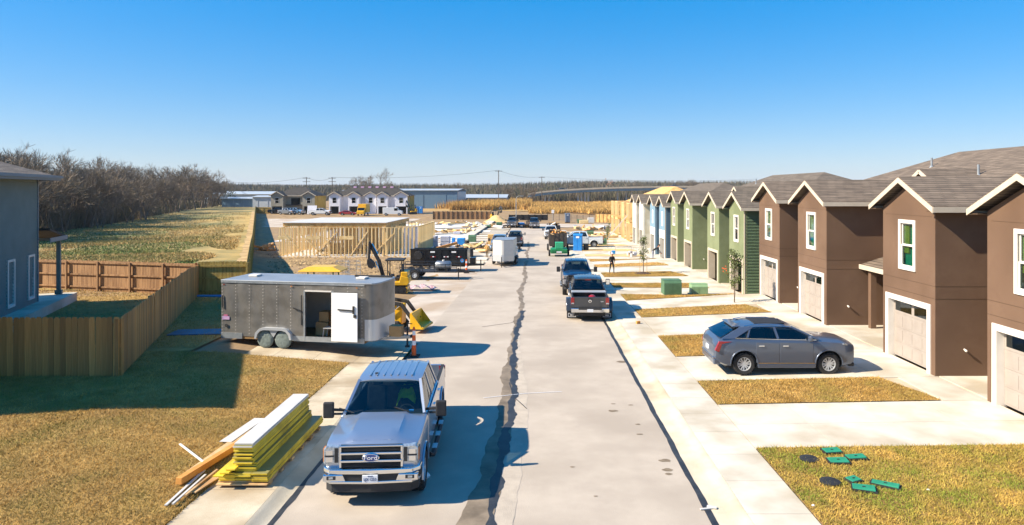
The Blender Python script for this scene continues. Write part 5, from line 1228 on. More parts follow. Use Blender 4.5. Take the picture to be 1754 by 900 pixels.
# ================================================================ portable toilets
def toilet(label, loc, rz, m, h=2.2):
    t = thing('portable_toilet', label, 'portable toilet', loc, rz, 'portable toilets')
    MB().box(-.56, .56, -.56, .56, 0, .12).build('skid', M['blackm'], t); MB().box(-.54, .54, -.54, .54, .12, h-.25).build('cabin', m, t, bevel=.03)
    for s in (-1, 1): MB().box(s*.27-.22, s*.27+.22, -.56, -.54, .2, h-.6).build('wall_panel', m, t, bevel=.008)
    b = MB(); b.prism([(-.6, h-.25), (.6, h-.25), (.5, h-.05), (-.5, h-.05)], 'x', -.58, .58); b.build('roof', m, t, bevel=.02)
    MB().box(-.2, .2, -.566, -.555, h-.55, h-.33).build('sign_panel', M['reflect'], t); MB().tube((.35, .35, h-.1), (.35, .35, h+.2), .05).build('vent_pipe', M['blackm'], t)
M['potty'] = mat('toilet_blue', '#1c79c4', '#2a87d0', 2, .45); M['potty_g'] = mat('toilet_grey', '#59687a', '#65758a', 2, .5)
p = P(990, 431); toilet('bright blue portable toilet standing beside the debris trailer', p, R(-8), M['potty'], 2.25)
p = P(972, 381.5); toilet('grey blue portable toilet by the far wire fence', p, R(5), M['potty_g'])
p = P(721, 366.5); toilet('blue portable toilet pair behind the framed deck', p, R(0), M['potty'])
p = P(714, 366.5); toilet('blue portable toilet nearest the yellow excavator', p, R(0), M['potty'])
M['rimw'] = mat('white_rim', '#cfd2d3', rough=.5)
# ================================================================ trailers and machines on the site
def trailer_wheel(t, x, y, r=.36): e = wheel(t, (x, y, r), r, .22, .2, side=-1 if y < 1 else 1); e.rotation_euler = (0, 0, R(90)); return e
# black dump trailer, side to the camera (local x along its length)
p = P(703, 466); dt = thing('dump_trailer', 'black high sided dump trailer with a covered spare wheel', 'trailer', (p.x, p.y, p.z), R(-1), 'trailers parked on the site'); L, W = 5.1, 2.1
b = MB()
b.box(0, L, 0, .05, .72, 1.98); b.build('side_wall', M['black'], dt); MB().box(0, L, W-.05, W, .72, 1.98).build('side_wall', M['black'], dt); MB().box(0, .05, .05, W-.05, .72, 1.98).build('tailgate', M['black'], dt); MB().box(L-.05, L, .05, W-.05, .72, 1.98).build('front_wall', M['black'], dt)
MB().box(0, L, .05, W-.05, .66, .72).build('floor', M['black'], dt); MB().box(-.03, L+.03, -.04, .06, 1.98, 2.06).build('top_rail', M['black'], dt); MB().box(.1, L, .4, W-.4, .42, .66).build('frame', M['blackm'], dt)
for i in range(7): MB().box(.5+i*.72, .56+i*.72, -.06, 0, .72, 1.98).build('rib', M['black'], dt)
b = MB(); b.lathe([(.36, -.26), (.38, -.2), (.38, -.06)], (.75, 0, 1.5), ax='y', n=22); b.build('spare_wheel_cover', M['rubber'], dt, smooth=40)
for x in (2.0, 3.9): MB().box(x-.2, x+.2, -.07, -.062, 1.72, 1.85).build('name_plate', M['reflect'], dt)
for x, m in ((2.05, 'r'), (3.2, 'w'), (4.35, 'r')):
    for k in range(3): MB().box(x-.22+k*.15, x-.22+(k+1)*.15, -.07, -.062, 1.32, 1.4).build('reflector', M['red'] if (k != 1) ^ (m == 'w') else M['reflect'], dt)
b = MB(); b.lathe([(0, -.07), (.17, -.07), (.17, -.062)], (4.65, 0, 1.02), ax='y', n=18); em = b.build('round_emblem', M['bluepl'], dt); b = MB(); b.lathe([(0, -.074), (.11, -.074)], (4.65, 0, 1.02), ax='y', n=12); b.v = [(x, y, z*.55+.5) for x, y, z in b.v]; b.build('emblem_field', redp, em); MB().box(4.635, 4.665, -.08, -.076, .93, 1.1).build('emblem_bar', M['reflect'], em)
F_ = [(1.55, .6), (1.75, .85), (3.05, .85), (3.25, .6), (3.15, .6), (3.0, .79), (1.8, .79), (1.65, .6)]
MB().prism(F_, 'y', -.3, -.06).build('fender', M['black'], dt)
for y in (-.16, W+.16):
    for x in (2.0, 2.8): trailer_wheel(dt, x, y)
for s in (.5, W-.5): MB().bar((L, s, .55), (L+1.4, W/2, .55), .08, .14).build('tongue_rail', M['black'], dt)
MB().box(L+.15, L+.65, W/2-.35, W/2+.35, .6, 1.2).build('pump_box', M['black'], dt, bevel=.02); MB().tube((L+1.1, W/2, 0), (L+1.1, W/2, 1.0), .05).build('jack', M['blackm'], dt)
# utility trailer with tank
p = P(684, 480); ut = thing('utility_trailer', 'open black utility trailer carrying a grey tank', 'trailer', (p.x, p.y+.2, p.z), R(-2), 'trailers parked on the site'); L, W = 4.6, 2.0
MB().box(0, L, 0, W, .58, .66).build('deck', M['blackm'], ut)
for y in (0, W):
    for z in (.98, 1.25): MB().tube((0, y, z), (L, y, z), .028).build('rail', M['black'], ut)
    for i in range(6): MB().tube((L*i/5, y, .62), (L*i/5, y, 1.26), .025).build('rail_post', M['black'], ut)
for y in (-.16, W+.16):
    for x in (.45, 1.25): e_ = trailer_wheel(ut, x, y-.05, .4); [c_.data.materials.__setitem__(0, M['rimw']) for c_ in e_.children if c_.name.startswith('rim')]
MB().prism([(-.05, .6), (.1, .86), (1.6, .86), (1.75, .6), (1.65, .6), (1.55, .8), (.15, .8), (.05, .6)], 'y', -.3, -.04).build('fender', M['black'], ut)
for s in (.4, W-.4): MB().bar((L, s, .6), (L+1.3, W/2, .55), .07, .12).build('tongue_rail', M['black'], ut)
MB().tube((L+.1, .2, 0), (L+.1, .2, .95), .045).build('jack', M['blackm'], ut)
tk = thing('water_tank', 'grey drum shaped tank on the utility trailer', 'tank', (p.x+3.4, p.y+.9, p.z+.66), R(-2)); b = MB(); b.lathe([(0, -.62), (.3, -.62), (.38, -.52), (.38, .52), (.3, .62), (0, .62)], (0, 0, .4), ax='x', n=20); b.build('drum', M['steel'], tk, smooth=40); MB().box(-.4, -.3, -.36, .36, 0, .25).build('cradle', M['blackm'], tk); MB().box(.3, .4, -.36, .36, 0, .25).build('cradle', M['blackm'], tk); MB().lathe([(.1, .76), (.1, .86), (0, .87)], n=10).build('cap', M['white'], tk)
def heap(name, label, cat, loc, n, size, mats, spread, group=None, seed=1):
    """pile of odd boards and blocks as one thing, each piece a part"""
    rs = random.Random(seed); t = thing(name, label, cat, loc, 0, group)
    for i in range(n):
        s = Vector((rs.uniform(*size), rs.uniform(.08, .3)*size[1], rs.uniform(.04, .16)*size[1]))
        MB().cbox((rs.gauss(0, spread[0]), rs.gauss(0, spread[1]), abs(rs.gauss(0, spread[2]))+s.z/2), s, rs.uniform(0, 6.28), 0, rx=rs.gauss(0, .3), ry=rs.gauss(0, .25)).build('scrap_piece', rs.choice(mats), t)
    return t
M['tarpr'] = mat('patterned_tarp', '#7c2a2a', '#b9b3bb', 7, .7)
p = P(722, 497); b = MB(); b.grid(fr(-1.3, 1.1, .16), fr(-.5, .5, .16), lambda x, y: .25*math.exp(-(x*x+2*y*y)) + .09*math.sin(x*9+y*5)+.1); loose('crumpled_tarp', b, M['tarpr'], 'crumpled red and grey tarp on the ground by the excavator', 'tarp', Matrix.Translation(p), smooth=30)
# mini excavator
def excavator(label, loc, rz, s=1, name='mini_excavator'):
    t = thing(name, label, 'excavator', loc, rz, None, s); Y, K = M['yellow'], M['blackm']
    for sy in (-1, 1):
        b = MB(); r = .26; pts = [(-.75+r*math.cos(a), r+r*math.sin(a)) for a in [R(90+i*22.5) for i in range(9)]] + [(.75+r*math.cos(a), r+r*math.sin(a)) for a in [R(-90+i*22.5) for i in range(9)]]
        b.prism(pts, 'y', *sorted((sy*.45, sy*.75))); tk = b.build('track', M['rubber'], t, smooth=30)
        for i in range(5): MB().lathe([(0, sy*.76), (.13, sy*.76), (.14, sy*.74)], (-.6+i*.3, 0, .22), ax='y', n=12).build('roller', K, tk)
        for i in range(16): MB().box(-.9+i*.118, -.85+i*.118, *sorted((sy*.45, sy*.75)), .515, .54).build('track_pad', M['rubber'], tk)
    MB().box(-.6, .6, -.4, .4, .3, .55).build('undercarriage', K, t); MB().box(.9, 1.0, -.75, .75, .1, .5).build('blade', Y, t); MB().box(.5, .92, -.1, .1, .25, .35).build('blade_arm', K, t)
    b = MB(); b.prism([(-.55, .6), (1.0, .6), (1.12, .8), (1.05, 1.15), (.55, 1.25), (.45, .85), (-.55, .82)], 'y', -.68, .68); b.build('house', Y, t, bevel=.04)
    MB().box(.55, 1.0, -.6, .6, 1.18, 1.5).build('engine_cover', Y, t, bevel=.05)
    b = MB(); b.cbox((.25, .1, 1.0), (.45, .5, .16)); b.cbox((.46, .1, 1.3), (.12, .5, .55)); b.build('seat', K, t, bevel=.04)
    MB().cbox((-.1, .1, 1.1), (.2, .5, .35)).build('console', K, t)
    for x, y in ((-.35, -.5), (-.35, .62), (.6, -.5), (.6, .62)): MB().tube((x, y, .8), (x, y, 2.25), .035).build('canopy_post', K, t)
    MB().box(-.5, .75, -.62, .74, 2.24, 2.34).build('canopy', K, t, bevel=.04); MB().box(.57, .63, -.5, .62, 1.5, 1.95).build('back_panel', K, t); MB().bar((-.3, .45, .85), (-.42, .4, 1.45), .05, .05).build('control_lever', K, t); MB().box(.1, .6, .5, .66, .85, 1.15).build('arm_console', K, t)
    b = MB(); b.bar((-.6, -.1, .8), (-1.0, -.1, 2.3), .16, .24); b.build('boom', K, t, bevel=.02); b = MB(); b.bar((-1.0, -.1, 2.25), (-1.62, -.1, 3.42), .15, .22); b.build('boom', K, t, bevel=.02)
    b = MB(); b.bar((-1.6, -.1, 3.55), (-1.66, -.1, 2.3), .13, .2); b.build('stick', K, t, bevel=.02)
    MB().tube((-.75, -.1, 1.1), (-1.2, -.1, 2.2), .05).build('cylinder', M['chrome'], t); MB().tube((-1.08, -.1, 2.7), (-1.45, -.1, 3.4), .045).build('cylinder', M['chrome'], t); MB().tube((-1.76, -.1, 3.2), (-1.8, -.1, 2.4), .04).build('cylinder', M['chrome'], t)
    b = MB(); b.prism([(-1.74, 2.35), (-1.56, 2.37), (-1.29, 2.1), (-1.24, 1.85), (-1.44, 1.7), (-1.66, 1.8), (-1.76, 2.05)], 'y', -.35, .15); bk = b.build('bucket', K, t, bevel=.02)
    for i in range(4): MB().cbox((-1.24, -.31+i*.14, 1.81), (.14, .05, .05), ry=R(50)).build('bucket_tooth', M['steel'], bk)
p = P(672, 505); excavator('yellow and black mini excavator with raised dark boom', (p.x-.05, p.y+.7, p.z), R(4))
p = P(848, 377); excavator('small yellow excavator behind the sand pile', p, R(160))
p = P(707, 367.5); excavator('yellow excavator behind the framed deck', p, R(20), 1.2)
# mini loader behind the trailer nose
p = P(676, 578); ml = thing('mini_loader', 'yellow and black stand-on loader with raised bucket behind the trailer', 'loader', (p.x-.2, p.y+1.7, p.z), R(-8)); Y, K = M['yellow'], M['blackm']
MB().box(-1.0, .3, -.35, .35, .3, 1.25).build('engine_body', Y, ml, bevel=.05); MB().box(-1.25, -1.0, -.3, .3, .5, 1.5).build('control_panel', K, ml, bevel=.03)
for s in (-1, 1):
    b = MB(); b.prism([(-1.05, .28), (-.9, .0), (.2, .0), (.4, .28), (.2, .5), (-.9, .5)], 'y', *sorted((s*.38, s*.6))); b.build('track', M['rubber'], ml, bevel=.04)
    b = MB(); b.bar((-.7, s*.45, 1.45), (.3, s*.45, 1.3), .09, .16); b.bar((.3, s*.45, 1.33), (.95, s*.45, .5), .09, .16); b.build('lift_arm', K, ml)
    MB().tube((-.3, s*.45, .8), (.25, s*.45, 1.25), .04).build('cylinder', M['chrome'], ml)
b = MB(); b.prism([(.85, .2), (1.55, .2), (1.5, .3), (1.0, .35), (.95, .95), (.85, .95)], 'y', -.75, .75); b.build('bucket', Y, ml, bevel=.015); MB().tube((-.6, .2, 1.2), (-.6, .2, 2.1), .045).build('exhaust', K, ml)
for s in (-1, 1): MB().prism([(.86, .2), (1.5, .2), (.95, .92)], 'y', *sorted((s*.75, s*.77))).build('bucket_side', Y, ml)
# yellow canopied tractor behind the trailer
p = Q(554, 470, 37.5); tc = thing('compact_tractor', 'compact green tractor under a broad yellow canopy roof', 'tractor', (p.x, 37.5, G(p.x, 37.5)), R(90))
b = MB(); b.prism([(-1.15, 0), (1.15, 0), (1.2, .06), (.7, .28), (-.7, .28), (-1.2, .06)], 'x', -.75, .75); b.v = [(x*(1-.25*max(0, (z-.06)/.22)), y, z+1.78) for x, y, z in b.v]; b.build('canopy', M['yellow'], tc, bevel=.03)
M['jdgreen'] = mat('tractor_green', '#2c6e34', '#347c3c', 3, .4)
for x in (-.5, .5):
    for y in (-.7, .7): MB().tube((x, y, .8), (x, y, 1.8), .04).build('canopy_post', M['jdgreen'], tc)
MB().box(-.4, .4, -1.5, -.3, .55, 1.15).build('hood', M['jdgreen'], tc, bevel=.06); MB().box(-.6, .6, -.3, .9, .5, .8).build('platform', M['jdgreen'], tc); b = MB(); b.cbox((0, .4, .95), (.5, .45, .15)); b.cbox((0, .62, 1.2), (.5, .1, .4)); b.build('seat', M['blackm'], tc)
for s in (-1, 1): wheel(tc, (s*.75, .65, .55), .55, .34, .3, M['yellow'], side=s); wheel(tc, (s*.6, -1.2, .36), .36, .24, .2, M['yellow'], side=s)
# wire cages
for i, (px, py) in enumerate(((586, 479), (605, 480))):
    p = P(px, py); p.z = G(p.x, p.y); t = thing('wire_cage', ['bent wire cage behind the trailer beside the yellow canopy', 'second wire cage standing against the bent one'][i], 'wire cage', p, R(10+i*25)); w_, h_ = .9, 1.5
    for a in (-1, 1):
        for c in (-1, 1): MB().tube((a*w_/2, c*w_/2, 0), (a*w_/2, c*w_/2, h_), .02, n=5).build('upright', M['galv'], t)
        for z in fr(0, h_, .3): MB().tube((-w_/2, a*w_/2, z), (w_/2, a*w_/2, z), .012, n=4).build('wire', M['galv'], t); MB().tube((a*w_/2, -w_/2, z), (a*w_/2, w_/2, z), .012, n=4).build('wire', M['galv'], t)
# white V-nose trailer facing the camera
p = P(858, 459); vt = thing('cargo_trailer', 'white wedge nosed cargo trailer with a metal stone guard', 'trailer', (p.x+.1, p.y+1.2, p.z), R(-3), 'trailers parked on the site')
wl = 1.02; pts = [(-wl, 4.2), (-wl, .55), (-.1, -.1), (.1, -.1), (wl, .55), (wl, 4.2)]
b = MB(); b.slab(pts, 2.5, 2.05); b.build('body', M['white'], vt, bevel=.015); b = MB(); q = [(x*1.01, y-.012) for x, y in pts[1:5]]; b.add([(x, y, .46) for x, y in q]+[(x, y, 1.1) for x, y in q], [(0,1,5,4),(1,2,6,5),(2,3,7,6)]); b.build('stone_guard', M['alloy'], vt)
MB().slab([(x*1.02, y) for x, y in pts], 2.54, .05).build('roof_cap', M['galv'], vt)
for s in (-1, 1):
    for yy in (2.0, 2.8): wheel(vt, (s*1.12, yy, .36), .36, .2, .2, side=s)
    MB().box(*sorted((s*1.0, s*1.25)), 1.55, 3.25, .74, .79).build('fender', M['blackm'], vt); MB().bar((s*.55, .3, .42), (0, -1.2, .42), .07, .1).build('tongue_rail', M['blackm'], vt)
MB().tube((0, -.95, 0), (0, -.95, 1.0), .045).build('jack', M['blackm'], vt)
# dump trailer of debris and green trailer on the right
p = P(956, 431); bt = thing('dump_trailer', 'brown dump trailer heaped with lumber scrap', 'trailer', (p.x, p.y, p.z), 0, 'trailers parked on the site'); M['brownm'] = mat('brown_steel', '#3c342c', '#4a4037', 3, .6)
for s in (-1, 1): MB().box(*sorted((s*1.05, s*1.11)), 0, 4.6, .7, 2.3).build('side_wall', M['brownm'], bt)
MB().box(-1.05, 1.05, 0, .06, .7, 2.25).build('tailgate', M['brownm'], bt); MB().box(-1.05, 1.05, 4.54, 4.6, .7, 2.25).build('front_wall', M['brownm'], bt); MB().box(-1.05, 1.05, .06, 4.54, .62, .75).build('floor', M['brownm'], bt)
for x in (-.55, 0, .55): MB().box(x-.04, x+.04, -.05, 0, .7, 2.25).build('rib', M['brownm'], bt)
for s in (-1, 1):
    for yy in (1.6, 2.5): wheel(bt, (s*1.24, yy, .38), .38, .22, .2, side=s)
MB().box(-.7, .7, .2, 5.6, .4, .62).build('frame', M['blackm'], bt)
heap('scrap_pile', 'pile of lumber scrap heaped in the brown dump trailer', 'scrap pile', (p.x, p.y+2.2, p.z+1.9), 40, (.5, 1.5), [M['raw'], M['osb'], M['orangeb'], M['brownm']], (.38, 1.1, .2), seed=4)
p = P(958, 441); gt = thing('equipment_trailer', 'low green equipment trailer with a green toolbox on it', 'trailer', (p.x, p.y+.6, p.z), 0, 'trailers parked on the site'); M['kelly'] = mat('kelly_green', '#17703f', '#1f7f4a', 3, .45)
MB().box(-.95, .95, 0, 2.4, .35, .85).build('body', M['kelly'], gt, bevel=.04); MB().box(-.3, .3, -.02, 0, .45, .6).build('plate', M['reflect'], gt)
for s in (-1, 1): MB().box(*sorted((s*.35, s*.9)), -.04, 0, .55, .82).build('panel', M['kelly'], gt, bevel=.02); wheel(gt, (s*1.08, .9, .36), .36, .22, .2, side=s); MB().box(*sorted((s*.1, s*.25)), -.06, -.02, .38, .46).build('tail_lamp', M['red'], gt)
tb = MB().box(-.42, .5, .3, 1.3, .85, 1.6).build('toolbox', mat('mint_green', '#2b9a6b', '#38a878', 3, .5), loc=(p.x, p.y+.6, p.z), bevel=.04); tag(tb, 'mint green toolbox sitting on the green trailer', 'toolbox')
p = P(950, 402); ft = thing('flatbed_trailer', 'grey flatbed trailer loaded with scrap in front of the far white pickup', 'trailer', p, 0, 'trailers parked on the site')
MB().box(-1.0, 1.0, 0, 4, .5, 1.5).build('box', M['blackm'], ft)
for s in (-1, 1): wheel(ft, (s*1.12, 1.8, .36), .36, .2, .2, side=s)
heap('scrap_pile', 'scrap heaped on the grey flatbed trailer', 'scrap pile', (p.x, p.y+1.6, p.z+1.5), 26, (.4, 1.2), [M['raw'], M['osb'], M['brownm'], M['lp_white']], (.45, 1.0, .2), seed=6)
p = P(897, 391); ft = thing('flatbed_trailer', 'short flatbed trailer with blue tarp near the sand pile', 'trailer', p, R(20), 'trailers parked on the site'); MB().box(-1.3, 1.3, 0, 2.2, .5, .7).build('deck', M['brownm'], ft); MB().box(-1.3, -1.22, 0, 2.2, .7, 1.4).build('side_board', M['brownm'], ft); MB().box(1.22, 1.3, 0, 2.2, .7, 1.4).build('side_board', M['brownm'], ft); MB().box(-.8, .3, .2, 1.2, .7, 1.1).build('tarp', M['bluepl'], ft, bevel=.1)
for s in (-1, 1): wheel(ft, (s*1.42, 1.0, .36), .36, .2, .2, side=s)
heap('scrap_pile', 'heap of broken lumber by the sand pile', 'scrap pile', P(885, 389), 40, (.5, 2.0), [M['raw'], M['osb'], M['brownm']], (1.3, 1.2, .6), seed=9)
heap('scrap_pile', 'scattered boards and offcuts behind the white wedge nosed trailer', 'scrap pile', P(826, 428), 46, (.5, 1.8), [M['raw'], M['osb'], M['stud'], M['brownm']], (1.3, 2.0, .25), seed=12)
heap('scrap_pile', 'reddish plank stack in the shadow of the long fence', 'scrap pile', P(455, 430), 14, (1.5, 2.6), [M['orangeb'], M['raw']], (.3, .3, .25), seed=14)
# pallets of wrapped goods
def pallet(label, px, py, w_, d_, h_, m, split=False, rz=0):
    p = P(px, py); t = thing('wrapped_pallet', label, 'pallet', p, rz, 'wrapped pallets on the plot')
    for i in range(3): MB().box(-w_/2, w_/2, -d_/2+i*d_/2*.9, -d_/2+i*d_/2*.9+.1, 0, .1).build('pallet_runner', M['raw'], t)
    MB().box(-w_/2, w_/2, -d_/2, d_/2, .1, h_*(.5 if split else 1)).build('bundle', m, t, bevel=.05)
    if split: MB().box(-w_/2-.02, w_/2+.02, -d_/2-.02, d_/2, h_*.52, h_).build('bundle', m, t, bevel=.06)
pallet('tall grey tarp-wrapped pallet nearest the framed house', 742, 424, 1.15, 1.1, 1.55, M['greypl'], True)
pallet('tall grey tarp-wrapped pallet beside the blue bundles', 763, 424, 1.2, 1.1, 1.5, M['greypl'], True)
pallet('narrow blue wrapped pallet beside the grey bundles', 777, 420, .4, 1.0, 1.0, M['bluepl']); pallet('broad blue wrapped pallet with a tan lid', 790, 421, 1.05, 1.2, 1.05, M['bluepl'])
pallet('upright tan crate behind the white wedge nosed trailer', 842, 420, 1.0, 1.0, 1.5, M['osb']); pallet('low blue grey pallet leaning by the second drive', 783, 402, 1.2, 1.0, .5, M['greypl'])
pallet('white wrapped pallet by the far wire fence', 1012, 383, 1.4, 1.0, 1.3, M['white']); pallet('yellow lumber bundle by the far wire fence', 1000, 384, 2.0, 1.0, .9, M['stud'])
b = MB(); p = P(755, 430); b.bar((p.x-.5, p.y, p.z+.3), (p.x+2.0, p.y+.6, p.z+.95), .6, .3); loose('lumber_bundle', b, M['orangeb'], 'bundle of orange lumber leaning toward the blue pallet', 'lumber')
# sand pile
p = P(850, 380); b = MB(); b.grid(fr(-3.6, 3.6, .4), fr(-3, 3, .4), lambda x, y: max(-.1, 1.75*math.exp(-((x+.3*math.sin(y))**2/3.4+y*y/2.8))+.06*math.sin(x*5)*math.sin(y*4)-.12)); tag(b.build('sand_pile', M['sand'], loc=p, smooth=60), 'cone shaped pile of tan sand before the far fence', 'sand pile')
# concrete driveway forms on the left plot
for i in range(14):
    y = 66+i*5.0; d = struct(MB().slab([(-10.2, y), (-5.4, y), (-5.4, y+2.6), (-10.2, y+2.6)], zr(y)+.1, .15).build('driveway', M['conc']))
for k, (px0, py0, px1, py1) in enumerate(((792, 413, 850, 375), (745, 403, 800, 401), (745, 393, 830, 391), (745, 386, 830, 384))):
    p, q = P(px0, py0), P(px1, py1); b = MB(); b.bar((p.x, p.y, p.z+.15), (q.x, q.y, q.z+.15), 1.6 if k == 0 else .25, .2); struct(b.build('footpath', M['conc']))
# ================================================================ timber framed storey on the left plot
fz = zr(76)+.1; X0, X1, Y0, Y1 = -29.0, -13.9, 75, 90
ff = thing('framed_house', 'single storey yellow stud frame with a plywood deck on top', 'house frame', (0, 0, fz)); hgt = 3.2
MB().box(X0-.2, X1+.2, Y0-.2, Y1, -.15, 0).build('foundation_slab', M['slab'], ff)
for (a, c) in (((X0, Y0), (X1, Y0)), ((X0, Y0), (X0, Y1)), ((X1, Y0+3), (X1, Y1)), ((X1-3.5, Y0), (X1-3.5, Y1-2)), ((X0+5, Y0), (X0+5, Y1)), ((X0+8, Y0+4), (X0+8, Y1)), ((X0, Y0+5), (X1-3.5, Y0+5)), ((X0, Y1), (X1, Y1)), ((X0+2.5, Y0+2.5), (X1-3.5, Y0+2.5)), ((X0, Y0+8), (X1-3.5, Y0+8)), ((X1-3.5, Y0+3), (X1, Y0+3))):
    studs(ff, (*a, 0), (*c, 0), 0, hgt, .42 if c[1] == a[1] else .7, .13, wd=.11 if a[1] == Y0 == c[1] else .08)
MB().box(X0-.1, X1-3.4, Y0+1.2, Y1, hgt+.1, hgt+.5).build('rim_joist', M['osb'], ff); MB().box(X0-.15, X1-3.35, Y0+1.1, Y1+.1, hgt+.5, hgt+.56).build('deck', M['lp_white'], ff)
for x0, z0, x1, z1 in ((-28.5, 2.6, -26.2, .2), (-27, 2.8, -24, .1), (-22.5, 2.8, -25, .2), (-18.5, .2, -16, 2.7), (-21, .1, -19, 2.9)): MB().bar((x0, Y0-.1, z0), (x1, Y0-.1, z1), .05, .12).build('brace', M['stud'], ff)
for x in (-28.4, -25.2, -21.5): MB().box(x-.8, x+.8, Y0-.08, Y0+.06, 1.9, 2.3).build('header', M['stud'], ff)
MB().box(X1-1.9, X1-.1, Y0+3.02, Y0+3.08, 0, hgt).build('sheathing', M['wrap'], ff)
heap('scrap_pile', 'grey stack of boards in front of the stud frame', 'scrap pile', P(576, 432), 12, (1.8, 2.8), [M['lp_white']], (.5, .3, .2), seed=22)
# ================================================================ people
def person(label, loc, rz, top, legs, pose='stand', skin=None, hat=None, h=1.72):
    t = thing('person', label, 'person', loc, rz, None, h/1.72); sk = M['skin']
    me = bpy.data.meshes.new('body'); lean = {'stand': 0, 'walk': .05, 'bend': .55}[pose]
    hip = Vector((0, 0, .9)); ch = hip+Vector((0, -lean*.9, .45-.25*lean)); nk = ch+Vector((0, -lean*.2, .14)); hd = nk+Vector((0, -.03-lean*.15, .16)); st = .14 if pose == 'walk' else .02
    V = [hip, hip+Vector((0, -lean*.4, .22)), ch, nk, hd, hd+Vector((0, -.01, .1))]; E = [(0, 1), (1, 2), (2, 3), (3, 4), (4, 5)]; Rd = [(.15, .11), (.145, .1), (.17, .11), (.055, .055), (.085, .1), (.06, .07)]
    def chain(root, pts, rads):
        k = root
        for q, r in zip(pts, rads): V.append(Vector(q)); Rd.append((r, r)); E.append((k, len(V)-1)); k = len(V)-1
    for s in (-1, 1):
        chain(0, [(s*.1, 0, .86), (s*.11, -st*s-.04, .48), (s*.11, st*s*1.6*-1+.03, .09), (s*.12, st*s*-1.6-.12, .03)], [.09, .06, .04, .035])
        sh = ch+Vector((s*.19, 0, .03)); el = sh+Vector((s*.07, .04-lean*.3, -.28)); wr = el+Vector((-s*.1, -.2-lean*.1, -.12 if pose != 'bend' else -.24)); hn = wr+Vector((-s*.03, -.07, -.02))
        chain(2, [sh, el, wr, hn], [.065, .045, .034, .035])
        b0 = len(V)-1
        for k in range(5): 
            V.append(hn+Vector((s*(.03-.018*k), -.07-.01*(k in (1, 2)), -.02*k+.02))); Rd.append((.009, .009)); E.append((b0, len(V)-1))
    me.from_pydata([tuple(v) for v in V], E, []); o = bpy.data.objects.new('body', me); C.objects.link(o); o.parent = t
    sm = o.modifiers.new('skin', 'SKIN'); sm.use_smooth_shade = True
    for i, r in enumerate(Rd): me.skin_vertices[0].data[i].radius = r; me.skin_vertices[0].data[i].use_root = i == 0
    su = o.modifiers.new('sub', 'SUBSURF'); su.levels = 1; su.render_levels = 1
    dg = bpy.context.evaluated_depsgraph_get(); dg.update(); nm = bpy.data.meshes.new_from_object(o.evaluated_get(dg), depsgraph=dg); o.modifiers.clear(); o.data = nm
    nm.materials.clear(); [nm.materials.append(m) for m in (top, legs, sk, M['blackm'])]; mi = []
    for pl in nm.polygons:
        c = pl.center
        hand = min((c-V[i]).length for i in range(len(V)) if Rd[i][0] == .035 and V[i].z > .3) < .09
        mi.append(3 if c.z < .12 else 1 if c.z < .92 and abs(c.x) < .24 and c.y > -.25 and not hand else 2 if c.z > nk.z-.02 or hand else 0)
    nm.polygons.foreach_set('material_index', mi)
    b = MB(); b.ball((hd.x, hd.y+.015, hd.z+.06), (.1, .115, .1), 12, 8); hb = b.build('hair' if hat is None else 'cap', hat or M['hair'], t, smooth=60)
    if hat is not None: MB().cbox((hd.x, hd.y-.13, hd.z+.06), (.16, .12, .02)).build('brim', hat, hb)
    b = MB(); b.cbox((hd.x, hd.y-.1, hd.z+.0), (.025, .04, .05)); b.build('nose', sk, t)
    for s in (-1, 1): MB().ball((hd.x+s*.035, hd.y-.092, hd.z+.03), .012, 6, 4).build('eye', M['hair'], t); MB().ball((hd.x+s*.09, hd.y, hd.z+.01), (.015, .03, .04), 6, 4).build('ear', sk, t)
    MB().cbox((hd.x, hd.y-.09, hd.z-.045), (.05, .02, .012)).build('mouth', M['lips'], t)
    return t
M['skin'] = mat('skin', '#a8775a', '#b58468', 8, .6); M['hair'] = mat('dark_hair', '#1b1613', rough=.8); M['lips'] = mat('lips', '#8a4a44', rough=.6)
cl = lambda n, c: mat(n, c, c, 5, .9, bump=.3)
p = P(1048, 468.5, dz=.15); person('person in dark jacket and dark trousers walking on the driveway', (p.x, p.y, RZ(p.x, p.y)+.01), R(15), cl('dark_jacket', '#23242a'), cl('dark_trousers', '#1c1d22'), 'walk', hat=cl('pale_cap', '#c9ccd6'))
p = P(1118, 446, dz=.1); person('person in pale trousers bending beside the blue wall', (p.x, p.y, RZ(p.x, p.y)+.01), R(60), cl('black_shirt', '#24262b'), cl('pale_trousers', '#9da3b5'), 'bend')
p = P(834, 443); person('person in a tan hooded jacket by the white wedge nosed trailer', p, R(150), cl('tan_jacket', '#a8824a'), cl('tan_trousers', '#6d5a3c'), 'stand', hat=cl('tan_hood', '#a8824a'))
p = P(726, 419); person('person in a purple grey shirt standing by the stud frame', p, R(20), cl('purple_shirt', '#4b4560'), cl('work_jeans', '#3a4358'), 'stand', hat=cl('dark_cap', '#20222a'))
# painters' gear by the beige wing
for i, (px, py) in enumerate(((1045, 437), (1082, 440), (1076, 438))):
    p = P(px, py, dz=.1); t = thing('paint_rig', ['paint sprayer with hose by the verge', 'paint buckets and sprayer before the beige garage', 'white paint bucket stand before the beige garage'][i], 'paint rig', (p.x, p.y, RZ(p.x, p.y)), R(20*i)); b = MB(); b.lathe([(.14, 0), (.16, .36), (0, .37)], n=14); b.build('bucket', M['white'], t); MB().box(.2, .6, -.15, .15, .1, .5).build('pump', M['bluepl'] if i == 0 else M['greypl'], t, bevel=.03); MB().path([(.2, 0, .8), (.2, .1, 1.0), (.6, .1, 1.0), (.6, 0, .4)], .02, 6).build('handle', M['steel'], t)

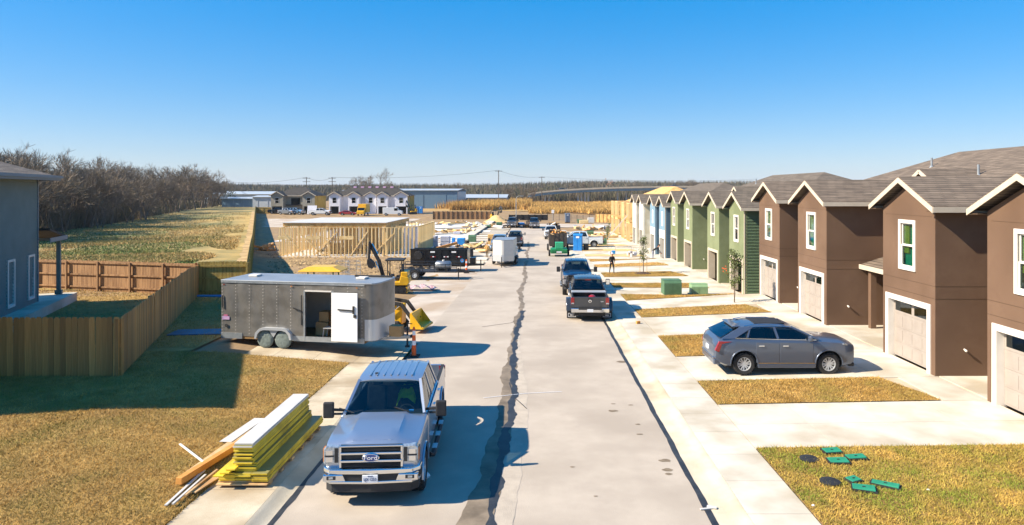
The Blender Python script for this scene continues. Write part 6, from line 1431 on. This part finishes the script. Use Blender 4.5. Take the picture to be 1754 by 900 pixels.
# more lumber, forms and clutter across the plots
for k, (px, py, n_, sp, lab) in enumerate(((790, 398, 26, (2.2, 2.5, .1), 'scattered form boards on the pale slab field'), (825, 388, 24, (2.5, 3, .1), 'loose boards and pipes among the driveway forms'), (765, 385, 22, (4, 3, .1), 'row of dropped timbers at the far slab edge'), (700, 424, 20, (1.2, .8, .2), 'yellow offcuts heaped by the stud frame corner'), (640, 432, 16, (2.0, .5, .1), 'boards dropped in front of the stud frame'), (1010, 392, 22, (2, 2.5, .15), 'lumber scattered on the plot before the tan fence'), (1030, 408, 16, (1.2, 1.5, .15), 'boards by the driveway of the framed house'), (720, 436, 14, (.8, .5, .2), 'broken crates beside the black dump trailer'))):
    heap('lumber_scatter', lab, 'lumber', P(px, py), n_, (.8, 2.8) if k != 7 else (.4, .9), [M['stud'], M['raw'], M['osb'], M['lp_white']], sp, 'lumber scattered over the plots', seed=40+k)
for k, (px, py, lab) in enumerate(((800, 424, 'black refuse barrel by the dump trailer tongue'), (806, 440, 'dark drum behind the channelizer cone'), (1004, 431, 'dark bucket by the white pickup rear wheel'), (790, 436, 'grey drum beside the dump trailer front'))):
    p = P(px, py); t = thing('drum', lab, 'drum', p, 0, 'drums and barrels'); MB().lathe([(.3, 0), (.32, .45), (.3, .9), (.27, .92), (.26, .86), (0, .86)], n=16).build('barrel', M['blackm'] if k != 3 else M['steel'], t, smooth=40); MB().lathe([(.325, .42), (.335, .45), (.325, .48)], n=16, caps=False).build('hoop', M['blackm'], t)
# ================================================================ far houses
def far_house(label, px0, py, scale_y, bumps, L, mats, roofm, wrapm=None, tall=True, film=True, depth=10.5):
    """two-storey block seen from the front, local x to the right, y away"""
    x0 = (px0-CX)*scale_y/F; t = thing('far_house', label, 'house', (x0, scale_y, -.8), 0, 'houses under construction at the far side')
    fm, sm, mm = mats; ze, T = 5.5, 2.6
    MB().box(0, L, T, depth, 0, ze).build('main_wall', mm, t); MB().box(L-.0, L+.06, T, depth, 0, ze).build('end_wall', sm, t)
    e = .5; A = [(-e, T-e, ze), (L+e, T-e, ze), (L+e, depth+e, ze), (-e, depth+e, ze)]; r0, r1 = (5.0, (T+depth)/2, ze+2.6), (L-5.0, (T+depth)/2, ze+2.6)
    m = MB(); m.add(A+[r0, r1], [(0,1,5,4),(1,2,5),(2,3,4,5),(3,0,4),(3,2,1,0)]); rf = m.build('roof', roofm, t); MB().box(-e, L+e, T-e-.08, T-e, ze-.15, ze+.06).build('fascia', M['cream'], rf)
    for k, (a, b2, g) in enumerate(bumps):
        c = (a+b2)/2; hw = (b2-a)/2; y0 = 0 if g else 1.6; w0, w1, z0, z1 = c-.55, c+.55, 3.3, 4.9; gz = 2.3 if g else .0
        b = MB(); b.box(a, a+.35 if g else w0, y0, y0+.15, 0, ze); b.box(b2-.35 if g else w1, b2, y0, y0+.15, 0, ze); b.box(a+.35 if g else w0, b2-.35 if g else w1, y0, y0+.15, gz, z0)
        if g: b.box(a+.35, w0, y0, y0+.15, z0, z1); b.box(w1, b2-.35, y0, y0+.15, z0, z1)
        b.box(a+.35 if g else w0, b2-.35 if g else w1, y0, y0+.15, z1, ze); b.prism([(a, ze), (b2, ze), (c, ze+hw*.55)], 'y', y0, y0+.15); b.build('front_wall', fm, t)
        MB().box(a, a+.12, y0+.15, T, 0, ze).build('side_wall', fm, t); MB().box(b2-.12, b2, y0+.15, T, 0, ze).build('side_wall', sm if k == len(bumps)-1 else fm, t)
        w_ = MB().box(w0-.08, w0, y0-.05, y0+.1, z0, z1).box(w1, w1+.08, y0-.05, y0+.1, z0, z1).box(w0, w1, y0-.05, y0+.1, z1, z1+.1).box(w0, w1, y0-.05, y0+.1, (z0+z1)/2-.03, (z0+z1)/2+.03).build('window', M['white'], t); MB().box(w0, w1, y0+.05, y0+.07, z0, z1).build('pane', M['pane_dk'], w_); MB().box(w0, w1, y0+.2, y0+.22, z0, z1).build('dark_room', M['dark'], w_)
        if g: MB().box(a+.35, b2-.35, y0+1.6, y0+1.65, 0, gz).build('garage_back_shade', M['dark'], t)  # near-black panel painted as the shade deep in the garage
        for s in (-1, 1): 
            b = MB(); ez = ze-.05; az = ze+(hw+.45)*.55; b.prism([(c+s*(hw+.45), ez), (c, az), (c, az+.12), (c+s*(hw+.45), ez+.12)], 'y', y0-.4, 6.5); b.build('wing_roof', roofm, t)
            MB().bar((c+s*(hw+.47), y0-.44, ez+.02), (c, y0-.44, az+.02), .06, .24).build('fascia', M['cream'], t)
    return t
fh = far_house('tan stucco house with yellow sheathed end wall under construction', 464, 367, 202, [(0, 3.7, 1), (9.6, 13.3, 1)], 13.3, (M['tanw'], M['ysheath'], M['tanw']), M['shingle_dk'])
MB().box(5.2, 8, 2.55, 2.6, 2.6, 4.8).build('window', M['pane_dk'], fh); MB().box(3.8, 9.5, 1.8, 2.6, 2.5, 2.8).build('porch_roof', M['shingle_dk'], fh)
fw = far_house('white wrapped house row with dark roof and pink shingle bundles', 563.5, 367, 202, [(0, 3.3, 1), (5.8, 9.2, 1), (10.6, 13.9, 0), (14.6, 17.8, 1), (20.0, 23.8, 1)], 23.9, (M['wrap'], M['ysheath'], M['wrap']), M['shingle_dk'])
M['pinkw'] = mat('pink_wrap', '#d7a0c4', '#e4b8d3', 4, .6)
for i in range(6): MB().cbox((6.2+i*2.3, 6.4, 8.15), (.9, .5, .45)).build('shingle_bundle', M['pinkw'], fw)
p = P(587, 367.5); loose('white_tarp', MB().cbox((p.x, p.y, p.z+1.2), (2.6, .06, 2.4), 0, rx=R(-12)), M['wrap'], 'white sheet propped at the tan house garage', 'tarp') if 0 else None
p = Q(538, 362, 200); loose('leaning_sheet', MB().cbox((p.x-.6, 200, .5), (2.8, .08, 2.6), 0, rx=R(-10)), M['wrap'], 'white sheet leaning in the tan house garage', 'sheet')
# yellow box truck and white van near the wrapped house
def box_truck(label, loc, rz, m, van=False):
    t = thing('van' if van else 'box_truck', label, 'van' if van else 'truck', loc, rz, 'vehicles by the far houses')
    if van:
        b = MB(); b.prism([(-2.8, .4), (2.7, .4), (2.75, 2.3), (-1.2, 2.3), (-1.9, 1.5), (-2.7, 1.25)], 'x', -.95, .95); b.build('body', m, t, bevel=.06)
        MB().prism([(-1.28, 2.18), (-1.9, 1.5), (-1.92, 1.52), (-1.3, 2.2)], 'x', -.85, .85).build('windshield', M['tint'], t)
        for s in (-1, 1): MB().box(*sorted((s*.951, s*.956)), -1.5, -.5, 1.4, 2.1).build('side_window', M['tint'], t)
    else:
        MB().box(-1.15, 1.15, -1.2, 3.2, .9, 3.3).build('cargo_box', m, t, bevel=.04); b = MB(); b.prism([(-3.2, .5), (-1.3, .5), (-1.3, 2.4), (-2.1, 2.4), (-2.4, 1.5), (-3.2, 1.3)], 'x', -1.0, 1.0); b.build('cab', m, t, bevel=.05); MB().prism([(-2.12, 2.3), (-2.42, 1.52), (-2.45, 1.52), (-2.15, 2.3)], 'x', -.9, .9).build('windshield', M['tint'], t)
    for s in (-1, 1):
        for y in (-1.9, 1.8): wheel(t, (s*.9, y, .38), .38, .25, .22, side=s)
box_truck('yellow box truck facing out before the wrapped house', P(622, 369.5), R(0), M['yellow']); box_truck('white cargo van parked side-on before the wrapped house', P(673, 369.5), R(92), whitep, True)
# warehouses
def shed(label, x0, x1, y0, y1, h, wm, rm, rise=.6, z=-.8, name='warehouse', bays=5, door=None):
    t = thing(name, label, 'warehouse', (0, 0, z), 0, 'metal warehouses beyond the site'); MB().box(x0, x1, y0, y1, 0, h).build('wall', wm, t)
    ym = (y0+y1)/2; b = MB(); b.prism([(y0-.5, h), (ym, h+rise), (y1+.5, h), (y1+.5, h+.15), (ym, h+rise+.15), (y0-.5, h+.15)], 'x', x0-.5, x1+.5); b.build('roof', rm, t)
    for i in range(bays): x = x0+(x1-x0)*(i+.5)/bays; MB().box(x-.12, x+.12, y0-.1, y0, 0, h).build('rib', wm, t)
    MB().box(x1, x1+.1, y0+1, y1-1, 0, h-.5).build('end_panel', rm, t)
    if door: MB().box(*door, y0-.05, y0+.05, 0, h*.7).build('loading_door', M['dark'], t)
shed('tall blue grey metal warehouse behind the wrapped houses', -75, -31, 258, 290, 7.0, M['metalblue'], M['metalroof'])
shed('low blue warehouse with pale roof behind the reeds', -40, -14, 300, 330, 3.6, M['metalblue'], M['metalroof'], 1.4)
shed('pale blue shed with dark loading bay by the far trees', -150, -112, 300, 330, 5.2, M['metalroof'], M['metalroof'], 1.2, door=(-148, -142))
shed('small white shed roofed in tin beyond the field end', -128, -112, 270, 285, 3.6, M['metalblue'], M['metalroof'], .6)
shed('grey storage shed left of the tan house', -112, -92, 262, 274, 4.4, M['metalroof'], M['metalroof'], .5)
# utility poles and wires
poles = [(385, 311, 330), (525, 304, 285), (569, 304, 290), (854, 292, 300), (928, 303, 350)]
tops = []
for i, (px, py, y) in enumerate(poles):
    tp = Q(px, py, y); t = thing('utility_pole', ['utility pole by the far trees at the field end', 'utility pole behind the tan house roof', 'utility pole between the tan and wrapped houses', 'tall utility pole beside the low blue warehouse', 'utility pole at the left end of the bridge'][i], 'utility pole', (tp.x, y, -.8), 0, 'utility poles'); h = tp.z+.8
    MB().tube((0, 0, -.2), (0, 0, h), .22, .15, 8).build('pole', M['polewood'], t)
    for z in ((h-.5, h-2.0) if i in (1, 2) else (h-.5,)): MB().box(-1.6, 1.6, -.1, .1, z, z+.2).build('crossarm', M['polewood'], t)
    for x in (-1.4, 0, 1.4): MB().tube((x, 0, h-.3), (x, 0, h+.1), .06, n=6).build('insulator', M['galv'], t)
    tops.append(tp)
M['wire'] = mat('wire', '#3a3c40', rough=.7)
for (i, j, lab) in ((0, 1, 'overhead cable from the field pole to the tan house pole'), (1, 2, 'overhead cable between the two middle poles'), (2, 3, 'long overhead cable to the tall pole'), (3, 4, 'overhead cable from the tall pole to the bridge pole')):
    a, c = tops[i], tops[j]; b = MB(); n = 14; b.path([tuple(a.lerp(c, k/n)-Vector((0, 0, 1.4*4*(k/n)*(1-k/n)))) for k in range(n+1)], .045, 4); tag(b.build('overhead_cable', M['wire']), lab, 'cable', 'overhead cables')
a = tops[4]; c = a+Vector((120, 20, -1)); b = MB(); n = 14; b.path([tuple(a.lerp(c, k/n)-Vector((0, 0, 1.5*4*(k/n)*(1-k/n)))) for k in range(n+1)], .04, 4); tag(b.build('overhead_cable', M['wire']), 'overhead cable running right above the bridge', 'cable', 'overhead cables')
# street light, sign, fences at the street end
p = P(884, 383); h = H-(336-CY)*p.y/F-p.z; t = thing('street_light', 'galvanised street light with a curved arm by the silt fence', 'street light', p); MB().tube((0, 0, 0), (0, 0, h-.8), .1, .07).build('pole', M['galv'], t); MB().path([(0, 0, h-.8), (.1, 0, h-.3), (.5, 0, h-.02), (1.1, 0, h)], .05, 6).build('arm', M['galv'], t); MB().cbox((1.35, 0, h-.02), (.6, .25, .12)).build('lamp_head', M['galv'], t, bevel=.03)
p = P(947, 379); t = thing('street_sign', 'small white sign on a post at the street end', 'sign', p); MB().tube((0, 0, 0), (0, 0, 2.6), .04).build('post', M['galv'], t); MB().box(-.32, .32, -.06, -.04, 1.9, 2.7).build('sign_plate', M['reflect'], t)
def panel_fence(label, px0, py0, px1, py1, h, m, n, postm=None, board=True):
    p, q = P(px0, py0), P(px1, py1); t = thing('fence', label, 'fence', p, 0, 'fences at the far side of the site'); d = q-p
    for i in range(n):
        a, c = d*(i/n), d*((i+1)/n); MB().bar((a.x, a.y, a.z+h*.5), (c.x, c.y, c.z+h*.5), .05, h).build('fence_panel', m, t)
    for i in range(n+1): a = d*(i/n); MB().box(a.x-.07, a.x+.07, a.y-.15, a.y-.02, a.z, a.z+h+.1).build('post', postm or m, t)
M['silt'] = mat('silt_fabric', '#1b1a1c', '#262427', 2, .9)
panel_fence('weathered brown board fence behind the slab field', 742, 376, 841, 376, 2.0, M['picket_red'], 12, M['brownm']); panel_fence('black silt fence along the street end', 872, 377.5, 938, 377.5, 1.35, M['silt'], 6)
panel_fence('tan board fence beside the framed house', 1020, 381, 1052, 382, 1.9, M['osb'], 5)
p, q = P(938, 377.5), P(1020, 380.5); t = thing('wire_fence', 'thin dark wire fence between the silt fence and tan fence', 'fence', p, 0); d = q-p
for i in range(9): a = d*(i/8); MB().tube((a.x, a.y, a.z), (a.x, a.y, a.z+1.6), .05, n=6).build('post', M['blackm'], t)
for z in (.3, .6, .9, 1.2, 1.5): MB().tube((0, 0, z), (d.x, d.y, d.z+z), .02, n=4).build('wire', M['blackm'], t)
# ================================================================ bridge
yb = 365; pts = [Q(px, py, yb) for px, py in ((905, 334), (930, 330.5), (960, 327.8), (1010, 325), (1060, 323.2), (1120, 322), (1200, 321.5), (1330, 322), (1500, 324))]
M['sandc'] = mat('parapet_concrete', '#a59d8e', '#b3ab9c', .3, .85, space='World')
br = thing('overpass', 'long grey concrete overpass on round piers beyond the reeds', 'bridge', (0, 0, 0)); b = MB()
for a, c in zip(pts, pts[1:]):
    MB().bar((a.x, yb+4, a.z), (c.x, yb+4, c.z), 8, .3).build('deck', M['concgrey'], br); MB().bar((a.x, yb-.2, a.z+.5), (c.x, yb-.2, c.z+.5), .25, .75).build('parapet', M['sandc'], br); MB().bar((a.x, yb+.4, a.z-.75), (c.x, yb+.4, c.z-.75), .4, 1.2).build('girder', M['metalblue'], br)
for px in (934, 941, 991, 997, 1003, 1009, 1061, 1076, 1084, 1130, 1180):
    x = (px-CX)*yb/F; z = interp([(q.x, q.z) for q in pts], x); MB().tube((x, yb+2+(px % 3)*3, -1.2), (x, yb+2+(px % 3)*3, z-.9), .5, n=12).build('pier', M['concgrey'], br, smooth=40)
for lab, px in (('dark truck crossing the overpass', 963), ('dark car further along the overpass', 1157)):
    x = (px-CX)*(yb+4)/F; z = interp([(q.x, q.z) for q in pts], x); suv(lab, (x, yb+4, z+.35), R(90), charc, 'vehicles on the overpass', low=True, name='car', cat='car')
# ================================================================ vegetation
def bare_tree(seed, h=11, depth=5):
    rs = random.Random(seed); segs = []
    def grow(p, d, l, r, k):
        q = p+d*l; segs.append((p, q, r, r*.7, k))
        if k == 0: return
        n = rs.choice((2, 3, 3)) if k > 2 else rs.choice((3, 4))
        for i in range(n):
            a = rs.uniform(.25, .75); ax = d.cross(Vector((rs.gauss(0, 1), rs.gauss(0, 1), rs.gauss(0, 1)))).normalized()
            nd = (Matrix.Rotation(a, 3, ax) @ d+Vector((0, 0, .12))).normalized(); grow(p+d*l*rs.uniform(.55, 1), nd, l*rs.uniform(.62, .85), r*.58, k-1)
    for s in range(rs.choice((1, 2, 3))):
        grow(Vector((rs.gauss(0, .3), rs.gauss(0, .3), -.2)), Vector((rs.gauss(0, .22), rs.gauss(0, .22), 1)).normalized(), h*.25, .16, depth)
    zmax = max(s[1].z for s in segs); k = h/zmax
    for tw in (0, 1):
        v = []; f = []
        for p, q, r0, r1, lev in segs:
            if (lev <= 1) != bool(tw): continue
            p, q = p*k, q*k; d = (q-p).normalized(); a = d.cross(Vector((rs.gauss(0, 1), rs.gauss(0, 1), rs.gauss(0, 1)))).normalized(); b2 = d.cross(a); n = len(v)
            if tw: 
                r0 = max(r0, .022); v += [p-a*r0, p+a*r0, q+a*r0*.5, q-a*r0*.5]; f.append((n, n+1, n+2, n+3))
            else:
                for c, r in ((p, max(r0, .03)), (q, max(r1, .025))): v += [c+a*r, c-a*r*.5+b2*r*.87, c-a*r*.5-b2*r*.87]
                f += [(n, n+1, n+4, n+3), (n+1, n+2, n+5, n+4), (n+2, n, n+3, n+5)]
        yield np.array([tuple(c) for c in v]), np.array(f)
protos = []
for s in range(6):
    (v0, f0), (v1, f1) = bare_tree(100+s, 10.5, 6)
    me0 = np_mesh('trunk', v0, f0, M['bark']).data; o1 = np_mesh('crown', v1, f1, M['twig']).data; protos.append((me0, o1))
for o in [o for o in C.objects if o.name.split('.')[0] in ('trunk', 'crown') and o.parent is None]: bpy.data.objects.remove(o)
def put_tree(label, loc, s, rz, k, group):
    t = thing('bare_tree', label, 'tree', loc, rz, group, s)
    for nm, me in zip(('trunk', 'crown'), protos[k % len(protos)]): o = bpy.data.objects.new(nm, me); C.objects.link(o); o.parent = t
    return t
rs = random.Random(11); n = 0
edge = [(0, 418), (60, 408), (115, 396), (170, 388), (230, 378), (290, 366), (340, 357), (375, 353)]
for i in range(150):
    u = (i/150)**1.0; px = -60+435*u; py = interp(edge, max(px, 0)); p = P(px, py, dz=.3); row = rs.choice((0, 0, 1, 1, 2, 3)); off = row*rs.uniform(4, 6.5)
    x, y = p.x-off*1.2+rs.gauss(0, 1), p.y+off*.25+rs.gauss(0, 2)
    if px < 60 and rs.random() < .5: continue
    s = rs.uniform(.85, 1.15)*(1.38 if row > 1 else 1.05); put_tree('bare winter tree in the thicket along the green field edge' if row < 2 else 'taller bare tree deeper inside the field-edge thicket', (x, y, zr(y)+.2), s, rs.random()*6.28, i, 'bare trees of the thicket' if row < 2 else 'tall trees inside the thicket'); n += 1
for i, px in enumerate((292, 305, 318, 330, 342, 352, 362, 370)):
    p = P(px, interp(edge, px)+1, dz=.3); put_tree('broad crowned bare tree at the far end of the thicket', (p.x, p.y, p.z), rs.uniform(1.25, 1.6), i*1.3, i+2, 'broad trees at the thicket end')
def woods_s(n, px0, px1, e, back=30):
    def f(_):
        u = np.random.rand(n); px = px0+(px1-px0)*u; out = []
        for q in px:
            p = P(q, interp(e, max(q, 0)), dz=.3); o = np.random.rand()**1.5*back; out.append((p.x-o*1.2-.5, p.y+o*.25))
        return np.array(out)
    return f
M['brush'] = mat('brush', '#4f463a', '#6b5f4c', .5, .95, space='World', c3='#4d5032', scale3=.08, island=.4)
g = blades('undergrowth', 0, woods_s(26000, -60, 378, edge, 30), lambda x, y: zr(y)+.2, M['brush'], (1.2, 5.5), .1, 1.0); g['label'] = 'tangled brown undergrowth below the bare trees'; g['category'] = 'undergrowth'
# lone shrubs and trees
def shrub(label, px, py, w_, h_, m, n, seed, name='shrub', cat='shrub'):
    rs = np.random.RandomState(seed); p = P(px, py); t = thing(name, label, cat, p, 0, None)
    MB().path([(0, 0, -.1), (.1, 0, h_*.4), (0, .1, h_*.8)], [.12, .08, .03], 6).build('trunk', M['bark'], t)
    c = rs.randn(n, 3)*[w_*.24, w_*.24, h_*.2]+[0, 0, h_*.55]; s = .06*h_; d1 = rs.randn(n, 3); d1 /= np.linalg.norm(d1, axis=1)[:, None]; d2 = np.cross(d1, rs.randn(n, 3)); d2 /= np.linalg.norm(d2, axis=1)[:, None]
    v = np.stack([c-d1*s, c+d2*s*.6, c+d1*s, c-d2*s*.6], 1); np_mesh('crown', v.reshape(-1, 3), np.arange(4*n).reshape(-1, 4), m, t)
shrub('round dark evergreen shrub before the pale blue shed', 397, 353, 5, 6, M['ever'], 900, 3); shrub('russet leaved tree above the overpass', 1044, 338, 9, 14, mat('russet', '#8a5c48', '#9d6d55', 2, .9, island=.3), 700, 5, 'russet_tree', 'tree')
shrub('dark evergreen tree right of the russet tree', 1130, 337, 10, 13, M['ever'], 700, 6, 'evergreen_tree', 'tree'); shrub('broad evergreen tree above the overpass middle', 1064, 338, 12, 11, M['ever'], 700, 8, 'evergreen_tree', 'tree')
for i, px in enumerate((985, 1000, 1075, 1090, 1165, 1185, 1200, 620, 640, 778, 790, 870, 895, 910)):
    y = 440 if px > 960 else 270 if px in (620, 640) else 330; put_tree(['bare tree standing behind the overpass', 'bare tree rising behind the wrapped house roof', 'bare tree near the low blue warehouse'][0 if px > 960 else 1 if px in (620, 640) else 2], ((px-CX)*y/F, y, -.8), (1.35 if px > 960 else 1.5 if px < 700 else .95)*rs.uniform(.85, 1.15), i, i, ['bare trees behind the overpass', 'bare trees behind the houses', 'bare trees near the warehouse'][0 if px > 960 else 1 if px in (620, 640) else 2])
# reeds
def reed_s(n):
    y = 235+np.random.rand(n)**1.3*120; x = (np.random.rand(n)*165+745-CX)*y/F
    k = (np.sin(x*.21)+np.sin(y*.13+x*.05)) > -.9
    return np.c_[x, y][k]
def reed_low(n):
    y = 205+np.random.rand(n)**1.2*150; x = (np.random.rand(n)*190+905-CX)*y/F; k = (np.sin(x*.4)+np.sin(y*.17+x*.09)) > -1.0
    return np.c_[x, y][k]
g = blades('reeds', 45000, reed_low, lambda x, y: -.8, M['reed'], (.7, 1.8), .22, .4); g['label'] = 'low golden reeds in front of the overpass piers'; g['category'] = 'reeds'
g = blades('reeds', 42000, reed_s, lambda x, y: -.85, M['reed'], (1.6, 3.9), .22, .5); g['label'] = 'broad belt of tall golden reeds beyond the site fences'; g['category'] = 'reeds'
struct(strip('reed_bed', fr(228, 400, 20), lambda y: -60*y/235, lambda y: 75*y/235, 8, lambda x, y: -.78, mat('reed_litter', '#9a7b45', '#b08f55', .2, .95, space='World')))
# wooded hills on the horizon
hm = mat('wooded_hill', '#4a463c', '#5c5548', .05, .95, space='World', c3='#3d4232', scale3=.01, detail=8)
def hillz(x, y): return -1+ (y > 430)*min(1, (y-430)/300)*(9.5+2.2*math.sin(x*.004+1)+1.4*math.sin(x*.011)+.8*math.sin(x*.03))
b = MB(); b.grid(fr(-1100, 1300, 24), fr(425, 780, 24), lambda x, y: hillz(x, y)); struct(b.build('hills', hm, smooth=60))
b = MB(); b.grid(fr(-3500, 3500, 90), [1500, 1650, 1800, 2000], lambda x, y: (-1 if y < 1600 else 12+(8+3*math.sin(x*.002)+2*math.sin(x*.007)))); struct(b.build('hills', hm, smooth=60))
def far_s(n):
    y = 425+np.random.rand(n)*340; x = (np.random.rand(n)*1900-60-CX)*y/F; return np.c_[x, y]
g = blades('far_woods', 60000, far_s, lambda x, y: hillz(x, y), M['brush'], (2.5, 6.5), .9, 1.2); g['label'] = 'distant brown winter woods over the hills'; g['category'] = 'woods'
def mid_s(n):
    y = 375+np.random.rand(n)*60; x = (np.random.rand(n)*420+870-CX)*y/F; return np.c_[x, y]
g = blades('far_woods', 16000, mid_s, lambda x, y: -.8, M['brush'], (3, 8.5), .5, 1.3); g['label'] = 'dark bare thicket behind the overpass piers'; g['category'] = 'woods'

# air
hz = MB().box(-4050, 4050, -120, 8050, -4, 60).build('haze', []); stuff(hz); hzm = bpy.data.materials.new('haze'); hzm.use_nodes = True
hn = hzm.node_tree; [hn.nodes.remove(n_) for n_ in list(hn.nodes) if n_.type != 'OUTPUT_MATERIAL']; pv_ = hn.nodes.new('ShaderNodeVolumePrincipled'); pv_.inputs['Color'].default_value = (.82, .9, 1, 1); pv_.inputs['Density'].default_value = .00012
hn.links.new(pv_.outputs[0], hn.nodes[0].inputs['Volume']); hz.data.materials.append(hzm); hz['label'] = 'faint pale haze over the whole site'; hz['category'] = 'haze'
